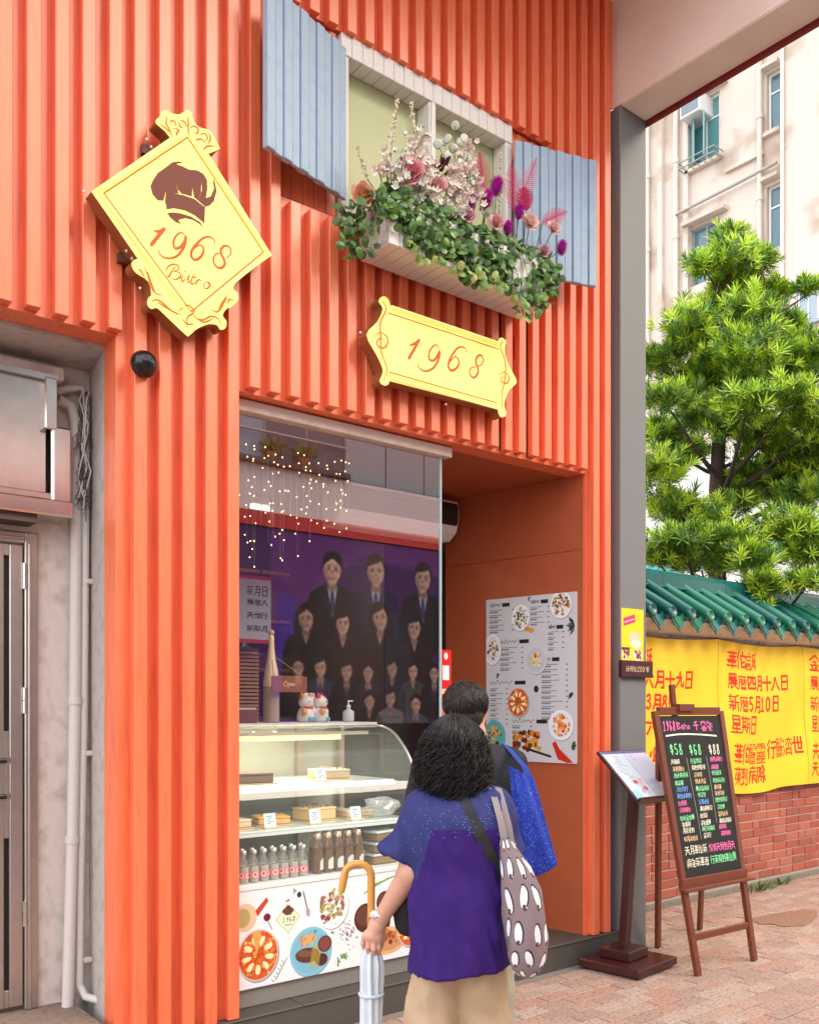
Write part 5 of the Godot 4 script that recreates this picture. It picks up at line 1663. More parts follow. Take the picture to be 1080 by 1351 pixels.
		for k in 24:
			var f := k / 24.0
			var L := 0.066 * sin(PI * (0.18 + 0.8 * f)) * (1.0 - 0.35 * f)
			for sg in [-1.0, 1.0]:
				var p0 := d * f
				var dv: Vector3 = (s * sg + n * 0.55 + V(0, 0, 0.25 * g.randf())).normalized() * L
				var wv := n * 0.0037
				b.quad(p0 - wv, p0 + wv, p0 + dv + wv * 0.3, p0 + dv - wv * 0.3)
		part(t, "leaflets", b, fm)
		stem_to(t, V(clampf(a.x, 2.86, 3.86), 4.06, 0.19), sm)
	# cream feathery spikes
	var cm := m_(0.80, 0.72, 0.55, 0.7)
	for q in [[546, 220, 543, 135, 0.25, 0.026, "tall cream feathery flower spike, the tallest in the box"], [515, 205, 524, 130, 0.22, 0.016, "slim cream flower spike bending beside the tallest one"], [484, 234, 471, 194, 0.2, 0.011, "thin cream wisp leaning over the peach rose"], [658, 276, 659, 203, 0.24, 0.016, "upright cream candle-like spike among the magenta globes"], [555, 225, 557, 165, 0.22, 0.018, "cream flower plume close behind the full pink rose"], [512, 232, 507, 190, 0.24, 0.024, "loose cream blossom spray beside the tall spikes"]]:
		var a := on_z(q[0], q[1], q[4])
		var e := on_z(q[2], q[3], q[4])
		var t := thing("cream_spike", q[6], "flower", a, 0, "cream flower spikes")
		b = MB.new()
		var d := e - a
		b.tube([Vector3.ZERO, d * 0.5 + V(0.006, 0, 0), d], 0.002, 4)
		part(t, "stalk", b, sm)
		b = MB.new()
		for k in 150:
			var f := g.randf()
			var rr: float = q[5] * (0.35 + 0.65 * sin(PI * minf(1.0, 0.25 + f))) * g.randf_range(0.2, 1.0)
			var p0 := d * f + V(g.randfn(), g.randfn() * 0.5, g.randfn()).normalized() * rr
			var dv := V(g.randfn(), g.randfn() + 0.8, g.randfn()).normalized() * 0.012
			var s := dv.cross(V(g.randfn(), g.randfn(), 1)).normalized() * 0.0036
			b.quad(p0 - s, p0 + s, p0 + dv + s, p0 + dv - s)
		part(t, "florets", b, cm)
		stem_to(t, V(clampf(a.x, 2.86, 3.86), 4.06, 0.19), sm)
	# silver dollar leaves, dark foliage
	var sv := m_(0.60, 0.62, 0.54, 0.5)
	var sd := thing("silver_leaf_sprig", "sprig of pale silver round leaves against the green window", "plant", on_z(600, 235, 0.2))
	for q in [[600, 166], [590, 183], [607, 188], [585, 187], [612, 182], [598, 196], [577, 190], [616, 208], [606, 214], [590, 205]]:
		var p := on_z(q[0], q[1], 0.2 + g.randf_range(0, 0.05)) - sd.position
		b = MB.new()
		b.lathe([Vector2(0, 0.002), Vector2(0.017, 0.001), Vector2(0.024, 0), Vector2(0.017, -0.001), Vector2(0, -0.002)], 12, Transform3D(Basis.from_euler(V(1.8 + g.randf_range(-0.3, 0.3), -0.6 + g.randf_range(-0.5, 0.5), 0)), p))
		part(sd, "leaf", b, sv)
		b = MB.new()
		b.tube([p, p * 0.5 + V(0, -0.01, 0), V(0, 0, 0)], 0.0015, 4)
		part(sd, "twig", b, sm)
	stem_to(sd, V(3.25, 4.06, 0.19), sm)
	var dk := thing("burgundy_sprig", "dark burgundy leaves between the pink rose and silver sprig", "plant", on_z(578, 232, 0.22))
	b = MB.new()
	for k in 14:
		petal(b, Transform3D(Basis.from_euler(V(g.randf_range(-0.5, 0.9), g.randf_range(-1, 1), g.randf_range(-1.2, 1.2))), V(g.randf_range(-0.05, 0.05), g.randf_range(-0.02, 0.04), g.randf_range(0, 0.05))), 0.055, 0.026, 0.2)
	part(dk, "leaves", b, m_(0.10, 0.012, 0.018, 0.5))
	stem_to(dk, V(3.2, 4.06, 0.19), sm)
	# white and cream daisies in clusters, each bloom a thing
	var wms := [m_(0.80, 0.72, 0.62, 0.6), m_(0.80, 0.66, 0.60, 0.6), m_(0.78, 0.76, 0.68, 0.6)]
	var ym := m_(0.55, 0.33, 0.06, 0.6)
	var k2 := 0
	for q in [[508, 214], [500, 226], [520, 218], [551, 206], [562, 213], [556, 240], [590, 246], [598, 262], [610, 250], [607, 271], [600, 226], [612, 232], [565, 232], [630, 250], [586, 270], [604, 205], [618, 222], [640, 283], [571, 258], [618, 195], [530, 210], [545, 195], [538, 248], [552, 254], [580, 236], [595, 240], [622, 238], [626, 262], [615, 258], [592, 256], [556, 188], [516, 228], [528, 236], [565, 222], [608, 241], [598, 274]]:
		var mb := MB.new()
		var sz := g.randf_range(0.05, 0.07)
		for j in 10:
			var fo := V(g.randfn() * 0.4, 0.25 * g.randf(), g.randfn() * 0.4) * sz
			var fb2 := Basis.from_euler(V(g.randfn() * 0.5, g.randf() * TAU, g.randfn() * 0.5))
			for k in 5:
				petal(mb, Transform3D(fb2 * Basis(V(0, 1, 0), TAU * k / 5) * Basis(V(1, 0, 0), 1.05), fo), sz * 0.42, sz * 0.26, -0.2)
		var near := ""
		var best := 1e9
		for lm in [[540, 226, "beside the full pink rose"], [577, 246, "beside the smaller pale pink rose"], [545, 180, "at the foot of the tallest cream spike"], [512, 205, "around the loose cream spray"], [603, 190, "under the silver round leaves"], [578, 232, "by the burgundy leaves"], [619, 267, "beside the magenta globe pair"], [600, 255, "above the ivy fringe in the middle"]]:
			var dd := Vector2(q[0], q[1]).distance_to(Vector2(lm[0], lm[1]))
			if dd < best:
				best = dd
				near = lm[2]
		var t: Node3D = bloom.call("white_blossom", "%s blossom cluster %s" % [["cream", "blush white", "ivory"][k2 % 3], near], "flower", q[0], q[1], 0.27 + g.randf_range(0, 0.06), "white blooms in the flower box", mb, wms[k2 % 3], "petals", 1.45 + g.randf_range(-0.5, 0.4))
		mb = MB.new()
		t.get_child(0).set_meta("kind", "stuff")
		mb = MB.new()
		mb.blob(V(0, 0.004, 0.004), V(0.004, 0.003, 0.004), 4, 6)
		part(t, "eye", mb, ym)
		k2 += 1

# ---------------------------------------------------------------- refrigerated display case and what is in it
func plate(p: Paint, x: float, y: float, rx: float, ry: float, rim: Color, cols: Array, n: int, g: RandomNumberGenerator, inner := 0.7) -> void:
	p.oval(x + 3, y + 5, rx, ry, Color(0.55, 0.56, 0.58))
	p.oval(x, y, rx, ry, rim)
	p.oval(x, y, rx * 0.86, ry * 0.86, rim.darkened(0.05))
	for i in n:
		var a := g.randf() * TAU
		var q := sqrt(g.randf()) * inner
		p.blot(x + cos(a) * q * rx, y + sin(a) * q * ry, g.randf_range(0.06, 0.16) * rx, cols[g.randi() % cols.size()].lightened(g.randf_range(-0.1, 0.15)), g)
func leafy(p: Paint, x: float, y: float, s: float, n: int, c: Color, g: RandomNumberGenerator, ang := 0.0, spread := 3.0) -> void:
	for i in n:
		var a := ang + g.randf_range(-spread, spread) * 0.5
		var e := Vector2(x, y) + Vector2(cos(a), sin(a)) * s * g.randf_range(0.5, 1.0)
		var m := (Vector2(x, y) + e) / 2
		var w := (e - Vector2(x, y)).orthogonal() * 0.16
		p.poly([Vector2(x, y), m + w, e, m - w], c.lightened(g.randf_range(-0.1, 0.25)))
func pizza(p: Paint, x: float, y: float, rx: float, ry: float, g: RandomNumberGenerator) -> void:
	p.oval(x + 4, y + 6, rx * 1.08, ry * 1.08, Color(0.6, 0.58, 0.6))
	p.oval(x, y, rx * 1.06, ry * 1.06, Color(0.82, 0.76, 0.76))
	p.oval(x, y, rx, ry, Color(0.80, 0.36, 0.16))
	for i in 90:
		var a := g.randf() * TAU
		var q := sqrt(g.randf()) * 0.95
		p.blot(x + cos(a) * q * rx, y + sin(a) * q * ry, g.randf_range(0.05, 0.11) * rx, [Color(0.92, 0.6, 0.25), Color(0.86, 0.25, 0.1), Color(0.95, 0.75, 0.4), Color(0.75, 0.2, 0.08), Color(0.9, 0.5, 0.2)][g.randi() % 5], g)
	for i in 9:
		var a := TAU * i / 9 + 0.2
		p.oval(x + cos(a) * rx * 0.6, y + sin(a) * ry * 0.6, rx * 0.24, ry * 0.12, Color(0.97, 0.9, 0.7), a)
	for i in 6:
		var a := TAU * i / 6
		p.line(PackedVector2Array([Vector2(x, y), Vector2(x + cos(a) * rx, y + sin(a) * ry)]), 3, Color(0.55, 0.22, 0.08))
func build_case() -> void:
	var g := rng(61)
	# printed front
	var p := Paint.new(1064, 446, Color(0.90, 0.91, 0.93))
	for i in 26:
		var x := g.randf() * 1064
		var y := g.randf() * 446
		var q := PackedVector2Array([Vector2(x, y)])
		for k in 4:
			x += g.randf_range(10, 60); y += g.randf_range(-30, 30)
			q.append(Vector2(x, y))
		p.curve(q, g.randf_range(1, 3), Color(0.82, 0.83, 0.86))
	pizza(p, 120, 300, 96, 112, g)
	p.poly(PackedVector2Array([Vector2(88, 190), Vector2(135, 190), Vector2(112, 300)]), Color(0.93, 0.62, 0.33))
	p.oval(56, 120, 58, 64, Color(0.87, 0.74, 0.62))
	p.oval(44, 120, 36, 44, Color(0.70, 0.62, 0.42))
	p.poly(PackedVector2Array([Vector2(105, 95), Vector2(160, 40), Vector2(172, 58), Vector2(118, 122)]), Color(0.72, 0.28, 0.20))
	leafy(p, 300, 30, 20, 8, Color(0.3, 0.22, 0.2), g)
	p.oval(164, 133, 18, 18, Color(0.45, 0.08, 0.16)); p.line(PackedVector2Array([Vector2(168, 150), Vector2(190, 195)]), 3, Color(0.4, 0.2, 0.2))
	# emblem
	p.poly(PackedVector2Array([Vector2(270, 80), Vector2(338, 150), Vector2(272, 228), Vector2(206, 152)]), Color(0.80, 0.80, 0.66))
	p.poly(PackedVector2Array([Vector2(270, 90), Vector2(328, 150), Vector2(272, 216), Vector2(216, 152)]), Color(0.93, 0.93, 0.82))
	for q in [[255, 118, 13], [272, 108, 15], [288, 118, 13]]:
		p.oval(q[0], q[1], q[2], q[2], Color(0.40, 0.24, 0.18))
	p.rect(256, 122, 32, 16, Color(0.40, 0.24, 0.18))
	write_(p, "1968", 240, 148, 14, 22, Color(0.35, 0.33, 0.3), 3.0, 1.25, 0.25)
	p.curve(PackedVector2Array([Vector2(252, 184), Vector2(262, 180), Vector2(268, 188), Vector2(278, 182), Vector2(292, 187)]), 3, Color(0.35, 0.33, 0.3))
	leafy(p, 270, 76, 18, 7, Color(0.45, 0.42, 0.3), g, -1.57, 2.4)
	p.line(PackedVector2Array([Vector2(352, 40), Vector2(372, 120)]), 6, Color(0.28, 0.27, 0.28))
	p.oval(377, 140, 11, 22, Color(0.70, 0.60, 0.66), -0.2)
	p.oval(330, 50, 12, 14, Color(0.25, 0.2, 0.22))
	plate(p, 510, 128, 92, 112, Color(0.96, 0.96, 0.97), [Color(0.55, 0.30, 0.27), Color(0.72, 0.55, 0.48), Color(0.45, 0.48, 0.18), Color(0.62, 0.64, 0.30), Color(0.82, 0.70, 0.64)], 80, g, 0.72)
	plate(p, 392, 330, 112, 118, Color(0.50, 0.74, 0.84), [], 0, g)
	for i in 30:
		p.blot(375 + g.randf_range(-40, 45), 272 + g.randf_range(-22, 22), 9, [Color(0.92, 0.66, 0.36), Color(0.85, 0.5, 0.24)][g.randi() % 2], g)
	p.oval(375, 345, 66, 36, Color(0.36, 0.22, 0.17), 0.1); p.oval(450, 378, 34, 30, Color(0.30, 0.18, 0.15)); p.oval(360, 335, 40, 16, Color(0.48, 0.32, 0.25), 0.2)
	for i in 7:
		p.line(PackedVector2Array([Vector2(404 + i * 8, 300), Vector2(388 + i * 7, 408)]), 4, Color(0.70, 0.62, 0.20).lightened(0.06 * (i % 3)))
	p.oval(468, 305, 38, 40, Color(0.30, 0.22, 0.20)); p.oval(468, 305, 30, 32, Color(0.52, 0.26, 0.22))
	leafy(p, 425, 232, 24, 4, Color(0.3, 0.42, 0.2), g, 2.6, 1.2); leafy(p, 505, 250, 24, 3, Color(0.25, 0.42, 0.2), g, 1.2, 1.0); leafy(p, 455, 205, 26, 3, Color(0.3, 0.45, 0.2), g, 0.0, 1.0)
	for i in 70:
		p.oval(602 + g.randfn() * 26, 272 + g.randfn() * 30, 3, 3, [Color(0.35, 0.24, 0.2), Color(0.6, 0.3, 0.25), Color(0.2, 0.18, 0.16)][g.randi() % 3])
	for i in 5:
		leafy(p, 560 + g.randf_range(-22, 22), 400 + g.randf_range(-26, 22), 26, 7, Color(0.28, 0.50, 0.18), g)
	for i in 12:
		p.line(PackedVector2Array([Vector2(200 + i * 5, 440 - i * 8), Vector2(188 + i * 5 + (i % 2) * 26, 424 - i * 8)]), 3, Color(0.3, 0.4, 0.28))
	for q in [[700, 215, 66], [815, 150, 50], [790, 250, 60]]:
		p.oval(q[0], q[1], q[2], q[2] * 1.1, Color(0.30, 0.16, 0.14)); p.oval(q[0] - 8, q[1] - 10, q[2] * 0.7, q[2] * 0.75, Color(0.40, 0.23, 0.19))
	for i in 16:
		var y := 40.0 + i * 5
		p.line(PackedVector2Array([Vector2(690 + i * 9, 95 - i * 4), Vector2(760 + i * 10, 50 - i * 2)]), 5, Color(0.45, 0.60, 0.22).lightened(0.08 * (i % 3)))
	p.oval(830, 350, 120, 70, Color(0.86, 0.66, 0.46)); p.oval(830, 345, 104, 56, Color(0.78, 0.56, 0.38))
	for i in 30:
		p.blot(800 + g.randf_range(-60, 90), 320 + g.randf_range(-30, 40), 14, [Color(0.5, 0.2, 0.14), Color(0.75, 0.45, 0.2), Color(0.6, 0.28, 0.18), Color(0.85, 0.7, 0.5)][g.randi() % 4], g)
	pizza(p, 985, 300, 90, 100, g)
	# the case
	var t := thing("display_case", "curved glass display case with a food-printed white front panel", "display case")
	var b := MB.new()
	b.quad(V(2.13, 0.25, -0.0495), V(3.31, 0.25, -0.0495), V(3.31, 0.722, -0.0495), V(2.13, 0.722, -0.0495))
	p.im.resize(620, 260, Image.INTERPOLATE_LANCZOS)
	part(t, "printed_front", b, printed(p.tex(), 0.35))
	b = MB.new()
	b.bb(V(2.13, 0.25, -0.12), V(3.31, 0.722, -0.05))
	part(t, "front_panel", b, M.white)
	b = MB.new()
	b.bb(V(3.29, 0.25, -0.9), V(3.31, 0.722, -0.1205)); b.bb(V(2.13, 0.25, -0.92), V(3.31, 0.722, -0.9005))
	part(t, "side_panel", b, M.white)
	b = MB.new()
	b.bb(V(2.13, 0.7225, -0.9), V(3.312, 0.75, -0.044), 0.004)
	part(t, "deck", b, M.white)
	b = MB.new()
	b.bb(V(2.14, 0.153, -0.85), V(3.27, 0.2495, -0.2))
	part(t, "base", b, M.black)
	var prof := [Vector2(0.751, -0.05), Vector2(0.95, -0.049), Vector2(1.12, -0.055), Vector2(1.21, -0.09), Vector2(1.285, -0.142), Vector2(1.35, -0.19), Vector2(1.405, -0.242), Vector2(1.455, -0.305), Vector2(1.488, -0.38), Vector2(1.502, -0.48), Vector2(1.505, -0.63)]
	var sp := []
	for i in prof.size() - 1:
		for k in 4:
			sp.append(prof[i].cubic_interpolate(prof[i + 1], prof[maxi(i - 1, 0)], prof[mini(i + 2, prof.size() - 1)], k / 4.0))
	sp.append(prof[prof.size() - 1])
	b = MB.new()
	var pts := []
	for q in sp:
		for x in [2.13, 2.7, 3.3]:
			pts.append(V(x, q.x, q.y))
	b.grid(pts, 3)
	part(t, "curved_glass", b, glassy(0.05))
	b = MB.new()
	var ends := PackedVector2Array()
	for q in sp:
		ends.append(Vector2(q.y, q.x))
	ends.append(Vector2(-0.88, 1.505)); ends.append(Vector2(-0.88, 0.751))
	b.slab(ends, 3.296, 3.3, Transform3D(Basis(V(0, 0, 1), V(0, 1, 0), V(1, 0, 0)), V(0, 0, 0)), Rect2(), true, false)
	part(t, "end_glass", b, glassy(0.05))
	b = MB.new()
	var edge := []
	for q in sp:
		edge.append(V(3.303, q.x, q.y))
	b.tube(edge, 0.008, 6)
	part(t, "end_rim", b, m_(0.62, 0.68, 0.66, 0.12, 0.6))
	b = MB.new()
	b.bb(V(2.13, 1.506, -0.9), V(3.3, 1.522, -0.47), 0.003)
	part(t, "top_board", b, M.white)
	b = MB.new()
	for x in [2.98, 3.285]:
		b.bb(V(x, 0.751, -0.86), V(x + 0.03, 1.505, -0.83))
	part(t, "rear_posts", b, m_(0.5, 0.42, 0.33, 0.4, 0.6)).set_meta("kind", "stuff")
	b = MB.new()
	b.bb(V(2.13, 0.751, -0.885), V(3.295, 1.505, -0.875))
	part(t, "rear_door", b, m_(0.40, 0.42, 0.36, 0.3))
	var shelf := m_(0.70, 0.80, 0.77, 0.12)
	for q in [[1.19, -0.24], [0.985, -0.115]]:
		b = MB.new()
		b.bb(V(2.135, q[0], -0.8), V(3.25, q[0] + 0.012, q[1]), 0.003)
		b.bb(V(2.135, q[0] - 0.016, q[1] - 0.004), V(3.25, q[0] - 0.0005, q[1] + 0.004))
		part(t, "shelf", b, shelf)
	# light strip under the top
	var lm := m_(1, 0.9, 0.6, 0.5)
	lm.emission_enabled = true
	lm.emission = Color(1.0, 0.80, 0.36)
	lm.emission_energy_multiplier = 1.1
	b = MB.new()
	b.bb(V(2.15, 1.425, -0.52), V(3.06, 1.45, -0.50))
	part(t, "light_strip", b, lm)
	b = MB.new()
	b.bb(V(2.15, 1.4505, -0.53), V(3.25, 1.47, -0.49))
	part(t, "light_housing", b, m_(0.5, 0.47, 0.4, 0.4))
	var al := AreaLight3D.new()
	al.name = "case_light"
	al.area_size = Vector2(0.9, 0.02)
	al.light_color = Color(1.0, 0.94, 0.84)
	al.light_energy = 0.24
	al.shadow_enabled = true
	al.position = V(2.6, 1.415, -0.50)
	al.rotation.x = -PI / 2 + 0.25
	add_child(al)
	# cakes on boards with price cards
	var card := printed(card_print(), 0.5)
	var slice_ := func(called: String, label: String, x: float, y: float, z: float, w: float, d: float, h: float, c: Array, topc: Array, bits: int):
		var s := thing(called, label, "cake", V(x, y, z), g.randf_range(-0.25, 0.25), "cakes in the display case")
		var m := MB.new()
		m.bb(V(-w / 2 - 0.015, 0, -d / 2 - 0.01), V(w / 2 + 0.015, 0.005, d / 2 + 0.012), 0.001)
		part(s, "board", m, m_(0.72, 0.55, 0.28, 0.3))
		m = MB.new()
		m.bb(V(-w / 2, 0.0055, -d / 2), V(w / 2, h, d / 2), 0.006)
		part(s, "sponge", m, m_(c[0], c[1], c[2], 0.8))
		m = MB.new()
		m.bb(V(-w / 2 - 0.001, h + 0.0005, -d / 2 - 0.001), V(w / 2 + 0.001, h + 0.012, d / 2 + 0.001), 0.004)
		part(s, "icing", m, m_(topc[0], topc[1], topc[2], 0.4))
		if bits:
			m = MB.new()
			for k in bits:
				m.blob(V(g.randf_range(-w / 2, w / 2) * 0.85, h + 0.017, g.randf_range(-d / 2, d / 2) * 0.85), V(0.008, 0.007, 0.008), 4, 6)
			part(s, "nuts", m, m_(0.35, 0.2, 0.1, 0.6)).set_meta("kind", "stuff")
		return s
	slice_.call("cake", "pale cream cake slab at the pier end of the lower glass shelf", 2.24, 0.998, -0.28, 0.16, 0.13, 0.035, [0.75, 0.58, 0.36], [0.80, 0.74, 0.62], 0)
	slice_.call("cake", "orange glazed cake slab on the lower glass shelf", 2.48, 0.998, -0.30, 0.17, 0.14, 0.035, [0.72, 0.45, 0.18], [0.85, 0.46, 0.10], 0)
	slice_.call("cake", "nut-topped cake slab, taller than its neighbours, on the lower glass shelf", 2.76, 0.998, -0.32, 0.19, 0.15, 0.06, [0.75, 0.52, 0.24], [0.80, 0.62, 0.32], 26)
	slice_.call("cake", "plain white cake slab beside the plastic bag in the case", 3.02, 0.998, -0.32, 0.16, 0.14, 0.03, [0.72, 0.52, 0.3], [0.78, 0.70, 0.52], 0)
	slice_.call("cake", "dark chocolate cake slab on the upper glass shelf", 2.45, 1.203, -0.45, 0.2, 0.15, 0.045, [0.16, 0.09, 0.06], [0.12, 0.07, 0.05], 0)
	slice_.call("cake", "layered beige cake slab on the upper glass shelf", 2.95, 1.203, -0.46, 0.2, 0.15, 0.045, [0.5, 0.36, 0.22], [0.62, 0.5, 0.36], 8)
	for q in [[2.40, 0.998, -0.165, "white price card in front of the orange cake"], [2.67, 0.998, -0.165, "white price card in front of the nut-topped cake"], [2.93, 0.998, -0.165, "white price card in front of the plain white cake"], [2.80, 1.203, -0.31, "white price card on the upper glass shelf"]]:
		var s := thing("price_card", q[3], "card", V(q[0], q[1], q[2]), 0, "price cards in the display case")
		b = MB.new()
		var fr := Transform3D(Basis(V(1, 0, 0), -0.2), V(0, 0, 0))
		b.quad(fr * V(-0.034, 0.008, 0.001), fr * V(0.034, 0.008, 0.001), fr * V(0.034, 0.075, 0.001), fr * V(-0.034, 0.075, 0.001))
		part(s, "card", b, card)
		b = MB.new()
		b.bb(V(-0.042, 0, -0.012), V(0.042, 0.008, 0.014), 0.001)
		part(s, "foot", b, m_(0.72, 0.58, 0.36, 0.6))
	# clear plastic bag of bread at the end of the shelf
	var bag := thing("plastic_bag", "crinkled clear plastic bag lying at the open end of the case", "bag", V(3.13, 0.998, -0.22))
	b = MB.new()
	var bp := []
	for j in 15:
		for i in 24:
			var a := -TAU * i / 24
			var th := PI * j / 14.0
			var rr := 1.0 + 0.13 * sin(a * 3 + j * 0.6) + g.randf_range(-0.11, 0.11)
			bp.append(V(cos(a) * sin(th) * 0.10 * rr + 0.02 * sin(j * 1.7), 0.055 - cos(th) * 0.055 + 0.016 * sin(a * 2.0 + j * 1.3) * sin(th), sin(a) * sin(th) * 0.08 * rr))
	b.grid(bp, 24, true)
	var film := glassy(0.3, Color(0.9, 0.92, 0.9))
	part(bag, "film", b, film)
	# bottles on the deck
	var clear := glassy(0.1, Color(0.9, 0.93, 0.88))
	var bot := MB.new()
	bot.lathe([Vector2(0, 0.001), Vector2(0.022, 0.001), Vector2(0.0245, 0.006), Vector2(0.0245, 0.085), Vector2(0.02, 0.105), Vector2(0.0105, 0.125), Vector2(0.01, 0.15)], 14)
	var liq := MB.new()
	liq.lathe([Vector2(0, 0.003), Vector2(0.0225, 0.004), Vector2(0.0228, 0.078), Vector2(0, 0.078)], 12)
	var lab := MB.new()
	lab.lathe([Vector2(0.0249, 0.022), Vector2(0.0249, 0.056)], 14)
	var cap := MB.new()
	cap.lathe([Vector2(0.0112, 0.138), Vector2(0.0125, 0.14), Vector2(0.0125, 0.158), Vector2(0, 0.159)], 12)
	var lmat := printed(label_print(), 0.5)
	var meshes := [bot.mesh(), liq.mesh(), lab.mesh(), cap.mesh()]
	var liqm := m_(0.42, 0.40, 0.32, 0.2)
	var capm := m_(0.66, 0.64, 0.6, 0.3, 0.6)
	var first: Node3D = null
	for row in 2:
		for i in 7:
			var x := 2.215 + 0.0565 * i + row * 0.026
			var z := -0.105 - row * 0.07
			var o: Node3D
			if first == null:
				o = thing("small_bottle", "small clear pink-labelled bottle in the front row of the case deck", "bottle", V(x, 0.7505, z), 0, "small bottles in the display case")
				for k in 4:
					part(o, ["glass", "drink", "label", "cap"][k], meshes[k], [clear, liqm, lmat, capm][k])
				first = o
			else:
				o = copy_of(first, "small_bottle", "" if row == 0 else "small clear pink-labelled bottle in the second row of the case deck")
				o.position = V(x, 0.7505, z)
			o.rotation.y = g.randf_range(-0.6, 0.6)
	var jar := MB.new()
	jar.lathe([Vector2(0, 0.001), Vector2(0.027, 0.001), Vector2(0.0295, 0.006), Vector2(0.0295, 0.13), Vector2(0.026, 0.15), Vector2(0.014, 0.175), Vector2(0.013, 0.19)], 16)
	var jliq := MB.new()
	jliq.lathe([Vector2(0, 0.004), Vector2(0.0265, 0.005), Vector2(0.027, 0.12), Vector2(0, 0.12)], 12)
	var jl := MB.new()
	var lp := []
	for j in 2:
		for i in 9:
			var a := -0.9 + 1.8 * i / 8.0
			lp.append(V(sin(a) * 0.0302, 0.022 + 0.06 * j * (1.0 - 0.3 * pow(absf(i - 4.0) / 4.0, 2)), cos(a) * 0.0302))
	jl.grid(lp, 9)
	var jc := MB.new()
	jc.lathe([Vector2(0.0145, 0.178), Vector2(0.0155, 0.18), Vector2(0.0155, 0.205), Vector2(0, 0.206)], 12)
	var tall: Node3D = null
	for row in 2:
		for i in 5:
			var x := 2.645 + 0.064 * i + row * 0.03
			var o: Node3D
			if tall == null:
				o = thing("tall_bottle", "taller brown bottle with a pale label in the front row", "bottle", V(x, 0.7505, -0.11), 0, "tall bottles in the display case")
				part(o, "glass", jar, glassy(0.42, Color(0.55, 0.42, 0.30)))
				part(o, "drink", jliq, m_(0.16, 0.08, 0.035, 0.3))
				part(o, "label", jl, m_(0.66, 0.72, 0.66, 0.5))
				part(o, "cap", jc, m_(0.78, 0.56, 0.36, 0.3, 0.5))
				tall = o
			else:
				o = copy_of(tall, "tall_bottle", "" if row == 0 else "taller brown bottle with a pale label in the second row")
				o.position = V(x, 0.7505, -0.11 - 0.075 * row)
			o.rotation.y = 0.5 + g.randf_range(-0.3, 0.3)
	for i in 3:
		var o := thing("snack_tub", ["clear tub of golden snacks, bottom of a stack beside the tall bottles", "clear tub of golden snacks, middle of a stack beside the tall bottles", "clear tub of golden snacks, top of a stack beside the tall bottles"][i], "tub", V(3.1, 0.7505 + 0.062 * i, -0.17), 0.1 * i, "snack tubs in the display case")
		b = MB.new()
		b.bb(V(-0.085, 0.002, -0.05), V(0.085, 0.045, 0.05), 0.008)
		part(o, "snacks", b, mot(m_(0.50, 0.33, 0.13, 0.7), mottle("snack", 0.1, 0.45, 1.0, 3, 256), 6.0))
		b = MB.new()
		b.bb(V(-0.092, 0.0455, -0.057), V(0.092, 0.06, 0.057), 0.006)
		part(o, "lid", b, m_(0.66, 0.68, 0.64, 0.2))

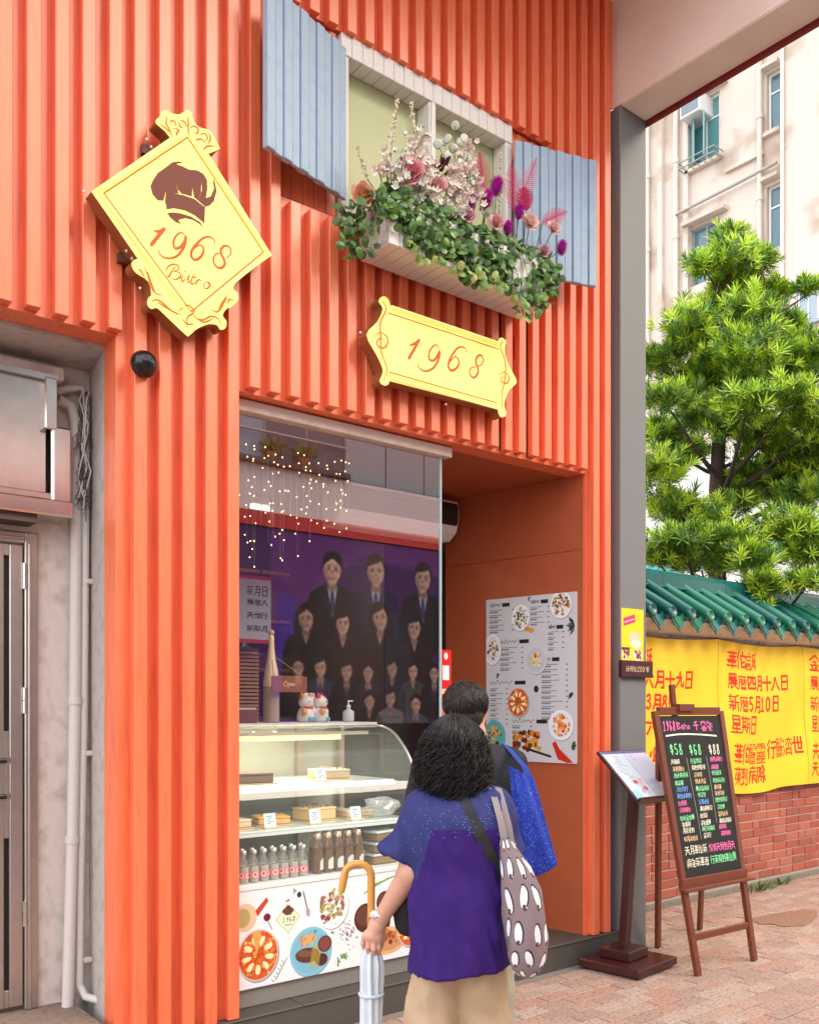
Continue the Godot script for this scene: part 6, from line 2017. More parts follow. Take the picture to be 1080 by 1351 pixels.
# ---------------------------------------------------------------- on the counter and inside the shop
func build_counter_items() -> void:
	var g := rng(71)
	var y := 1.5225
	var bo := thing("wine_bottle", "gold-topped tall wine bottle with a wooden tag round its neck", "bottle", V(2.63, y, -0.55))
	var b := MB.new()
	b.lathe([Vector2(0, 0), Vector2(0.043, 0), Vector2(0.045, 0.01), Vector2(0.045, 0.17), Vector2(0.044, 0.2)], 20)
	part(bo, "body", b, m_(0.42, 0.36, 0.16, 0.12))
	b = MB.new()
	b.lathe([Vector2(0.0455, 0.2), Vector2(0.044, 0.24), Vector2(0.034, 0.3), Vector2(0.022, 0.36), Vector2(0.0165, 0.42), Vector2(0.0155, 0.475), Vector2(0.012, 0.482), Vector2(0, 0.482)], 20)
	part(bo, "foil", b, m_(0.86, 0.70, 0.36, 0.4, 0.2))
	b = MB.new()
	b.blob(V(0, 0.497, 0), V(0.017, 0.017, 0.017), 8, 12)
	part(bo, "cork", b, m_(0.6, 0.42, 0.3, 0.6))
	b = MB.new()
	b.slab(PackedVector2Array([Vector2(-0.04, 0.19), Vector2(0, 0.165), Vector2(0.04, 0.19), Vector2(0.03, 0.21), Vector2(0, 0.225), Vector2(-0.03, 0.21)]), 0.046, 0.048, Transform3D(Basis(V(0, 1, 0), 0.5), Vector3.ZERO))
	part(bo, "crest_label", b, m_(0.06, 0.04, 0.2, 0.4))
	var os := thing("open_sign", "small wooden tag hung on the wine bottle, reading Open", "sign", V(2.70, 1.735, -0.475), 0.18)
	var p := Paint.new(512, 192, Color(0.56, 0.33, 0.22))
	for i in 30:
		var yy := g.randf() * 192
		p.line(PackedVector2Array([Vector2(0, yy), Vector2(512, yy + g.randf_range(-8, 8))]), 1.5, Color(0.50, 0.28, 0.18))
	for s in [[[190, 60], [165, 75], [158, 110], [180, 125], [205, 105], [205, 70], [185, 60]], [[228, 85], [222, 150]], [[226, 95], [245, 85], [250, 105], [228, 118]], [[262, 105], [282, 98], [275, 86], [262, 98], [268, 118], [288, 112]], [[298, 90], [296, 116], [304, 96], [316, 90], [318, 115], [334, 108]]]:
		var q := PackedVector2Array()
		for v in s:
			q.append(Vector2(v[0], v[1]))
		p.curve(q, 6, Color(0.95, 0.9, 0.82))
	b = MB.new()
	b.box(V(0, 0, 0), V(0.255, 0.088, 0.014), 0.004)
	part(os, "plank", b, m_(0.34, 0.15, 0.08, 0.7))
	b = MB.new()
	b.quad(V(-0.122, -0.04, 0.0076), V(0.122, -0.04, 0.0076), V(0.122, 0.04, 0.0076), V(-0.122, 0.04, 0.0076))
	part(os, "lettering", b, printed(p.tex(), 0.7))
	b = MB.new()
	b.tube([V(-0.11, 0.04, 0), V(-0.08, 0.12, -0.05), V(-0.04, 0.16, -0.09), V(0.04, 0.1, -0.05), V(0.11, 0.04, 0)], 0.0025, 5)
	part(os, "cord", b, m_(0.3, 0.22, 0.16, 0.8))
	# two lucky cat figures
	for q in [[2.86, "white and orange beckoning cat figurine beside the wine bottle", [0.85, 0.25, 0.06], 0.3], [2.955, "white beckoning cat figurine with red ears, farther from the wine bottle", [0.6, 0.03, 0.08], 0.75]]:
		var c := thing("cat_figurine", q[1], "figurine", V(q[0], y, -0.56), q[3], "cat figurines on the counter")
		b = MB.new()
		b.lathe([Vector2(0, 0), Vector2(0.045, 0.0), Vector2(0.052, 0.02), Vector2(0.05, 0.05), Vector2(0.04, 0.075), Vector2(0.03, 0.085), Vector2(0, 0.09)], 18)
		part(c, "body", b, m_(0.80, 0.77, 0.72, 0.15))
		b = MB.new()
		b.blob(V(0, 0.115, 0.004), V(0.05, 0.04, 0.042), 10, 16)
		part(c, "head", b, m_(0.82, 0.79, 0.74, 0.15))
		for e in [-1, 1]:
			b = MB.new()
			b.lathe([Vector2(0.017, 0), Vector2(0.012, 0.016), Vector2(0, 0.032)], 8, Transform3D(Basis(V(0, 0, 1), -e * 0.35), V(e * 0.03, 0.142, 0)))
			part(c, "ear", b, m_(q[2][0], q[2][1], q[2][2], 0.3))
			b = MB.new()
			b.tube([V(e * 0.011, 0.116, 0.045), V(e * 0.018, 0.121, 0.043), V(e * 0.026, 0.116, 0.041)], 0.0016, 5)
			part(c, "eye", b, M.black)
			b = MB.new()
			b.blob(V(e * 0.042, 0.06, 0.025), V(0.018, 0.022, 0.018), 6, 10)
			part(c, "paw", b, m_(0.82, 0.35, 0.12, 0.2) if e < 0 else m_(0.8, 0.76, 0.7, 0.2))
		b = MB.new()
		b.tube([V(-0.034, 0.088, 0.016), V(-0.015, 0.082, 0.037), V(0.015, 0.082, 0.037), V(0.034, 0.088, 0.016)], 0.005, 6)
		part(c, "collar", b, m_(0.7, 0.04, 0.03, 0.4))
		b = MB.new()
		b.bb(V(-0.03, 0.005, 0.04), V(0.03, 0.03, 0.056), 0.006)
		part(c, "plaque", b, m_(0.12, 0.45, 0.6, 0.3))
	var ca := thing("paper_card", "white card with pink blossom print standing behind the cats", "card", V(2.98, y, -0.68), 0.35)
	p = Paint.new(96, 160, Color(0.92, 0.9, 0.92))
	for i in 12:
		p.blot(g.randf_range(30, 90), g.randf_range(10, 140), 9, [Color(0.85, 0.3, 0.45), Color(0.9, 0.55, 0.65), Color(0.7, 0.2, 0.3)][i % 3], g)
	b = MB.new()
	b.quad(V(-0.05, 0, 0), V(0.05, 0, 0), V(0.05, 0.17, -0.02), V(-0.05, 0.17, -0.02))
	part(ca, "sheet", b, printed(p.tex(), 0.6))
	var sa := thing("pump_bottle", "small clear pump bottle standing at the counter end", "bottle", V(3.17, y, -0.58))
	b = MB.new()
	b.lathe([Vector2(0, 0), Vector2(0.032, 0), Vector2(0.034, 0.01), Vector2(0.034, 0.06), Vector2(0.012, 0.075), Vector2(0.012, 0.085)], 16)
	part(sa, "body", b, m_(0.62, 0.62, 0.66, 0.15))
	b = MB.new()
	b.lathe([Vector2(0.013, 0.085), Vector2(0.013, 0.1), Vector2(0.004, 0.1), Vector2(0.004, 0.118), Vector2(0, 0.118)], 10)
	b.bb(V(-0.006, 0.1185, -0.006), V(0.03, 0.127, 0.006), 0.002)
	part(sa, "pump", b, M.white)
	var bx := thing("wooden_box", "brown wooden box with a pale lid at the pier end of the counter", "box", V(2.44, y, -0.52))
	b = MB.new()
	b.bb(V(-0.06, 0, -0.05), V(0.06, 0.07, 0.05), 0.004)
	part(bx, "box", b, m_(0.16, 0.06, 0.035, 0.5))
	b = MB.new()
	b.bb(V(-0.055, 0.0705, -0.045), V(0.055, 0.083, 0.045), 0.003)
	part(bx, "lid", b, m_(0.6, 0.55, 0.5, 0.5))
	# interior price board, louvred cabinet
	var ib := thing("price_board", "grey-white price board with red borders hanging inside the shop", "board", V(2.6, 2.01, -1.2))
	p = Paint.new(256, 256, Color(0.72, 0.74, 0.76))
	p.rect(0, 0, 256, 14, Color(0.75, 0.05, 0.05)); p.rect(0, 242, 256, 14, Color(0.75, 0.05, 0.05))
	for k in 4:
		write_(p, ["新月日", "農曆八", "天世行", "新期月"][k], 150, 40 + k * 50, 28, 34 if k == 0 else 22, Color(0.1, 0.1, 0.12), 4.0)
	b = MB.new()
	b.quad(V(0, 0, 0), V(0.41, 0, 0), V(0.41, 0.42, 0), V(0, 0.42, 0))
	part(ib, "print", b, printed(p.tex(), 0.5))
	b = MB.new()
	b.bb(V(0, 0, -0.03), V(0.41, 0.42, -0.001))
	part(ib, "panel", b, M.white)
	for x in [0.06, 0.35]:
		b = MB.new()
		b.tube([V(x, 0.42, -0.015), V(x, 1.09, -0.015)], 0.004, 5)
		part(ib, "hanger", b, M.black)
	var lc := thing("louvred_cabinet", "yellow-brown louvred cabinet door inside the shop", "cabinet", V(2.86, 0.153, -1.35))
	b = MB.new()
	b.bb(V(-0.3, 0, -0.25), V(0.16, 1.84, -0.02))
	part(lc, "carcass", b, m_(0.06, 0.03, 0.015, 0.6))
	for k in 24:
		b = MB.new()
		b.box(V(0.07, 1.25 + k * 0.024, 0.0), V(0.15, 0.016, 0.02), 0.002, Transform3D(Basis(), Vector3.ZERO))
		part(lc, "louvre", b, m_(0.42, 0.22, 0.05, 0.5))
	# red sticker plate beside the entrance (its square code left blank)
	var rs := thing("red_notice", "red notice plate with a white blank square at the glass edge", "notice", V(3.512, 1.556, -0.15))
	p = Paint.new(96, 256, Color(0.80, 0.07, 0.06))
	p.rect(20, 60, 56, 56, Color(0.93, 0.9, 0.9)); p.rect(12, 150, 72, 20, Color(0.92, 0.75, 0.6)); p.rect(12, 185, 72, 14, Color(0.2, 0.2, 0.5)); p.rect(12, 212, 72, 30, Color(0.95, 0.5, 0.15)); p.oval(48, 24, 16, 14, Color(0.95, 0.9, 0.85))
	b = MB.new()
	b.quad(V(0, 0, 0.0035), V(0.085, 0, 0.0035), V(0.085, 0.385, 0.0035), V(0, 0.385, 0.0035))
	part(rs, "print", b, printed(p.tex(), 0.4))
	b = MB.new()
	b.bb(V(0, 0, -0.006), V(0.085, 0.385, 0.003))
	part(rs, "plate", b, m_(0.55, 0.04, 0.03, 0.4))
	b = MB.new()
	b.bb(V(0.03, -1.404, -0.014), V(0.05, 0.38, -0.0065))
	part(rs, "stand", b, M.black)

func card_print() -> Texture2D:
	var c := Paint.new(64, 64, Color(0.86, 0.92, 0.95))
	for k in 5:
		c.rect(14 + (k % 2) * 6, 12 + k * 9, 30 - (k % 3) * 8, 4, Color(0.4, 0.5, 0.55))
	return c.tex()
func label_print() -> Texture2D:
	var c := Paint.new(256, 64, Color(0.88, 0.52, 0.55))
	for k in 4:
		c.oval(32 + 64 * k, 32, 22, 24, Color(0.93, 0.82, 0.80))
		c.oval(34 + 64 * k, 34, 10, 13, Color(0.62, 0.08, 0.12))
	return c.tex()

# ---------------------------------------------------------------- boards, lectern, posters
func bar(mb: MB, a: Vector3, b: Vector3, w: float, d: float, hint := Vector3(0, 0, 1)) -> void:
	var y := (b - a).normalized()
	var x := y.cross(hint).normalized()
	var z := x.cross(y)
	mb.box(V(0, 0, 0), V(w, (b - a).length(), d), 0.003, Transform3D(Basis(x, y, z), (a + b) / 2))
func build_street_items() -> void:
	var g := rng(81)
	var wood := mot(m_(0.23, 0.055, 0.025, 0.35), mottle("grainw", 0.03, 0.75, 1.0, 4), 5.0)
	# chalkboard easel
	var tl := V(4.71, 1.585, 0.455)
	var tr := V(5.385, 1.585, 0.47)
	var fl := V(4.835, 0.003, 0.675)
	var fr := V(5.405, 0.003, 0.70)
	var e := thing("chalkboard_easel", "reddish wooden easel with a black chalkboard menu in coloured chalk", "easel")
	var bl := tl.lerp(fl, 0.655)
	var br := tr.lerp(fr, 0.655)
	for q in [[tl, fl], [tr, fr]]:
		var b := MB.new()
		bar(b, q[1], q[0], 0.045, 0.03)
		part(e, "front_leg", b, wood)
	var ax := (tr - tl).normalized()
	var off := V(0, 0, 0.004)
	var b := MB.new()
	bar(b, tl + ax * 0.024 + off, tr - ax * 0.024 + off, 0.05, 0.028, V(0, 0, 1))
	part(e, "top_rail", b, wood)
	b = MB.new()
	bar(b, bl - ax * 0.03 + off, br + ax * 0.03 + off, 0.06, 0.034)
	part(e, "bottom_rail", b, wood)
	b = MB.new()
	bar(b, bl - ax * 0.05 + V(0, -0.035, 0.03), br + ax * 0.06 + V(0, -0.035, 0.03), 0.018, 0.05)
	part(e, "chalk_ledge", b, wood)
	b = MB.new()
	var ml := tl.lerp(fl, 0.86)
	var mr := tr.lerp(fr, 0.86)
	bar(b, ml + ax * 0.02, mr - ax * 0.02, 0.04, 0.02)
	part(e, "stretcher", b, wood)
	for q in [[tl.lerp(tr, 0.12) + V(0, -0.05, -0.03), V(5.2, 0.003, 0.12)], [tl.lerp(tr, 0.88) + V(0, -0.05, -0.03), V(5.86, 0.003, 0.0)]]:
		b = MB.new()
		bar(b, q[1], q[0], 0.04, 0.028)
		part(e, "back_leg", b, wood)
	b = MB.new()
	bar(b, tl.lerp(tr, 0.40) + V(0.02, -0.3, -0.035), tl.lerp(tr, 0.33) + V(-0.02, 0.165, -0.028), 0.042, 0.022)
	part(e, "mast", b, wood)
	b = MB.new()
	bar(b, tl.lerp(tr, 0.30) + V(0, 0.022, 0.012), tl.lerp(tr, 0.52) + V(0, 0.022, 0.012), 0.045, 0.05)
	part(e, "clamp", b, wood)
	# chalk writing
	var p := Paint.new(560, 900, Color(0.09, 0.095, 0.095))
	for i in 60:
		p.line(PackedVector2Array([Vector2(g.randf() * 560, g.randf() * 900), Vector2(g.randf() * 560, g.randf() * 900)]), 2, Color(0.105, 0.11, 0.11))
	var pk := Color(1.0, 0.45, 0.72)
	var gn := Color(0.55, 0.95, 0.65)
	var wh := Color(0.95, 0.93, 0.82)
	var bu := Color(0.45, 0.65, 0.95)
	var tn := Color(0.93, 0.78, 0.58)
	write_(p, "1968", 24, 30, 22, 52, pk, 6, 1.3, 0.1)
	for s in [[[150, 36], [150, 76]], [[150, 36], [176, 44], [152, 54], [178, 68], [150, 76]], [[190, 52], [190, 76]], [[204, 54], [196, 62], [208, 70], [198, 78]], [[218, 44], [220, 76]], [[210, 56], [230, 54]], [[238, 56], [240, 76]], [[252, 58], [248, 72], [260, 72], [258, 58], [250, 58]]]:
		var q := PackedVector2Array()
		for v in s:
			q.append(Vector2(v[0], v[1]))
		p.curve(q, 5, pk)
	write_(p, "千", 300, 34, 44, 48, pk, 6); write_(p, "套餐", 366, 30, 52, 56, pk, 6)
	p.curve(PackedVector2Array([Vector2(40, 112), Vector2(180, 104), Vector2(360, 110), Vector2(500, 120)]), 9, wh)
	write_(p, "$58", 50, 160, 34, 58, gn, 6, 1.15); write_(p, "$68", 220, 166, 34, 58, gn, 6, 1.15); write_(p, "$88", 400, 170, 34, 56, wh, 6, 1.15)
	p.line(PackedVector2Array([Vector2(186, 240), Vector2(196, 700)]), 4, Color(0.6, 0.6, 0.58)); p.line(PackedVector2Array([Vector2(368, 240), Vector2(376, 620)]), 4, Color(0.6, 0.6, 0.58))
	var chars := "華佗誕農曆月新星期醫行濟世藥到病除金寶天汝街號套餐"
	var cols := [[wh, tn, gn, gn, bu, bu, pk, pk, gn, wh], [gn, wh, tn, tn, gn, gn, bu, wh, wh, wh], [pk, pk, gn, gn, tn, tn, gn, gn, tn, wh]]
	for c in 3:
		for k in 12:
			var n := 3 + (k * 7 + c) % 3
			var s := ""
			for i in n:
				s += chars[g.randi() % chars.length()]
			write_(p, s, 34 + c * 178 + g.randf_range(0, 14), 244 + k * 39 + g.randf_range(-4, 4), 23, 27, cols[c][k % 10], 3.6, 1.1, 0.1)
	for k in 2:
		var s := ""
		for i in 5:
			s += chars[g.randi() % chars.length()]
		write_(p, s, 30, 730 + k * 70, 38, 46, wh, 5, 1.12)
		s = ""
		for i in 7:
			s += chars[g.randi() % chars.length()]
		write_(p, s, 262, 734 + k * 66, 34, 44, [pk, gn][k], 5, 1.12)
	b = MB.new()
	var i0 := tl + ax * 0.022 + V(0, -0.03, 0.008)
	var i1 := tr - ax * 0.022 + V(0, -0.03, 0.008)
	var j0 := bl + ax * 0.022 + V(0, 0.03, 0.008)
	var j1 := br - ax * 0.022 + V(0, 0.03, 0.008)
	b.quad(j0, j1, i1, i0)
	part(e, "chalkboard", b, printed(p.tex(), 0.75))
	b = MB.new()
	b.quad(i0 + V(0, 0, -0.012), i1 + V(0, 0, -0.012), j1 + V(0, 0, -0.012), j0 + V(0, 0, -0.012))
	part(e, "board_back", b, wood)
	# lectern with a menu sheet
	var dark := mot(m_(0.055, 0.012, 0.011, 0.28), noises["soft"], 3.0)
	var l := thing("menu_lectern", "dark mahogany lectern with a slanted tray holding a printed menu", "lectern", V(4.665, 0, 0.29), 0.12)
	b = MB.new()
	b.box(V(0, 0.037, 0), V(0.46, 0.05, 0.42), 0.006)
	for q in [[-0.19, -0.17], [0.19, -0.17], [-0.19, 0.17], [0.19, 0.17]]:
		b.box(V(q[0], 0.0065, q[1]), V(0.04, 0.01, 0.04))
	part(l, "base", b, dark)
	b = MB.new()
	b.box(V(0.0, 0.093, -0.03), V(0.23, 0.06, 0.21), 0.006)
	part(l, "plinth", b, dark)
	b = MB.new()
	bar(b, V(0.005, 0.12, -0.03), V(0.09, 1.16, -0.005), 0.065, 0.05)
	part(l, "post", b, dark)
	var lt := V(4.555, 1.336, 0.15)
	var rt := V(5.01, 1.336, 0.15)
	var lb := V(4.545, 1.052, 0.455)
	var rb := V(4.975, 1.052, 0.455)
	var inv := l.transform.affine_inverse()
	var tx := (rt - lt).normalized()
	var ty := (lt - lb).normalized()
	var tz := tx.cross(ty).normalized()
	var fr2 := inv * Transform3D(Basis(tx, tz.cross(tx), tz), (lt + rt + lb + rb) / 4)
	b = MB.new()
	b.box(V(0, 0, -0.012), V(0.45, 0.42, 0.02), 0.004, fr2)
	part(l, "tray", b, dark)
	b = MB.new()
	b.box(V(0, -0.216, 0.004), V(0.47, 0.018, 0.05), 0.004, fr2)
	part(l, "lip", b, dark)
	p = Paint.new(512, 480, Color(0.86, 0.86, 0.93))
	p.rect(0, 0, 236, 480, Color(0.88, 0.92, 0.95)); p.rect(236, 0, 6, 480, Color(0.6, 0.6, 0.72))
	p.rect(0, 0, 512, 26, Color(0.42, 0.38, 0.62))
	for i in 26:
		p.rect(24 + g.randf_range(0, 100), 50 + i * 11, g.randf_range(20, 80), 3, Color(0.55, 0.55, 0.66))
	for i in 7:
		p.blot(150 + g.randf_range(-50, 70), 330 + g.randf_range(-30, 110), g.randf_range(14, 30), [Color(0.92, 0.72, 0.76), Color(0.86, 0.35, 0.4), Color(0.95, 0.8, 0.75)][i % 3], g)
	p.poly(PackedVector2Array([Vector2(0, 400), Vector2(60, 380), Vector2(90, 480), Vector2(0, 480)]), Color(0.6, 0.84, 0.86))
	leafy(p, 300, 60, 30, 4, Color(0.75, 0.7, 0.82), g)
	p.oval(320, 90, 10, 16, Color(0.74, 0.7, 0.82))
	var sh := thing("menu_sheet", "glossy printed menu sheet lying on the dark lectern tray", "menu", fr2.origin)
	sh.transform = l.transform * fr2
	b = MB.new()
	b.quad(V(-0.212, -0.2, 0.0035), V(0.212, -0.2, 0.0035), V(0.212, 0.195, 0.0035), V(-0.212, 0.195, 0.0035))
	b.bb(V(-0.212, -0.2, -0.0015), V(0.212, 0.195, 0.003))
	part(sh, "sheet", b, printed(p.tex(), 0.16))
	# poster and street number on the pilaster
	var ps := thing("small_poster", "small yellow food poster taped on the grey pilaster", "poster", V(4.886, 1.914, 0.0635))
	p = Paint.new(160, 240, Color(0.97, 0.84, 0.12))
	p.poly(PackedVector2Array([Vector2(12, 46), Vector2(96, 24), Vector2(100, 60), Vector2(16, 82)]), Color(0.88, 0.25, 0.42))
	p.line(PackedVector2Array([Vector2(22, 64), Vector2(90, 46)]), 5, Color(0.96, 0.8, 0.86))
	p.oval(95, 130, 44, 26, Color(0.94, 0.80, 0.66)); p.oval(105, 160, 40, 20, Color(0.93, 0.87, 0.8))
	for q in [[36, 208, 30], [118, 210, 34]]:
		p.oval(q[0], q[1], q[2], q[2] * 0.8, Color(0.9, 0.86, 0.8))
		for i in 24:
			p.blot(q[0] + g.randf_range(-20, 20), q[1] + g.randf_range(-16, 16), 7, [Color(0.5, 0.25, 0.15), Color(0.85, 0.55, 0.2), Color(0.35, 0.2, 0.2)][g.randi() % 3], g)
	p.rect(0, 178, 60, 12, Color(0.35, 0.2, 0.3))
	b = MB.new()
	b.quad(V(0, 0, 0.003), V(0.231, 0, 0.003), V(0.231, 0.345, 0.003), V(0, 0.345, 0.003))
	part(ps, "print", b, printed(p.tex(), 0.3))
	b = MB.new()
	b.bb(V(0, 0, 0), V(0.231, 0.345, 0.0025))
	part(ps, "sheet", b, M.white)
	var np := thing("street_number_plate", "maroon street number plate with gilt characters on the grey pilaster", "plate", V(4.858, 1.806, 0.0635))
	p = Paint.new(512, 170, Color(0.24, 0.06, 0.09))
	write_(p, "汝州街", 60, 55, 52, 58, Color(0.93, 0.80, 0.62), 6, 1.15); write_(p, "200", 244, 58, 44, 54, Color(0.93, 0.80, 0.62), 6, 1.0); write_(p, "號", 390, 54, 54, 60, Color(0.93, 0.80, 0.62), 6)
	b = MB.new()
	b.quad(V(0.003, 0.003, 0.031), V(0.322, 0.003, 0.031), V(0.322, 0.107, 0.031), V(0.003, 0.107, 0.031))
	part(np, "lettering", b, printed(p.tex(), 0.4))
	b = MB.new()
	b.bb(V(0, 0, 0), V(0.325, 0.11, 0.03), 0.003)
	part(np, "plate", b, m_(0.045, 0.008, 0.012, 0.35))
	# big menu board on the recess wall
	var mb := thing("menu_board", "large pale menu board with food pictures on the orange recess wall", "menu")
	p = Paint.new(620, 960, Color(0.80, 0.79, 0.81))
	for i in 20:
		var x := g.randf() * 620
		var y := g.randf() * 960
		p.curve(PackedVector2Array([Vector2(x, y), Vector2(x + 40, y + g.randf_range(-40, 40)), Vector2(x + 90, y + g.randf_range(-60, 60))]), 2, Color(0.80, 0.80, 0.83))
	var ink := Color(0.12, 0.11, 0.13)
	var head := func(x: float, y: float, w: float):
		var q := PackedVector2Array()
		for i in 16:
			q.append(Vector2(x + w * i / 16.0, y + 10 + 9 * sin(i * 2.1) - (8 if i % 5 == 0 else 0)))
		p.curve(q, 3, ink)
		p.rect(x + w + 6, y, 34 + w * 0.25, 22, ink)
	var lines := func(x: float, y: float, n: int, w: float):
		for k in n:
			p.rect(x, y + k * 30, w * g.randf_range(0.5, 1.0), 3, Color(0.25, 0.25, 0.28))
			for s in int(w * 0.5 / 9):
				p.rect(x + s * 9, y + 8 + k * 30, 6, 9, Color(0.2, 0.2, 0.22))
			p.rect(x + w * 1.15, y + k * 30, 12, 6, Color(0.25, 0.25, 0.28))
	head.call(30, 28, 80); lines.call(26, 66, 5, 140)
	head.call(320, 28, 60); lines.call(316, 66, 4, 100)
	head.call(440, 180, 44); lines.call(436, 216, 4, 80)
	head.call(104, 250, 128); lines.call(104, 292, 5, 130)
	head.call(395, 362, 60); lines.call(392, 400, 11, 140)
	head.call(30, 490, 170); lines.call(30, 532, 8, 100)
	head.call(190, 716, 160); lines.call(188, 752, 2, 110)
	var salad := [Color(0.40, 0.48, 0.18), Color(0.56, 0.58, 0.3), Color(0.38, 0.22, 0.15), Color(0.80, 0.75, 0.68)]
	plate(p, 248, 122, 62, 76, Color(0.94, 0.94, 0.95), salad, 60, g, 0.8)
	plate(p, 520, 66, 68, 78, Color(0.94, 0.93, 0.93), [Color(0.45, 0.15, 0.1), Color(0.72, 0.66, 0.2), Color(0.35, 0.3, 0.12), Color(0.8, 0.45, 0.3)], 60, g, 0.8)
	plate(p, 48, 300, 62, 92, Color(0.92, 0.92, 0.93), [Color(0.82, 0.62, 0.35), Color(0.35, 0.2, 0.12), Color(0.6, 0.2, 0.1)], 40, g, 0.6)
	plate(p, 352, 372, 76, 84, Color(0.80, 0.80, 0.86), [Color(0.86, 0.76, 0.5), Color(0.75, 0.62, 0.35), Color(0.9, 0.84, 0.62)], 46, g, 0.5)
	p.oval(350, 350, 9, 10, Color(0.8, 0.12, 0.08))
	pizza(p, 230, 616, 70, 80, g)
	plate(p, 520, 746, 80, 86, Color(0.93, 0.93, 0.95), [Color(0.9, 0.5, 0.16), Color(0.82, 0.25, 0.1), Color(0.93, 0.66, 0.3)], 60, g, 0.7)
	plate(p, 60, 812, 80, 90, Color(0.35, 0.70, 0.72), [Color(0.75, 0.55, 0.15), Color(0.3, 0.2, 0.1), Color(0.85, 0.65, 0.3)], 46, g, 0.6)
	for i in 44:
		p.blot(290 + g.randf_range(-90, 90), 850 + g.randf_range(-60, 40), 18, [Color(0.36, 0.12, 0.08), Color(0.85, 0.6, 0.2), Color(0.55, 0.08, 0.05), Color(0.3, 0.3, 0.12), Color(0.8, 0.5, 0.2)][g.randi() % 5], g)
	p.line(PackedVector2Array([Vector2(310, 890), Vector2(450, 925)]), 14, Color(0.2, 0.1, 0.08))
	p.poly(PackedVector2Array([Vector2(462, 850), Vector2(484, 836), Vector2(510, 880), Vector2(600, 955), Vector2(560, 958), Vector2(500, 940)]), Color(0.80, 0.14, 0.06))
	leafy(p, 296, 14, 26, 8, Color(0.16, 0.2, 0.12), g); leafy(p, 610, 190, 70, 14, Color(0.12, 0.18, 0.1), g, 3.0, 2.2); leafy(p, 600, 560, 60, 8, Color(0.2, 0.24, 0.16), g, 2.2, 1.0); leafy(p, 76, 456, 26, 12, Color(0.15, 0.14, 0.15), g); leafy(p, 590, 856, 44, 16, Color(0.16, 0.25, 0.1), g)
	p.oval(355, 540, 16, 20, Color(0.18, 0.12, 0.16)); p.oval(320, 200, 20, 14, Color(0.85, 0.6, 0.2)); p.oval(290, 190, 18, 14, Color(0.8, 0.55, 0.2))
	var a0 := V(4.4785, 1.246, -0.766)
	var a1 := V(4.5985, 1.246, -0.056)
	var wx := (a1 - a0).normalized()
	var nz := V(-wx.z, 0, wx.x)  # out of the wall
	if nz.x > 0:
		nz = -nz
	b = MB.new()
	a0 += nz * 0.003; a1 += nz * 0.003
	var up := V(0, 1.107, 0)
	b.quad(a0 + nz * 0.0125, a1 + nz * 0.0125, a1 + up + nz * 0.0125, a0 + up + nz * 0.0125)
	part(mb, "print", b, printed(p.tex(), 0.4))
	b = MB.new()
	var ce := (a0 + a1) / 2 + up / 2 + nz * 0.006
	b.box(V(0, 0, 0), V((a1 - a0).length(), 1.107, 0.012), 0.001, Transform3D(Basis(wx, V(0, 1, 0), wx.cross(V(0, 1, 0))), ce))
	part(mb, "panel", b, M.white)

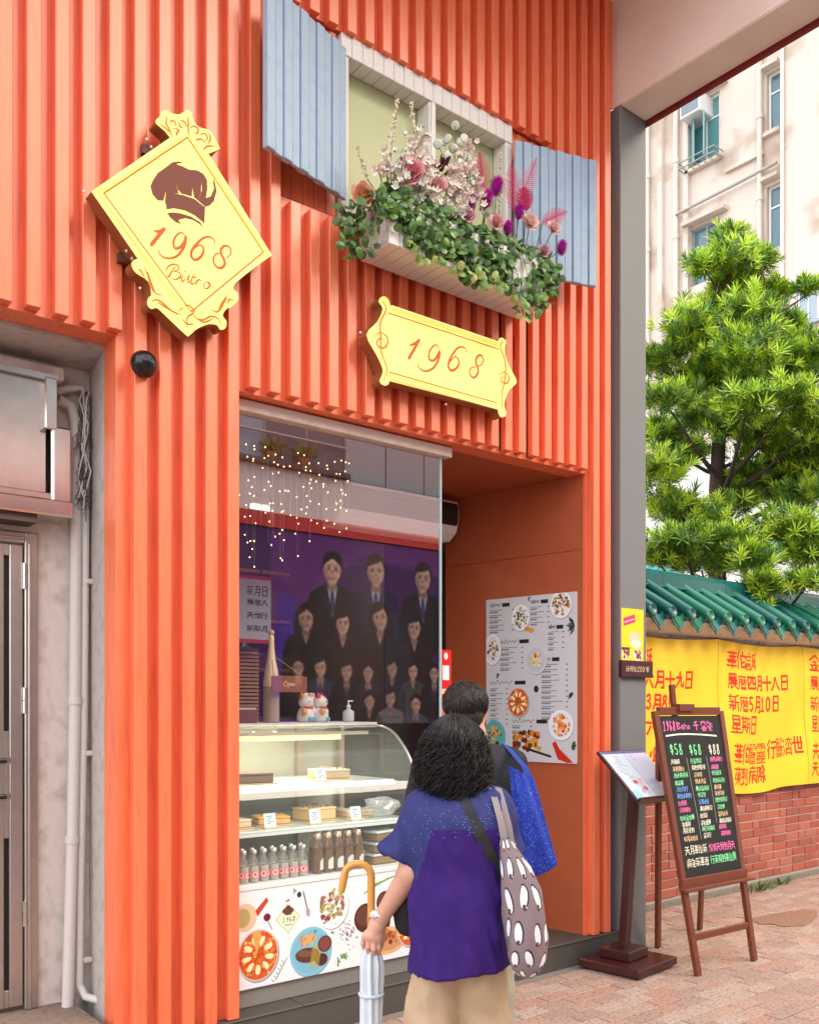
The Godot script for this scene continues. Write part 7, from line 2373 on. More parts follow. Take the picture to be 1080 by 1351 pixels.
# ---------------------------------------------------------------- smooth bodies: tapered bones joined with a smooth minimum, meshed as surface nets
class Flesh:
	var lo: Vector3
	var h: float
	var nx: int
	var ny: int
	var nz: int
	var f := PackedFloat32Array()
	func _init(a: Vector3, b: Vector3, cell: float) -> void:
		lo = a; h = cell
		nx = int((b.x - a.x) / h) + 2; ny = int((b.y - a.y) / h) + 2; nz = int((b.z - a.z) / h) + 2
		f.resize(nx * ny * nz)
		f.fill(0.2)
	# bone from a to b; sz squeezes the section along z; flat cuts the far end square
	func bone(a: Vector3, b: Vector3, ra: float, rb: float, k := 0.03, sz := 1.0, flat := false) -> void:
		var m := maxf(ra, rb) + k + 2.0 * h
		var x0 := maxi(0, int((minf(a.x, b.x) - m - lo.x) / h)); var x1 := mini(nx - 1, int((maxf(a.x, b.x) + m - lo.x) / h) + 1)
		var y0 := maxi(0, int((minf(a.y, b.y) - m - lo.y) / h)); var y1 := mini(ny - 1, int((maxf(a.y, b.y) + m - lo.y) / h) + 1)
		var z0 := maxi(0, int((minf(a.z, b.z) - m - lo.z) / h)); var z1 := mini(nz - 1, int((maxf(a.z, b.z) + m - lo.z) / h) + 1)
		var s := Vector3(1, 1, 1.0 / sz)
		var A := a * s
		var ba := (b - a) * s
		var q := maxf(ba.length_squared(), 1e-9)
		var bl := sqrt(q)
		for z in range(z0, z1 + 1):
			for y in range(y0, y1 + 1):
				var row := (z * ny + y) * nx
				for x in range(x0, x1 + 1):
					var pa := Vector3(lo.x + x * h, lo.y + y * h, (lo.z + z * h) / sz) - A
					var u := pa.dot(ba) / q
					var t := clampf(u, 0.0, 1.0)
					var d := (pa - ba * t).length() - ra - (rb - ra) * t
					if flat and u > 1.0:
						d = maxf(d, (u - 1.0) * bl)
					var o := f[row + x]
					var w := maxf(k - absf(d - o), 0.0) / k
					f[row + x] = minf(d, o) - w * w * k * 0.25
	func chain(p: Array, r: Array, k := 0.02, sz := 1.0) -> void:
		for i in p.size() - 1:
			bone(p[i], p[i + 1], r[i], r[i + 1], k, sz)
	# fn(p) is added near the surface
	func shape(fn: Callable, band := 0.04) -> void:
		for z in nz:
			for y in ny:
				var row := (z * ny + y) * nx
				for x in nx:
					if f[row + x] < band:
						f[row + x] = fn.call(Vector3(lo.x + x * h, lo.y + y * h, lo.z + z * h), f[row + x])
	func back_z(x: float, y: float) -> float:  # where the surface is met coming from +z
		var i := clampi(int((x - lo.x) / h), 0, nx - 1)
		var j := clampi(int((y - lo.y) / h), 0, ny - 1)
		for z in range(nz - 1, 0, -1):
			if f[(z * ny + j) * nx + i] < 0.0:
				return lo.z + (z + 0.5) * h
		return 0.0
	# triangles go to the builder that pick(centre) names
	func into(mbs: Array, pick: Callable) -> void:
		var id := PackedInt32Array()
		id.resize(nx * ny * nz)
		id.fill(-1)
		var vs := PackedVector3Array()
		var sx := 1
		var sy := nx
		var sz := nx * ny
		var off := [0, sx, sy, sx + sy, sz, sz + sx, sz + sy, sz + sx + sy]
		var cx := [0, 1, 0, 1, 0, 1, 0, 1]
		var cy := [0, 0, 1, 1, 0, 0, 1, 1]
		var cz := [0, 0, 0, 0, 1, 1, 1, 1]
		var edges := [[0, 1], [2, 3], [4, 5], [6, 7], [0, 2], [1, 3], [4, 6], [5, 7], [0, 4], [1, 5], [2, 6], [3, 7]]
		for z in nz - 1:
			for y in ny - 1:
				var row := (z * ny + y) * nx
				for x in nx - 1:
					var i := row + x
					var v0 := f[i]
					if absf(v0) > 2.5 * h:
						continue
					var neg := 0
					for k in 8:
						if f[i + off[k]] < 0.0:
							neg += 1
					if neg == 0 or neg == 8:
						continue
					var p := Vector3.ZERO
					var n := 0
					for e in edges:
						var a := f[i + off[e[0]]]
						var b := f[i + off[e[1]]]
						if (a < 0.0) != (b < 0.0):
							var t := a / (a - b)
							p += Vector3(lerpf(cx[e[0]], cx[e[1]], t), lerpf(cy[e[0]], cy[e[1]], t), lerpf(cz[e[0]], cz[e[1]], t))
							n += 1
					id[i] = vs.size()
					vs.push_back(lo + (Vector3(x, y, z) + p / n) * h)
		var ns := PackedVector3Array()
		ns.resize(vs.size())
		var tris := PackedInt32Array()
		for z in range(1, nz - 1):
			for y in range(1, ny - 1):
				var row := (z * ny + y) * nx
				for x in range(1, nx - 1):
					var i := row + x
					var a := f[i]
					if absf(a) > 2.5 * h:
						continue
					for ax in 3:
						var st: int = [sx, sy, sz][ax]
						var b := f[i + st]
						if (a < 0.0) == (b < 0.0):
							continue
						var u: int = [sy, sz, sx][ax]
						var w: int = [sz, sx, sy][ax]
						var q := [id[i], id[i - u], id[i - u - w], id[i - w]]
						if q.has(-1):
							continue
						if a < 0.0:
							tris.append_array([q[0], q[1], q[2], q[0], q[2], q[3]])
						else:
							tris.append_array([q[0], q[2], q[1], q[0], q[3], q[2]])
		for i in range(0, tris.size(), 3):
			var nn := (vs[tris[i + 1]] - vs[tris[i]]).cross(vs[tris[i + 2]] - vs[tris[i]])
			for k in 3:
				ns[tris[i + k]] += nn
		var maps := []
		for m in mbs:
			maps.append({})
		for i in range(0, tris.size(), 3):
			var ce := (vs[tris[i]] + vs[tris[i + 1]] + vs[tris[i + 2]]) / 3.0
			var g: int = pick.call(ce)
			if g < 0:
				continue
			var mb: MB = mbs[g]
			var mp: Dictionary = maps[g]
			var r := []
			for k in 3:
				var v := tris[i + k]
				if not mp.has(v):
					mp[v] = mb.vert(vs[v], ns[v].normalized(), Vector2(vs[v].x, vs[v].y))
				r.append(mp[v])
			mb.ix.append_array([r[0], r[2], r[1]])

func finger(fl: Flesh, a: Vector3, d1: Vector3, d2: Vector3, d3: Vector3, r: float) -> void:
	fl.chain([a, a + d1, a + d1 + d2, a + d1 + d2 + d3], [r, r * 0.95, r * 0.88, r * 0.75], 0.004)
func face(fl: Flesh, c: Vector3) -> void:  # c: head centre; the face looks along -z
	fl.bone(c + V(0, 0.02, 0.0), c + V(0, 0.0, -0.015), 0.083, 0.078, 0.03)
	fl.bone(c + V(0, -0.04, -0.03), c + V(0, -0.085, -0.045), 0.06, 0.042, 0.03)
	fl.bone(c + V(0, 0.0, -0.09), c + V(0, -0.035, -0.108), 0.009, 0.014, 0.012)
	for s in [-1.0, 1.0]:
		fl.bone(c + V(s * 0.082, 0.005, 0.005), c + V(s * 0.08, -0.035, 0.0), 0.014, 0.01, 0.008)
	fl.bone(c + V(-0.02, -0.065, -0.088), c + V(0.02, -0.065, -0.088), 0.008, 0.008, 0.01)
func build_people() -> void:
	var turn := -atan2(1227.0, 1520.0)
	var skin := m_(0.60, 0.315, 0.225, 0.5)
	skin.subsurf_scatter_enabled = true
	skin.subsurf_scatter_strength = 0.12
	var wr := FastNoiseLite.new()
	wr.seed = 4
	wr.frequency = 1.0
	wr.fractal_octaves = 2
	var one := func(_p): return 0
	# ---------------- woman with the umbrella
	var w := thing("person", "person in a navy and purple blouse and khaki trousers, holding a closed umbrella", "person", V(1.965, 0, 1.715), turn)
	var fl := Flesh.new(V(-0.33, 0.0, -0.36), V(0.3, 1.62, 0.22), 0.012)
	var hc := V(-0.005, 1.475, -0.015)
	face(fl, hc)
	fl.bone(V(0.0, 1.25, 0.0), hc + V(0, -0.05, 0.0), 0.06, 0.05, 0.03)
	fl.bone(V(-0.04, 1.22, 0), V(0.06, 1.22, 0), 0.10, 0.10, 0.04, 0.75)
	fl.bone(V(0.01, 1.2, 0), V(0.01, 0.88, 0), 0.10, 0.09, 0.04, 0.8)
	var elbow := V(-0.137, 1.085, 0.0)
	var wrist := V(-0.238, 0.915, -0.085)
	fl.chain([V(-0.105, 1.285, 0), elbow, wrist], [0.05, 0.041, 0.026], 0.02)
	fl.bone(wrist, wrist + V(-0.012, -0.02, -0.006), 0.025, 0.024, 0.015)
	fl.chain([V(0.125, 1.285, 0), V(0.16, 1.06, -0.06), V(0.10, 1.0, -0.26)], [0.05, 0.04, 0.028], 0.02)
	fl.bone(V(0.10, 1.0, -0.26), V(0.07, 0.985, -0.32), 0.026, 0.022, 0.015)
	for s in [[-0.075, 0.01], [0.085, -0.02]]:
		fl.chain([V(s[0], 0.84, 0), V(s[0] * 1.1, 0.45, s[1]), V(s[0] * 1.1, 0.07, s[1] + 0.015)], [0.05, 0.05, 0.042], 0.02)
		fl.bone(V(s[0] * 1.1, 0.05, s[1] + 0.01), V(s[0] * 1.2, 0.04, s[1] - 0.12), 0.04, 0.034, 0.02)
	var mb := MB.new()
	fl.into([mb], one)
	# the hand that holds the umbrella, on a finer grid, in the same mesh
	var hd := Flesh.new(V(-0.325, 0.79, -0.19), V(-0.2, 0.93, -0.03), 0.0032)
	hd.chain([wrist + V(0.004, 0.006, 0.002), V(-0.25, 0.893, -0.088), V(-0.262, 0.862, -0.088)], [0.024, 0.026, 0.026], 0.012)
	hd.bone(V(-0.282, 0.858, -0.088), V(-0.246, 0.852, -0.084), 0.017, 0.017, 0.012)
	var kn := [V(-0.292, 0.852, -0.096), V(-0.277, 0.845, -0.082), V(-0.260, 0.841, -0.077), V(-0.246, 0.842, -0.081)]
	for i in 4:
		var out: float = [-1.0, -0.55, 0.1, 0.6][i]
		finger(hd, kn[i], V(0.004 * out, -0.022, 0.004 - 0.008 * absf(out)), V(0.003 * -out, -0.017, -0.016), V(-0.004 * out, -0.003, -0.02), [0.0085, 0.0095, 0.0095, 0.0088][i])
	hd.chain([V(-0.237, 0.876, -0.09), V(-0.233, 0.852, -0.1), V(-0.238, 0.826, -0.106), V(-0.243, 0.808, -0.112)], [0.013, 0.0115, 0.0105, 0.008], 0.006)
	hd.into([mb], one)
	part(w, "body", mb, skin)
	var em := m_(0.03, 0.02, 0.015, 0.2)
	for s in [-1.0, 1.0]:
		mb = MB.new()
		mb.blob(hc + V(s * 0.032, 0.0, -0.089), V(0.011, 0.007, 0.006), 6, 8)
		part(w, "eye", mb, em)
	# blouse
	var cl := Flesh.new(V(-0.29, 0.70, -0.25), V(0.28, 1.40, 0.22), 0.0085)
	cl.bone(V(-0.05, 1.22, 0.005), V(0.075, 1.225, 0.005), 0.118, 0.118, 0.05, 0.82)
	cl.bone(V(0.0, 1.22, 0.01), V(0.015, 0.98, 0.01), 0.132, 0.142, 0.05, 0.84)
	cl.bone(V(0.012, 0.98, 0.01), V(0.018, 0.70, 0.01), 0.142, 0.162, 0.05, 0.9)
	cl.bone(V(-0.095, 1.282, 0.0), V(0.12, 1.292, 0.0), 0.058, 0.058, 0.05)
	cl.bone(V(-0.02, 1.30, 0.0), V(0.02, 1.325, -0.005), 0.062, 0.062, 0.03)
	cl.bone(V(-0.095, 1.282, 0.0), V(-0.172, 1.125, -0.012), 0.058, 0.073, 0.025, 0.95, true)
	cl.bone(V(0.12, 1.285, 0.0), V(0.168, 1.13, -0.03), 0.058, 0.07, 0.025, 0.95, true)
	cl.shape(func(p: Vector3, d: float) -> float:
		var e := d + 0.02 * wr.get_noise_3d(p.x * 13.0 + p.y * 4.0, p.y * 2.4 - p.x * 3.0, p.z * 9.0) * smoothstep(1.32, 1.15, p.y) + 0.005 * wr.get_noise_3d(p.x * 26.0 + p.y * 9.0, p.y * 11.0 + p.x * 8.0, p.z * 20.0)
		var hem := 0.778 + 0.12 * p.x + 0.004 * sin(p.x * 40.0)
		return maxf(e, hem - p.y), 0.05)
	var yoke := MB.new()
	var shirt := MB.new()
	cl.into([yoke, shirt], func(p: Vector3) -> int:
		return 0 if (p.y > 1.232 + 0.015 * p.x or p.x < -0.074 - (1.235 - p.y) * 0.28 and p.y > 1.07 or p.x > 0.155 and p.y > 1.06) else 1)
	var ym := m_(0.022, 0.028, 0.15, 0.75)
	mot(ym, mottle("lace", 0.12, 0.0, 0.0, 3, 512, [[0.0, 0.38, 0.5, 0.62, 1.0], [Color(0.45, 0.45, 0.6), Color(0.6, 0.6, 0.75), Color(0.9, 0.9, 1.0), Color(1, 1, 1), Color(1, 1, 1)]]), 4.0, false)
	part(w, "yoke_and_sleeves", yoke, ym)
	var pm := m_(0.036, 0.011, 0.125, 0.8)
	pm.metallic_specular = 0.3
	part(w, "blouse", shirt, pm)
	# eyelet dots of the yoke
	mb = MB.new()
	var g := rng(91)
	for i in 260:
		var x := g.randf_range(-0.16, 0.15)
		var y := g.randf_range(1.21, 1.315)
		if x < -0.09:
			y = g.randf_range(1.12, 1.29)
		x = roundf(x / 0.009) * 0.009 + (0.0045 if int(roundf(y / 0.008)) % 2 else 0.0)
		y = roundf(y / 0.008) * 0.008
		var z := cl.back_z(x, y)
		if z > 0.02 and g.randf() < 0.7:
			mb.blob(V(x, y, z + 0.0008), V(0.0016, 0.0016, 0.0014), 3, 5)
	part(w, "eyelets", mb, m_(0.25, 0.27, 0.5, 0.6)).set_meta("kind", "stuff")
	# trousers
	var tr := Flesh.new(V(-0.24, 0.0, -0.22), V(0.26, 0.96, 0.22), 0.012)
	tr.bone(V(-0.03, 0.85, 0.0), V(0.07, 0.86, 0.0), 0.085, 0.085, 0.04, 0.95)
	for s in [[-0.052, -0.074, 0.012], [0.082, 0.092, -0.02]]:
		tr.bone(V(s[0], 0.82, 0.005), V(s[1], 0.6, s[2]), 0.086, 0.083, 0.03)
		tr.bone(V(s[1], 0.6, s[2]), V(s[1] * 1.05, 0.42, s[2]), 0.083, 0.08, 0.03)
		tr.bone(V(s[1] * 1.05, 0.42, s[2]), V(s[1] * 1.05, 0.075, s[2] + 0.01), 0.082, 0.078, 0.03, 1.0, true)
	tr.shape(func(p: Vector3, d: float) -> float:
		return maxf(d + 0.011 * wr.get_noise_3d(p.x * 12.0, p.y * 8.0 + p.x * 11.0, p.z * 10.0), p.y - 0.93), 0.05)
	mb = MB.new()
	tr.into([mb], one)
	part(w, "trousers", mb, mot(m_(0.44, 0.30, 0.185, 0.85), noises["soft"], 3.0))
	for s in [[-0.085, 0.0], [0.1, -0.02]]:
		mb = MB.new()
		var sh := Flesh.new(V(s[0] - 0.07, 0.0, s[1] - 0.2), V(s[0] + 0.07, 0.12, s[1] + 0.09), 0.008)
		sh.bone(V(s[0], 0.048, s[1] + 0.03), V(s[0], 0.04, s[1] - 0.13), 0.045, 0.038, 0.02)
		sh.shape(func(p: Vector3, d: float) -> float: return maxf(d, 0.006 - p.y), 0.05)
		sh.into([mb], one)
		part(w, "shoe", mb, m_(0.05, 0.05, 0.055, 0.6))
	# hair: crown smooth, then loose curls
	var hair := MB.new()
	hair.blob(hc + V(0, 0.012, 0.012), V(0.082, 0.092, 0.086), 12, 18)
	hair.blob(hc + V(0, -0.055, 0.03), V(0.082, 0.095, 0.066), 10, 16)
	part(w, "hair_mass", hair, m_(0.010, 0.008, 0.008, 0.6))
	hair = MB.new()
	for i in 1150:
		var az := g.randf_range(-2.45, 2.45)  # 0 is the back of the head
		var el := g.randf_range(0.15, 1.5)
		var dir := V(sin(az) * cos(el), sin(el), cos(az) * cos(el))
		var p := hc + V(0, 0.012, 0.008) + dir * V(0.083, 0.094, 0.087)
		var low := 1.31 + pow(g.randf(), 1.6) * 0.09 + 0.02 * absf(sin(az))
		var loose := 0.0 if i < 850 else g.randf_range(0.004, 0.022)
		var puff := g.randf_range(0.0, 0.007)
		var ph := g.randf() * TAU
		var amp := g.randf_range(0.006, 0.016)
		var fq := g.randf_range(150.0, 230.0)
		var pts := []
		var rad := []
		var out := V(sin(az), 0, cos(az))
		var n := 24
		var run := 0.0
		for k in n:
			var t := k / float(n - 1)
			var y := lerpf(p.y, low, t)
			# follow the skull, then hang a little outwards
			var yy := clampf((y - hc.y - 0.012) / 0.095, -1.0, 0.98)
			var rr: float = 0.083 * sqrt(maxf(0.0, 1.0 - yy * yy)) if y > hc.y else 0.083 + 0.012 * sin(PI * clampf((hc.y - y) / 0.16, 0.0, 1.0))
			rr += 0.003 + g.randf_range(0.0, 0.002) + (puff + loose) * smoothstep(0.0, 0.5, t)
			var ce := V(hc.x, y, hc.z + 0.008) + V(out.x * rr * 1.02, 0, out.z * rr)
			run += 0.01
			var a := amp * smoothstep(0.08, 0.5, t)
			var sd := out.cross(Vector3.UP)
			pts.append(ce + sd * sin(run * fq * 0.6 + ph) * a + out * (cos(run * fq * 0.6 + ph) * a * 0.8) + V(0, sin(run * 90.0 + ph) * a * 0.3, 0))
			rad.append(lerpf(0.0014, 0.0021, sin(PI * t)) * (1.0 if i < 850 else 0.7))
		hair.col = [Color(0.006, 0.005, 0.005), Color(0.010, 0.006, 0.006), Color(0.020, 0.010, 0.008), Color(0.005, 0.005, 0.005)][g.randi() % 4]
		hair.tube(pts, rad, 3, false)
	var hm := m_(1, 1, 1, 0.34, 0.0, 0.45)
	hm.vertex_color_use_as_albedo = true
	part(w, "curls", hair, hm)
	mb = MB.new()
	mb.tube([wrist + V(-0.022, 0.02, 0.02), wrist + V(0.0, 0.012, 0.03), wrist + V(0.02, 0.004, 0.018)], 0.005, 6)
	mb.lathe([Vector2(0, 0.005), Vector2(0.012, 0.005), Vector2(0.014, 0.0), Vector2(0, 0)], 14, Transform3D(Basis(V(1, 0, 0), 1.2) * Basis(V(0, 0, 1), 0.4), wrist + V(-0.02, 0.018, 0.02)))
	part(w, "wristwatch", mb, m_(0.75, 0.72, 0.68, 0.2, 0.7))
	var wt := w.transform
	# umbrella
	var um := thing("umbrella", "closed pale blue umbrella with a golden wooden crook handle", "umbrella", wt * V(-0.27, 0, -0.115), turn)
	var ux := 0.0
	mb = MB.new()
	var cr := [V(ux, 0.84, 0), V(ux, 0.98, 0), V(ux, 1.045, 0)]
	for i in 11:
		var a := PI * i / 10.0
		cr.append(V(ux - 0.044 + 0.044 * cos(a), 1.05 + 0.04 * sin(a), 0.0))
	cr.append(V(ux - 0.094, 1.02, 0.0)); cr.append(V(ux - 0.099, 0.995, 0.0))
	var crr := []
	for i in cr.size():
		crr.append(0.0125 if i < cr.size() - 1 else 0.011)
	mb.tube(cr, crr, 12)
	part(um, "handle", mb, m_(0.62, 0.30, 0.06, 0.25))
	mb = MB.new()
	mb.tube([V(0, 0.89, 0), V(0, 0.915, 0)], 0.0145, 12)
	part(um, "ferrule", mb, m_(0.7, 0.5, 0.2, 0.25, 0.9))
	mb = MB.new()
	var cp := []
	for j in 26:
		var t := j / 25.0
		var y := lerpf(0.845, 0.09, t)
		for k in 40:
			var a := -TAU * k / 40
			var env: float = 0.013 + 0.022 * smoothstep(0.0, 0.12, t) * (1.0 - 0.62 * t)
			var fold := 1.0 + 0.26 * sin(a * 8.0 + t * 3.0 + sin(a) * 1.0) + 0.1 * sin(a * 3.0 + t * 9.0)
			cp.append(V(cos(a), 0, sin(a)) * env * fold + V(0, y, 0))
	mb.grid(cp, 40, true)
	part(um, "canopy", mb, mot(m_(0.60, 0.66, 0.70, 0.5), noises["soft"], 4.0))
	mb = MB.new()
	mb.tube([V(0, 0.006, 0), V(0, 0.1, 0)], [0.005, 0.009], 8)
	part(um, "tip", mb, m_(0.7, 0.7, 0.7, 0.3, 0.8))
	mb = MB.new()
	var rs := []
	for k in 13:
		var a := TAU * k / 12
		rs.append(V(cos(a) * 0.037, 0.66, sin(a) * 0.037))
	mb.tube(rs, 0.007, 6, false)
	part(um, "strap", mb, m_(0.5, 0.56, 0.6, 0.6))
	# cross-body bag
	var cb := thing("crossbody_bag", "black bag worn across the blouse on a wide black strap", "bag", wt.origin, turn)
	mb = MB.new()
	var sp := []
	for i in 15:
		var t := i / 14.0
		var x := lerpf(0.006, 0.166, t)
		var y := lerpf(1.345, 1.03, t)
		var z := cl.back_z(clampf(x, -0.1, 0.15), minf(y, 1.335)) + 0.004
		if t > 0.86:
			z -= (t - 0.86) * 0.35
		for s in [-1.0, 1.0]:
			sp.append(V(x - s * 0.0155, y - s * 0.008, z))
	mb.grid(sp, 2)
	part(cb, "strap", mb, m_(0.012, 0.012, 0.013, 0.7))
	var pc := Flesh.new(V(-0.26, 0.80, -0.30), V(0.02, 1.12, -0.02), 0.012)
	pc.bone(V(-0.145, 0.90, -0.11), V(-0.145, 1.04, -0.10), 0.05, 0.05, 0.03)
	pc.bone(V(-0.06, 0.89, -0.16), V(-0.06, 1.04, -0.16), 0.05, 0.05, 0.03)
	pc.bone(V(-0.145, 0.97, -0.11), V(-0.06, 0.97, -0.16), 0.06, 0.06, 0.03)
	mb = MB.new()
	pc.into([mb], one)
	part(cb, "pouch", mb, m_(0.010, 0.010, 0.012, 0.8))
	# patterned tote on her shoulder
	var tp := Paint.new(512, 512, Color(0.50, 0.42, 0.43))
	var k2 := 0
	for j in 6:
		for i in 8:
			var x := 32.0 + i * 64 + (32 if j % 2 else 0) + g.randf_range(-8, 8)
			var y := 44.0 + j * 86 + g.randf_range(-8, 8)
			var rot := g.randf_range(-0.4, 0.4)
			for wrap in [0, -512]:
				tp.oval(x + wrap + 3, y + 2, 19, 34, Color(0.20, 0.16, 0.26), rot)
				tp.oval(x + wrap, y, 15, 30, Color(0.88, 0.86, 0.86), rot)
				tp.oval(x + wrap - 2, y - 26, 9, 8, Color(0.26, 0.2, 0.32), rot)
				tp.oval(x + wrap + 5, y - 25, 4, 3, Color(0.85, 0.65, 0.2), rot)
			k2 += 1
	var tt := thing("tote_bag", "taupe tote bag with a white bird print hanging from the blouse shoulder", "bag", wt.origin, turn)
	var rows := [[1.205, 0.150, 0.016, 0.012], [1.175, 0.158, 0.026, 0.022], [1.12, 0.176, 0.046, 0.036], [1.05, 0.195, 0.060, 0.05], [0.97, 0.206, 0.066, 0.056], [0.90, 0.212, 0.066, 0.058], [0.84, 0.214, 0.058, 0.052], [0.80, 0.214, 0.042, 0.038], [0.782, 0.214, 0.018, 0.016]]
	var bp := []
	for q in rows:
		for k in 28:
			var a := -TAU * k / 28
			var wob: float = 1.0 + 0.05 * sin(a * 3.0 + q[0] * 30.0) + 0.03 * sin(a * 7.0 + q[0] * 18.0)
			bp.append(V(q[1] + cos(a) * q[2] * wob, q[0], 0.115 + sin(a) * q[3] * wob))
	mb = MB.new()
	# rows run downwards: turn them so that the outside faces out
	var bq := []
	for j in rows.size():
		bq.append_array(bp.slice((rows.size() - 1 - j) * 28, (rows.size() - j) * 28))
	mb.grid(bq, 28, true)
	var tm := printed(tp.tex(), 0.7)
	tm.texture_repeat = true
	tm.uv1_scale = V(1.0, 1.0, 1.0)
	part(tt, "bag", mb, tm)
	for q in [[0.0, 0.0], [0.022, -0.02]]:
		mb = MB.new()
		var st := []
		for v in [[0.146 + q[0], 1.19, 0.115 + q[1]], [0.136 + q[0], 1.25, 0.112 + q[1]], [0.122 + q[0], 1.31, 0.085 + q[1]], [0.112 + q[0], 1.352, 0.035], [0.112 + q[0], 1.352, -0.03], [0.128 + q[0], 1.30, -0.085], [0.142 + q[0], 1.22, -0.06], [0.155 + q[0], 1.18, 0.07]]:
			for s in [-1.0, 1.0]:
				st.append(V(v[0] + s * 0.011, v[1] - s * 0.003, v[2]))
		mb.grid(st, 2)
		part(tt, "strap", mb, m_(0.25, 0.20, 0.20, 0.8))
	# ---------------- person in front of her
	var m2 := thing("person", "short-haired person in a dark navy top carrying a blue shoulder bag", "person", at_depth(628, 935, 3.7) * V(1, 0, 1), turn)
	fl = Flesh.new(V(-0.36, 0.0, -0.3), V(0.3, 1.74, 0.22), 0.013)
	hc = V(-0.043, 1.602, -0.02)
	face(fl, hc)
	fl.bone(V(0.012, 1.40, 0.0), hc + V(0.022, -0.06, 0.005), 0.06, 0.05, 0.03)
	fl.bone(V(-0.09, 1.34, 0), V(0.05, 1.34, 0), 0.10, 0.10, 0.04, 0.75)
	fl.bone(V(-0.02, 1.3, 0), V(-0.02, 0.92, 0), 0.12, 0.12, 0.04, 0.8)
	for s in [-1.0, 1.0]:
		fl.chain([V(-0.03 + s * 0.165, 1.385, 0), V(-0.03 + s * 0.19, 1.12, 0.0), V(-0.03 + s * 0.17, 0.95, -0.14)], [0.05, 0.04, 0.028], 0.02)
		fl.chain([V(-0.03 + s * 0.17, 0.95, -0.14), V(-0.03 + s * 0.165, 0.92, -0.19)], [0.028, 0.022], 0.02)
		for i in 4:
			finger(fl, V(-0.03 + s * (0.15 + 0.012 * i), 0.915, -0.2), V(0, -0.02, -0.02), V(0, -0.02, -0.01), V(0, -0.015, 0.005), 0.011)
		finger(fl, V(-0.03 + s * 0.14, 0.93, -0.18), V(-s * 0.015, -0.015, -0.015), V(-s * 0.005, -0.015, -0.01), V(0, -0.01, 0), 0.012)
		fl.chain([V(-0.02 + s * 0.08, 0.9, 0), V(-0.02 + s * 0.085, 0.48, 0.0), V(-0.02 + s * 0.085, 0.07, 0.015)], [0.09, 0.06, 0.045], 0.02)
	mb = MB.new()
	fl.into([mb], one)
	part(m2, "body", mb, skin)
	for s in [-1.0, 1.0]:
		mb = MB.new()
		mb.blob(hc + V(s * 0.032, 0.0, -0.089), V(0.011, 0.007, 0.006), 6, 8)
		part(m2, "eye", mb, em)
	cl = Flesh.new(V(-0.34, 0.80, -0.24), V(0.28, 1.50, 0.22), 0.011)
	cl.bone(V(-0.09, 1.32, 0.005), V(0.04, 1.32, 0.005), 0.125, 0.125, 0.05, 0.82)
	cl.bone(V(-0.025, 1.3, 0.005), V(-0.02, 0.84, 0.005), 0.15, 0.165, 0.05, 0.8)
	cl.bone(V(-0.19, 1.385, 0.0), V(0.135, 1.385, 0.0), 0.058, 0.058, 0.05)
	for s in [-1.0, 1.0]:
		cl.bone(V(-0.03 + s * 0.165, 1.385, 0.0), V(-0.03 + s * 0.2, 1.16, -0.005), 0.06, 0.07, 0.025, 1.0, true)
	cl.shape(func(p: Vector3, d: float) -> float:
		return maxf(d + 0.006 * wr.get_noise_3d(p.x * 10.0 + p.y * 3.0, p.y * 6.0, p.z * 10.0), 0.86 - p.y), 0.05)
	mb = MB.new()
	cl.into([mb], one)
	part(m2, "top", mb, m_(0.011, 0.011, 0.019, 0.8))
	tr = Flesh.new(V(-0.27, 0.0, -0.2), V(0.25, 1.0, 0.2), 0.013)
	tr.bone(V(-0.09, 0.93, 0.0), V(0.05, 0.93, 0.0), 0.11, 0.11, 0.04, 0.9)
	for s in [-1.0, 1.0]:
		tr.bone(V(-0.02 + s * 0.08, 0.87, 0.005), V(-0.02 + s * 0.088, 0.48, 0.0), 0.1, 0.08, 0.03)
		tr.bone(V(-0.02 + s * 0.088, 0.48, 0.0), V(-0.02 + s * 0.088, 0.06, 0.01), 0.08, 0.072, 0.03, 1.0, true)
	tr.shape(func(p: Vector3, d: float) -> float:
		return d + 0.006 * wr.get_noise_3d(p.x * 12.0, p.y * 7.0, p.z * 10.0), 0.05)
	mb = MB.new()
	tr.into([mb], one)
	part(m2, "trousers", mb, m_(0.36, 0.34, 0.26, 0.85))
	for s in [-1.0, 1.0]:
		mb = MB.new()
		mb.blob(V(-0.02 + s * 0.09, 0.045, -0.04), V(0.045, 0.04, 0.12), 8, 12)
		part(m2, "shoe", mb, m_(0.6, 0.58, 0.56, 0.6))
	hair = MB.new()
	hair.blob(hc + V(0, 0.025, 0.016), V(0.088, 0.083, 0.094), 12, 18)
	hair.blob(hc + V(0, -0.03, 0.05), V(0.072, 0.06, 0.05), 8, 14)
	part(m2, "hair_mass", hair, m_(0.012, 0.008, 0.007, 0.6))
	hair = MB.new()
	for i in 900:
		var az := g.randf_range(-2.6, 2.6)
		var el := g.randf_range(-0.55, 1.5)
		var dir := V(sin(az) * cos(el), sin(el), cos(az) * cos(el))
		var p := hc + V(0, 0.022, 0.012) + dir * V(0.086, 0.084, 0.094)
		var flow := (V(0, -1, 0) + dir * dir.y + V(g.randfn(), g.randfn(), g.randfn()) * 0.25).normalized()
		flow = (flow - dir * flow.dot(dir)).normalized()
		var L := g.randf_range(0.025, 0.045)
		hair.col = [Color(0.014, 0.009, 0.008), Color(0.026, 0.015, 0.012), Color(0.040, 0.020, 0.015)][g.randi() % 3]
		hair.tube([p - dir * 0.002, p + flow * L * 0.5 + dir * 0.004, p + flow * L - dir * 0.002], [0.0026, 0.0022, 0.0005], 4, false)
	part(m2, "strands", hair, hm)
	# blue shoulder bag
	var bt := thing("shoulder_bag", "royal blue shoulder bag with pale doodle print hanging behind the navy top", "bag", m2.position, turn)
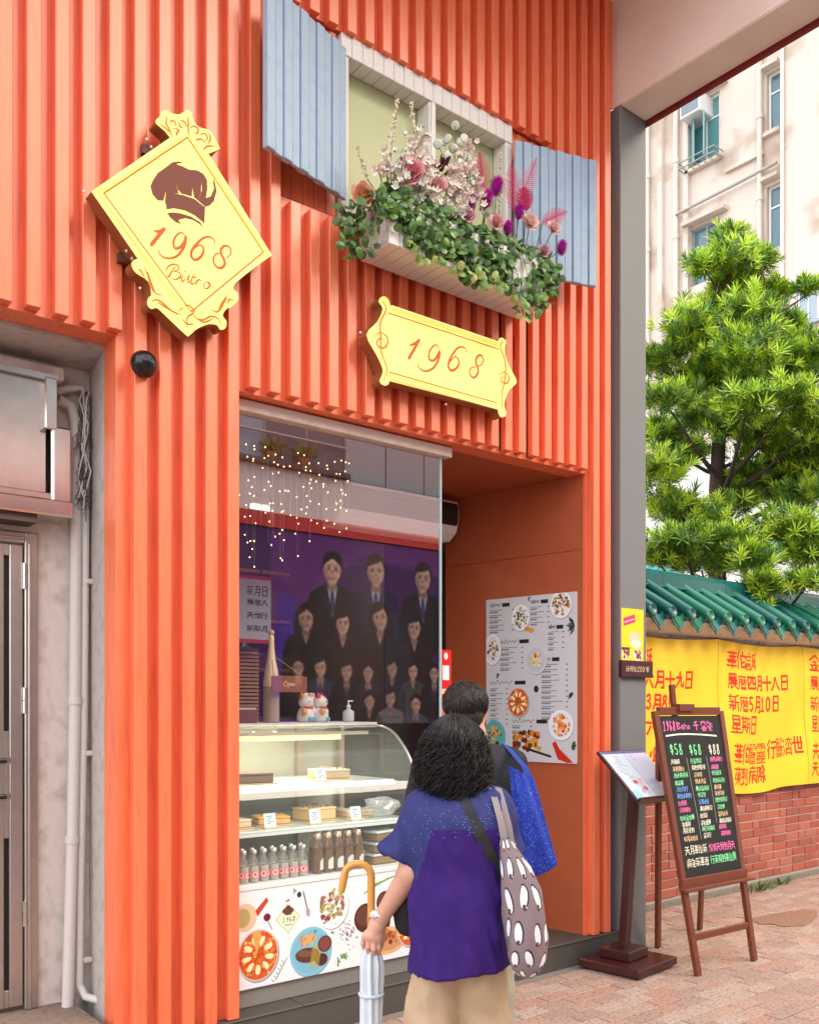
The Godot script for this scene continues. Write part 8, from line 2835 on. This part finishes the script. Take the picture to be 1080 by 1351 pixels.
	var inv := bt.transform.affine_inverse()
	var bpnt := Paint.new(512, 512, Color(0.05, 0.17, 0.60))
	for i in 70:
		var x := g.randf() * 512
		var y := g.randf() * 512
		var q := PackedVector2Array()
		for k in 9:
			var a := TAU * k / 8
			q.append(Vector2(x + cos(a) * 24 * (1 + 0.4 * sin(a * 2 + i)), y + sin(a) * 20 * (1 + 0.3 * cos(a * 3 + i))))
		bpnt.curve(q, 2.5, Color(0.16, 0.34, 0.78))
	for i in 260:
		bpnt.oval(g.randf() * 512, g.randf() * 512, 2.2, 2.2, Color(0.75, 0.82, 0.95))
	var cA := inv * at_depth(671, 1010, 3.56)
	var cB := inv * at_depth(704, 1027, 3.52)
	var cC := inv * at_depth(735, 1140, 3.50)
	var cD := inv * at_depth(684, 1152, 3.56)
	for side in 2:
		pass
	var ring := []
	var N := 12
	mb = MB.new()
	for sgn in [1.0, -1.0]:
		var gp := []
		for j in N + 1:
			for i in N + 1:
				var u := i / float(N)
				var v := j / float(N)
				var p := cD.lerp(cC, u).lerp(cA.lerp(cB, u), v)
				p.y -= 0.022 * sin(PI * u) * (1.0 - v)
				var puff := sin(PI * u) * (0.25 + 0.75 * sin(PI * clampf(v * 0.9 + 0.06, 0, 1))) * 0.05 + 0.006 * sin(u * 17.0 + v * 5.0)
				gp.append(p + V(0, 0, sgn * maxf(puff, 0.0)))
		if sgn < 0:
			var rv := []
			for j in N + 1:
				for i in N + 1:
					rv.append(gp[j * (N + 1) + N - i])
			gp = rv
		mb.grid(gp, N + 1)
	part(bt, "bag", mb, printed(bpnt.tex(), 0.7))
	mb = MB.new()
	var st2 := []
	for v in [cB + V(-0.012, -0.01, 0.0), cB + V(-0.035, 0.045, 0.005), V(0.128, 1.44, 0.05), V(0.115, 1.458, 0.0), V(0.12, 1.43, -0.055), V(0.13, 1.30, -0.10)]:
		for s in [-1.0, 1.0]:
			st2.append(v + V(s * 0.014, -s * 0.004, 0))
	mb.grid(st2, 2)
	part(bt, "strap", mb, m_(0.01, 0.04, 0.26, 0.8))
